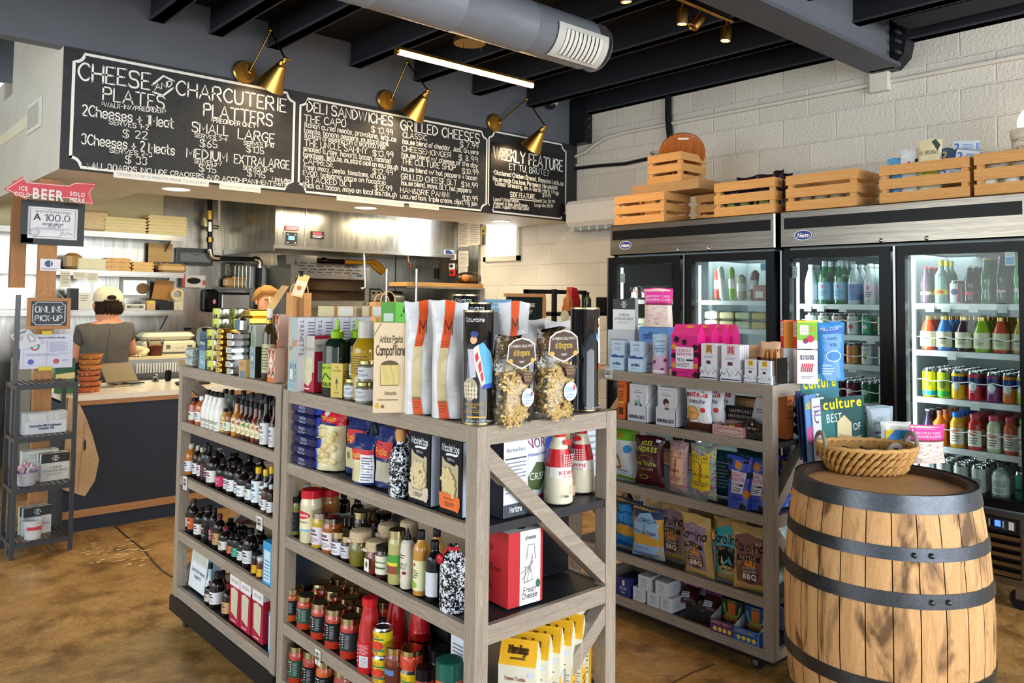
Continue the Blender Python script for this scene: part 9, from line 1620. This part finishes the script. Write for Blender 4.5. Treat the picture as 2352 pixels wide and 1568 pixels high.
a=RY(1152,716,3.7); put('cake_carton','pale blue CAKE DI MUSICA carton behind the black pasta tins','box',carton(.16,.08,.075,'6a98b8',[('t','CAKE DI MUSICA',.5,.3,.2,'dce6ec',.8),('l',.3,.62,.7,.8,1,'a8c4d4')],[('r',0,0,1,1,'9ac0dc')]),(RY(1152,716,3.7).x,3.74,RY(1152,716,3.7).z),-.5)
one('cake_pedestal',MB().box(-.09,.09,-.05,.05,0,RY(1152,716,3.7).z-.001,('2c2f33','lam')),'dark pedestal carrying the blue cake carton','pedestal',(RY(1152,716,3.7).x,3.74,0),-.5)
a=RY(945,700,6.0); put('orange_bag','orange packet lying on the counter behind the tins','bag',[('packet',MB().ell((0,0,.03),(.09,.05,.03),('d8542c','film'),12,6))],(RY(975,700,6.0).x,6.0,CT))
# ================================================================ PEOPLE
def skin(name,pts,edges,mat,parent,sub=2,root=0):
 me=bpy.data.meshes.new(name); me.from_pydata([p[0] for p in pts],edges,[]); o=bpy.data.objects.new(name,me); COL.objects.link(o)
 if parent is not None: o.parent=parent
 md=o.modifiers.new('skin','SKIN'); md.use_smooth_shade=True
 for i,p in enumerate(pts):
  s=me.skin_vertices[0].data[i]; s.radius=p[1] if isinstance(p[1],tuple) else (p[1],p[1]); s.use_root=(i==root)
 m2=o.modifiers.new('sub','SUBSURF'); m2.levels=sub; m2.render_levels=sub
 me.materials.append(mat); return o
def hand(pts,edges,wi,wrist,dr,up,side):
 """palm and five fingers rooted in the palm"""
 wrist,dr,up=Vector(wrist),Vector(dr).normalized(),Vector(up).normalized(); sd=dr.cross(up)*side
 pts.append((tuple(wrist+dr*.05),(.036,.016))); pi=len(pts)-1; edges.append((wi,pi))
 for k,(o,l) in enumerate(((-.03,.065),(-.011,.075),(.009,.072),(.028,.058))):
  a=wrist+dr*.085+sd*o; b=a+dr*l*.5-up*.008; c=b+dr*l*.4-up*.026
  n=len(pts); pts+= [(tuple(a),.0095),(tuple(b),.0088),(tuple(c),.0072)]; edges+=[(pi,n),(n,n+1),(n+1,n+2)]
 n=len(pts); a=wrist+dr*.03-sd*.036; pts+=[(tuple(a),.011),(tuple(a+dr*.035-sd*.02-up*.008),.0095)]; edges+=[(pi,n),(n,n+1)]
SK=mt('c98a68','skin'); SHIRT=mt('56524c','cloth')
Yp=6.82; base=RY(243,760,Yp); X0=base.x
man=T('person','person in dark grey T-shirt and cream backwards cap seen from behind at prep station','person',(X0,Yp,0))
G=lambda x,y,dy=0:Vector((RY(x,y,Yp+dy).x-X0,dy,RY(x,y,Yp+dy).z))
hd=G(248,692,.08); nk=G(246,738,.02); sl_,sr_=G(190,762,0),G(291,757,0); ch=(sl_+sr_)/2
pel=Vector((0,.0,.93)); 
pts=[(tuple(pel),(.155,.11)),((0,.0,1.05),(.15,.1)),((ch.x,.0,ch.z-.1),(.17,.11)),((ch.x,.01,ch.z-.005),(.13,.085)),(tuple(nk+Vector((0,0,-.0))),(.056,.056)),(tuple(hd+Vector((0,-.01,-.06))),(.07,.075)),(tuple(hd),(.078,.092)),(tuple(hd+Vector((0,.01,.07))),(.07,.082))]
edges=[(0,1),(1,2),(2,3),(3,4),(4,5),(5,6),(6,7)]
for s,sh,el in ((-1,sl_,G(172,828,.06)),(1,sr_,G(303,810,.05))):
 n=len(pts); wr=el+Vector((-s*.06,.24,.03)); pts+=[(tuple(sh),.058),(tuple(sh*.45+el*.55),.046),(tuple(el),.041),(tuple(el*.4+wr*.6),.036),(tuple(wr),.027)]; edges+=[(3,n),(n,n+1),(n+1,n+2),(n+2,n+3),(n+3,n+4)]
 hand(pts,edges,n+4,wr,(-s*.2,1,-.15),(0,0,1),s)
for s in (-1,1):
 n=len(pts); pts+=[((s*.1,0,.85),.088),((s*.105,.02,.48),.058),((s*.105,-.02,.09),.04),((s*.11,.1,.035),(.04,.03))]; edges+=[(0,n),(n,n+1),(n+1,n+2),(n+2,n+3)]
skin('body',pts,edges,SK,man)
pts=[((0,0,.80),(.185,.14)),((0,0,.98),(.182,.132)),((ch.x,.0,ch.z-.12),(.205,.14)),((ch.x,.008,ch.z+.0),(.16,.108)),(tuple(nk+Vector((0,-.005,-.035))),(.078,.074))]; edges=[(0,1),(1,2),(2,3),(3,4)]
for s,sh,el in ((-1,sl_,G(172,828,.06)),(1,sr_,G(303,810,.05))):
 n=len(pts); q=sh*.42+el*.58; pts+=[(tuple(sh),.078),(tuple(q),.066)]; edges+=[(3,n),(n,n+1)]
skin('t_shirt',pts,edges,SHIRT,man)
m=MB()
for s in (-1,1): m.lathe([(.075,.06),(.082,.12),(.088,.5),(.108,.82),(.11,.92)],('2c3038','cloth'),c=(s*.1,.0,0),seg=18)
P('trousers',m,man); P('shoe',MB().box(-.16,-.05,-.06,.2,0,.075,('1c1c1e','lam'),None,.02),man); P('shoe',MB().box(.05,.16,-.06,.2,0,.075,('1c1c1e','lam'),None,.02),man)
h=hd
m=MB().ell((h.x,h.y-.012,h.z-.02),(.1,.105,.085),('2a1a12','cloth'),18,10)
for k in range(9): a=-PI*.9+PI*.8*k/8; m.tube([(h.x+.085*math.cos(a),h.y+.09*math.sin(a)-.01,h.z-.03),(h.x+.095*math.cos(a),h.y+.1*math.sin(a)-.012,h.z-.075),(h.x+.09*math.cos(a),h.y+.09*math.sin(a)-.01,h.z-.1)],[.02,.018,.008],('2a1a12','cloth'),7)
P('hair',m,man)
m=MB().lathe([(.108,-.005),(.11,.02),(.102,.06),(.075,.095),(.03,.112),(.001,.114)],('ddd3ae','cloth'),c=(h.x,h.y-.0,h.z+.005),seg=22,caps=False)
P('cap',m,man); P('cap_opening',MB().ell((h.x,h.y-.098,h.z+.028),(.038,.014,.026),('2a1a12','cloth')),man); P('cap_strap',MB().tube([(h.x+.05*math.cos(a)*1.0,h.y-.098-.012*math.sin(a),h.z+.008) for a in [PI*k/8 for k in range(9)]],.008,('3a3428','lam'),6),man); P('ear',MB().ell((h.x-.098,h.y,h.z-.035),(.014,.022,.03),SK),man); P('ear',MB().ell((h.x+.098,h.y,h.z-.035),(.014,.022,.03),SK),man)
P('shirt_seam',MB().tube([(ch.x-.0,-.128,ch.z+.03),(ch.x-.015,-.146,ch.z-.12),(ch.x-.03,-.138,ch.z-.3)],.0025,('3c3934','cloth'),5),man)
# woman at the back, looking down
SKW=mt('dc9c7c','skin'); Yq=6.95; c=RY(612,690,Yq); 
wo=T('person','blonde person in a pale yellow top looking down behind the counter','person',(c.x,Yq,0)); hz=c.z
pts=[((0,.05,.92),(.15,.11)),((0,.05,1.08),(.125,.095)),((0,.06,hz-.33),(.15,.1)),((0,.06,hz-.22),(.12,.08)),((0,.05,hz-.14),(.05,.05))]; edges=[(0,1),(1,2),(2,3),(3,4)]
pts+=[((0,.025,hz-.06),(.066,.074)),((0,.03,hz+.0),(.078,.092)),((0,.035,hz+.06),(.07,.082))]; edges+=[(4,5),(5,6),(6,7)]
for s in (-1,1):
 n=len(pts); pts+=[((s*.17,.06,hz-.24),.05),((s*.21,.05,hz-.5),.038),((s*.12,-.16,hz-.56),.027)]; edges+=[(3,n),(n,n+1),(n+1,n+2)]; hand(pts,edges,n+2,(s*.12,-.16,hz-.56),(-s*.3,-1,-.1),(0,0,1),s)
 n=len(pts); pts+=[((s*.09,.05,.83),.085),((s*.095,.04,.46),.055),((s*.095,.06,.09),.038),((s*.1,-.06,.035),(.036,.028))]; edges+=[(0,n),(n,n+1),(n+1,n+2),(n+2,n+3)]
skin('body',pts,edges,SKW,wo)
F=lambda x,y,z:(x,y-.062,hz+z)
m=MB().tube([F(0,.006,.025),F(0,-.01,-.005),F(0,-.022,-.025),F(0,-.006,-.035)],[.009,.011,.015,.009],SKW,8); P('nose',m,wo)
for s in (-1,1):
 P('eye',MB().ell(F(s*.033,.012,.012),(.016,.008,.007),'ece6e0').ell(F(s*.033,.0065,.010),(.007,.004,.006),'3a2c24'),wo); P('eyelid',MB().tube([F(s*.016,.004,.014),F(s*.033,.0,.021),F(s*.05,.01,.014)],.004,('b0705a','skin'),6),wo); P('eyebrow',MB().tube([F(s*.014,.0,.034),F(s*.034,-.002,.041),F(s*.054,.012,.034)],.0045,('9a6a3a','cloth'),6),wo); P('ear',MB().ell((s*.08,.035,hz-.01),(.012,.022,.03),SKW),wo)
P('mouth',MB().tube([F(-.024,.008,-.06),F(0,-.002,-.058),F(.024,.008,-.06)],[.003,.007,.003],('b0545a','skin'),7),wo)
HR=mt('a87a44','cloth'); m=MB()
m.ell((0,.055,hz+.045),(.094,.095,.085),HR,20,10)
for k in range(13): a=PI*(k/12); m.tube([(.02*math.cos(a),.0,hz+.128),(.075*math.cos(a),-.055+.02*abs(math.cos(a)),hz+.09),(.098*math.cos(a),.02,hz+.03),(.09*math.cos(a),.1,hz-.0)],[.016,.018,.02,.014],HR,7)
m.ell((0,.15,hz+.03),(.05,.05,.05),HR,12,8); P('hair',m,wo)
pts=[((0,.05,.86),(.17,.13)),((0,.05,1.08),(.145,.115)),((0,.06,hz-.32),(.175,.122)),((0,.06,hz-.2),(.14,.1)),((0,.05,hz-.15),(.068,.062))]; edges=[(0,1),(1,2),(2,3),(3,4)]
for s in (-1,1): n=len(pts); pts+=[((s*.175,.06,hz-.235),.066),((s*.205,.05,hz-.42),.056)]; edges+=[(3,n),(n,n+1)]
skin('top',pts,edges,mt('e2d3a4','cloth'),wo)
m=MB()
for s in (-1,1): m.lathe([(.068,.06),(.078,.5),(.1,.9)],('2a3040','cloth'),c=(s*.09,.045,0),seg=16)
P('trousers',m,wo); P('shoe',MB().box(-.14,-.05,-.12,.13,0,.075,('1c1c1e','lam'),None,.02),wo); P('shoe',MB().box(.05,.14,-.12,.13,0,.075,('1c1c1e','lam'),None,.02),wo)
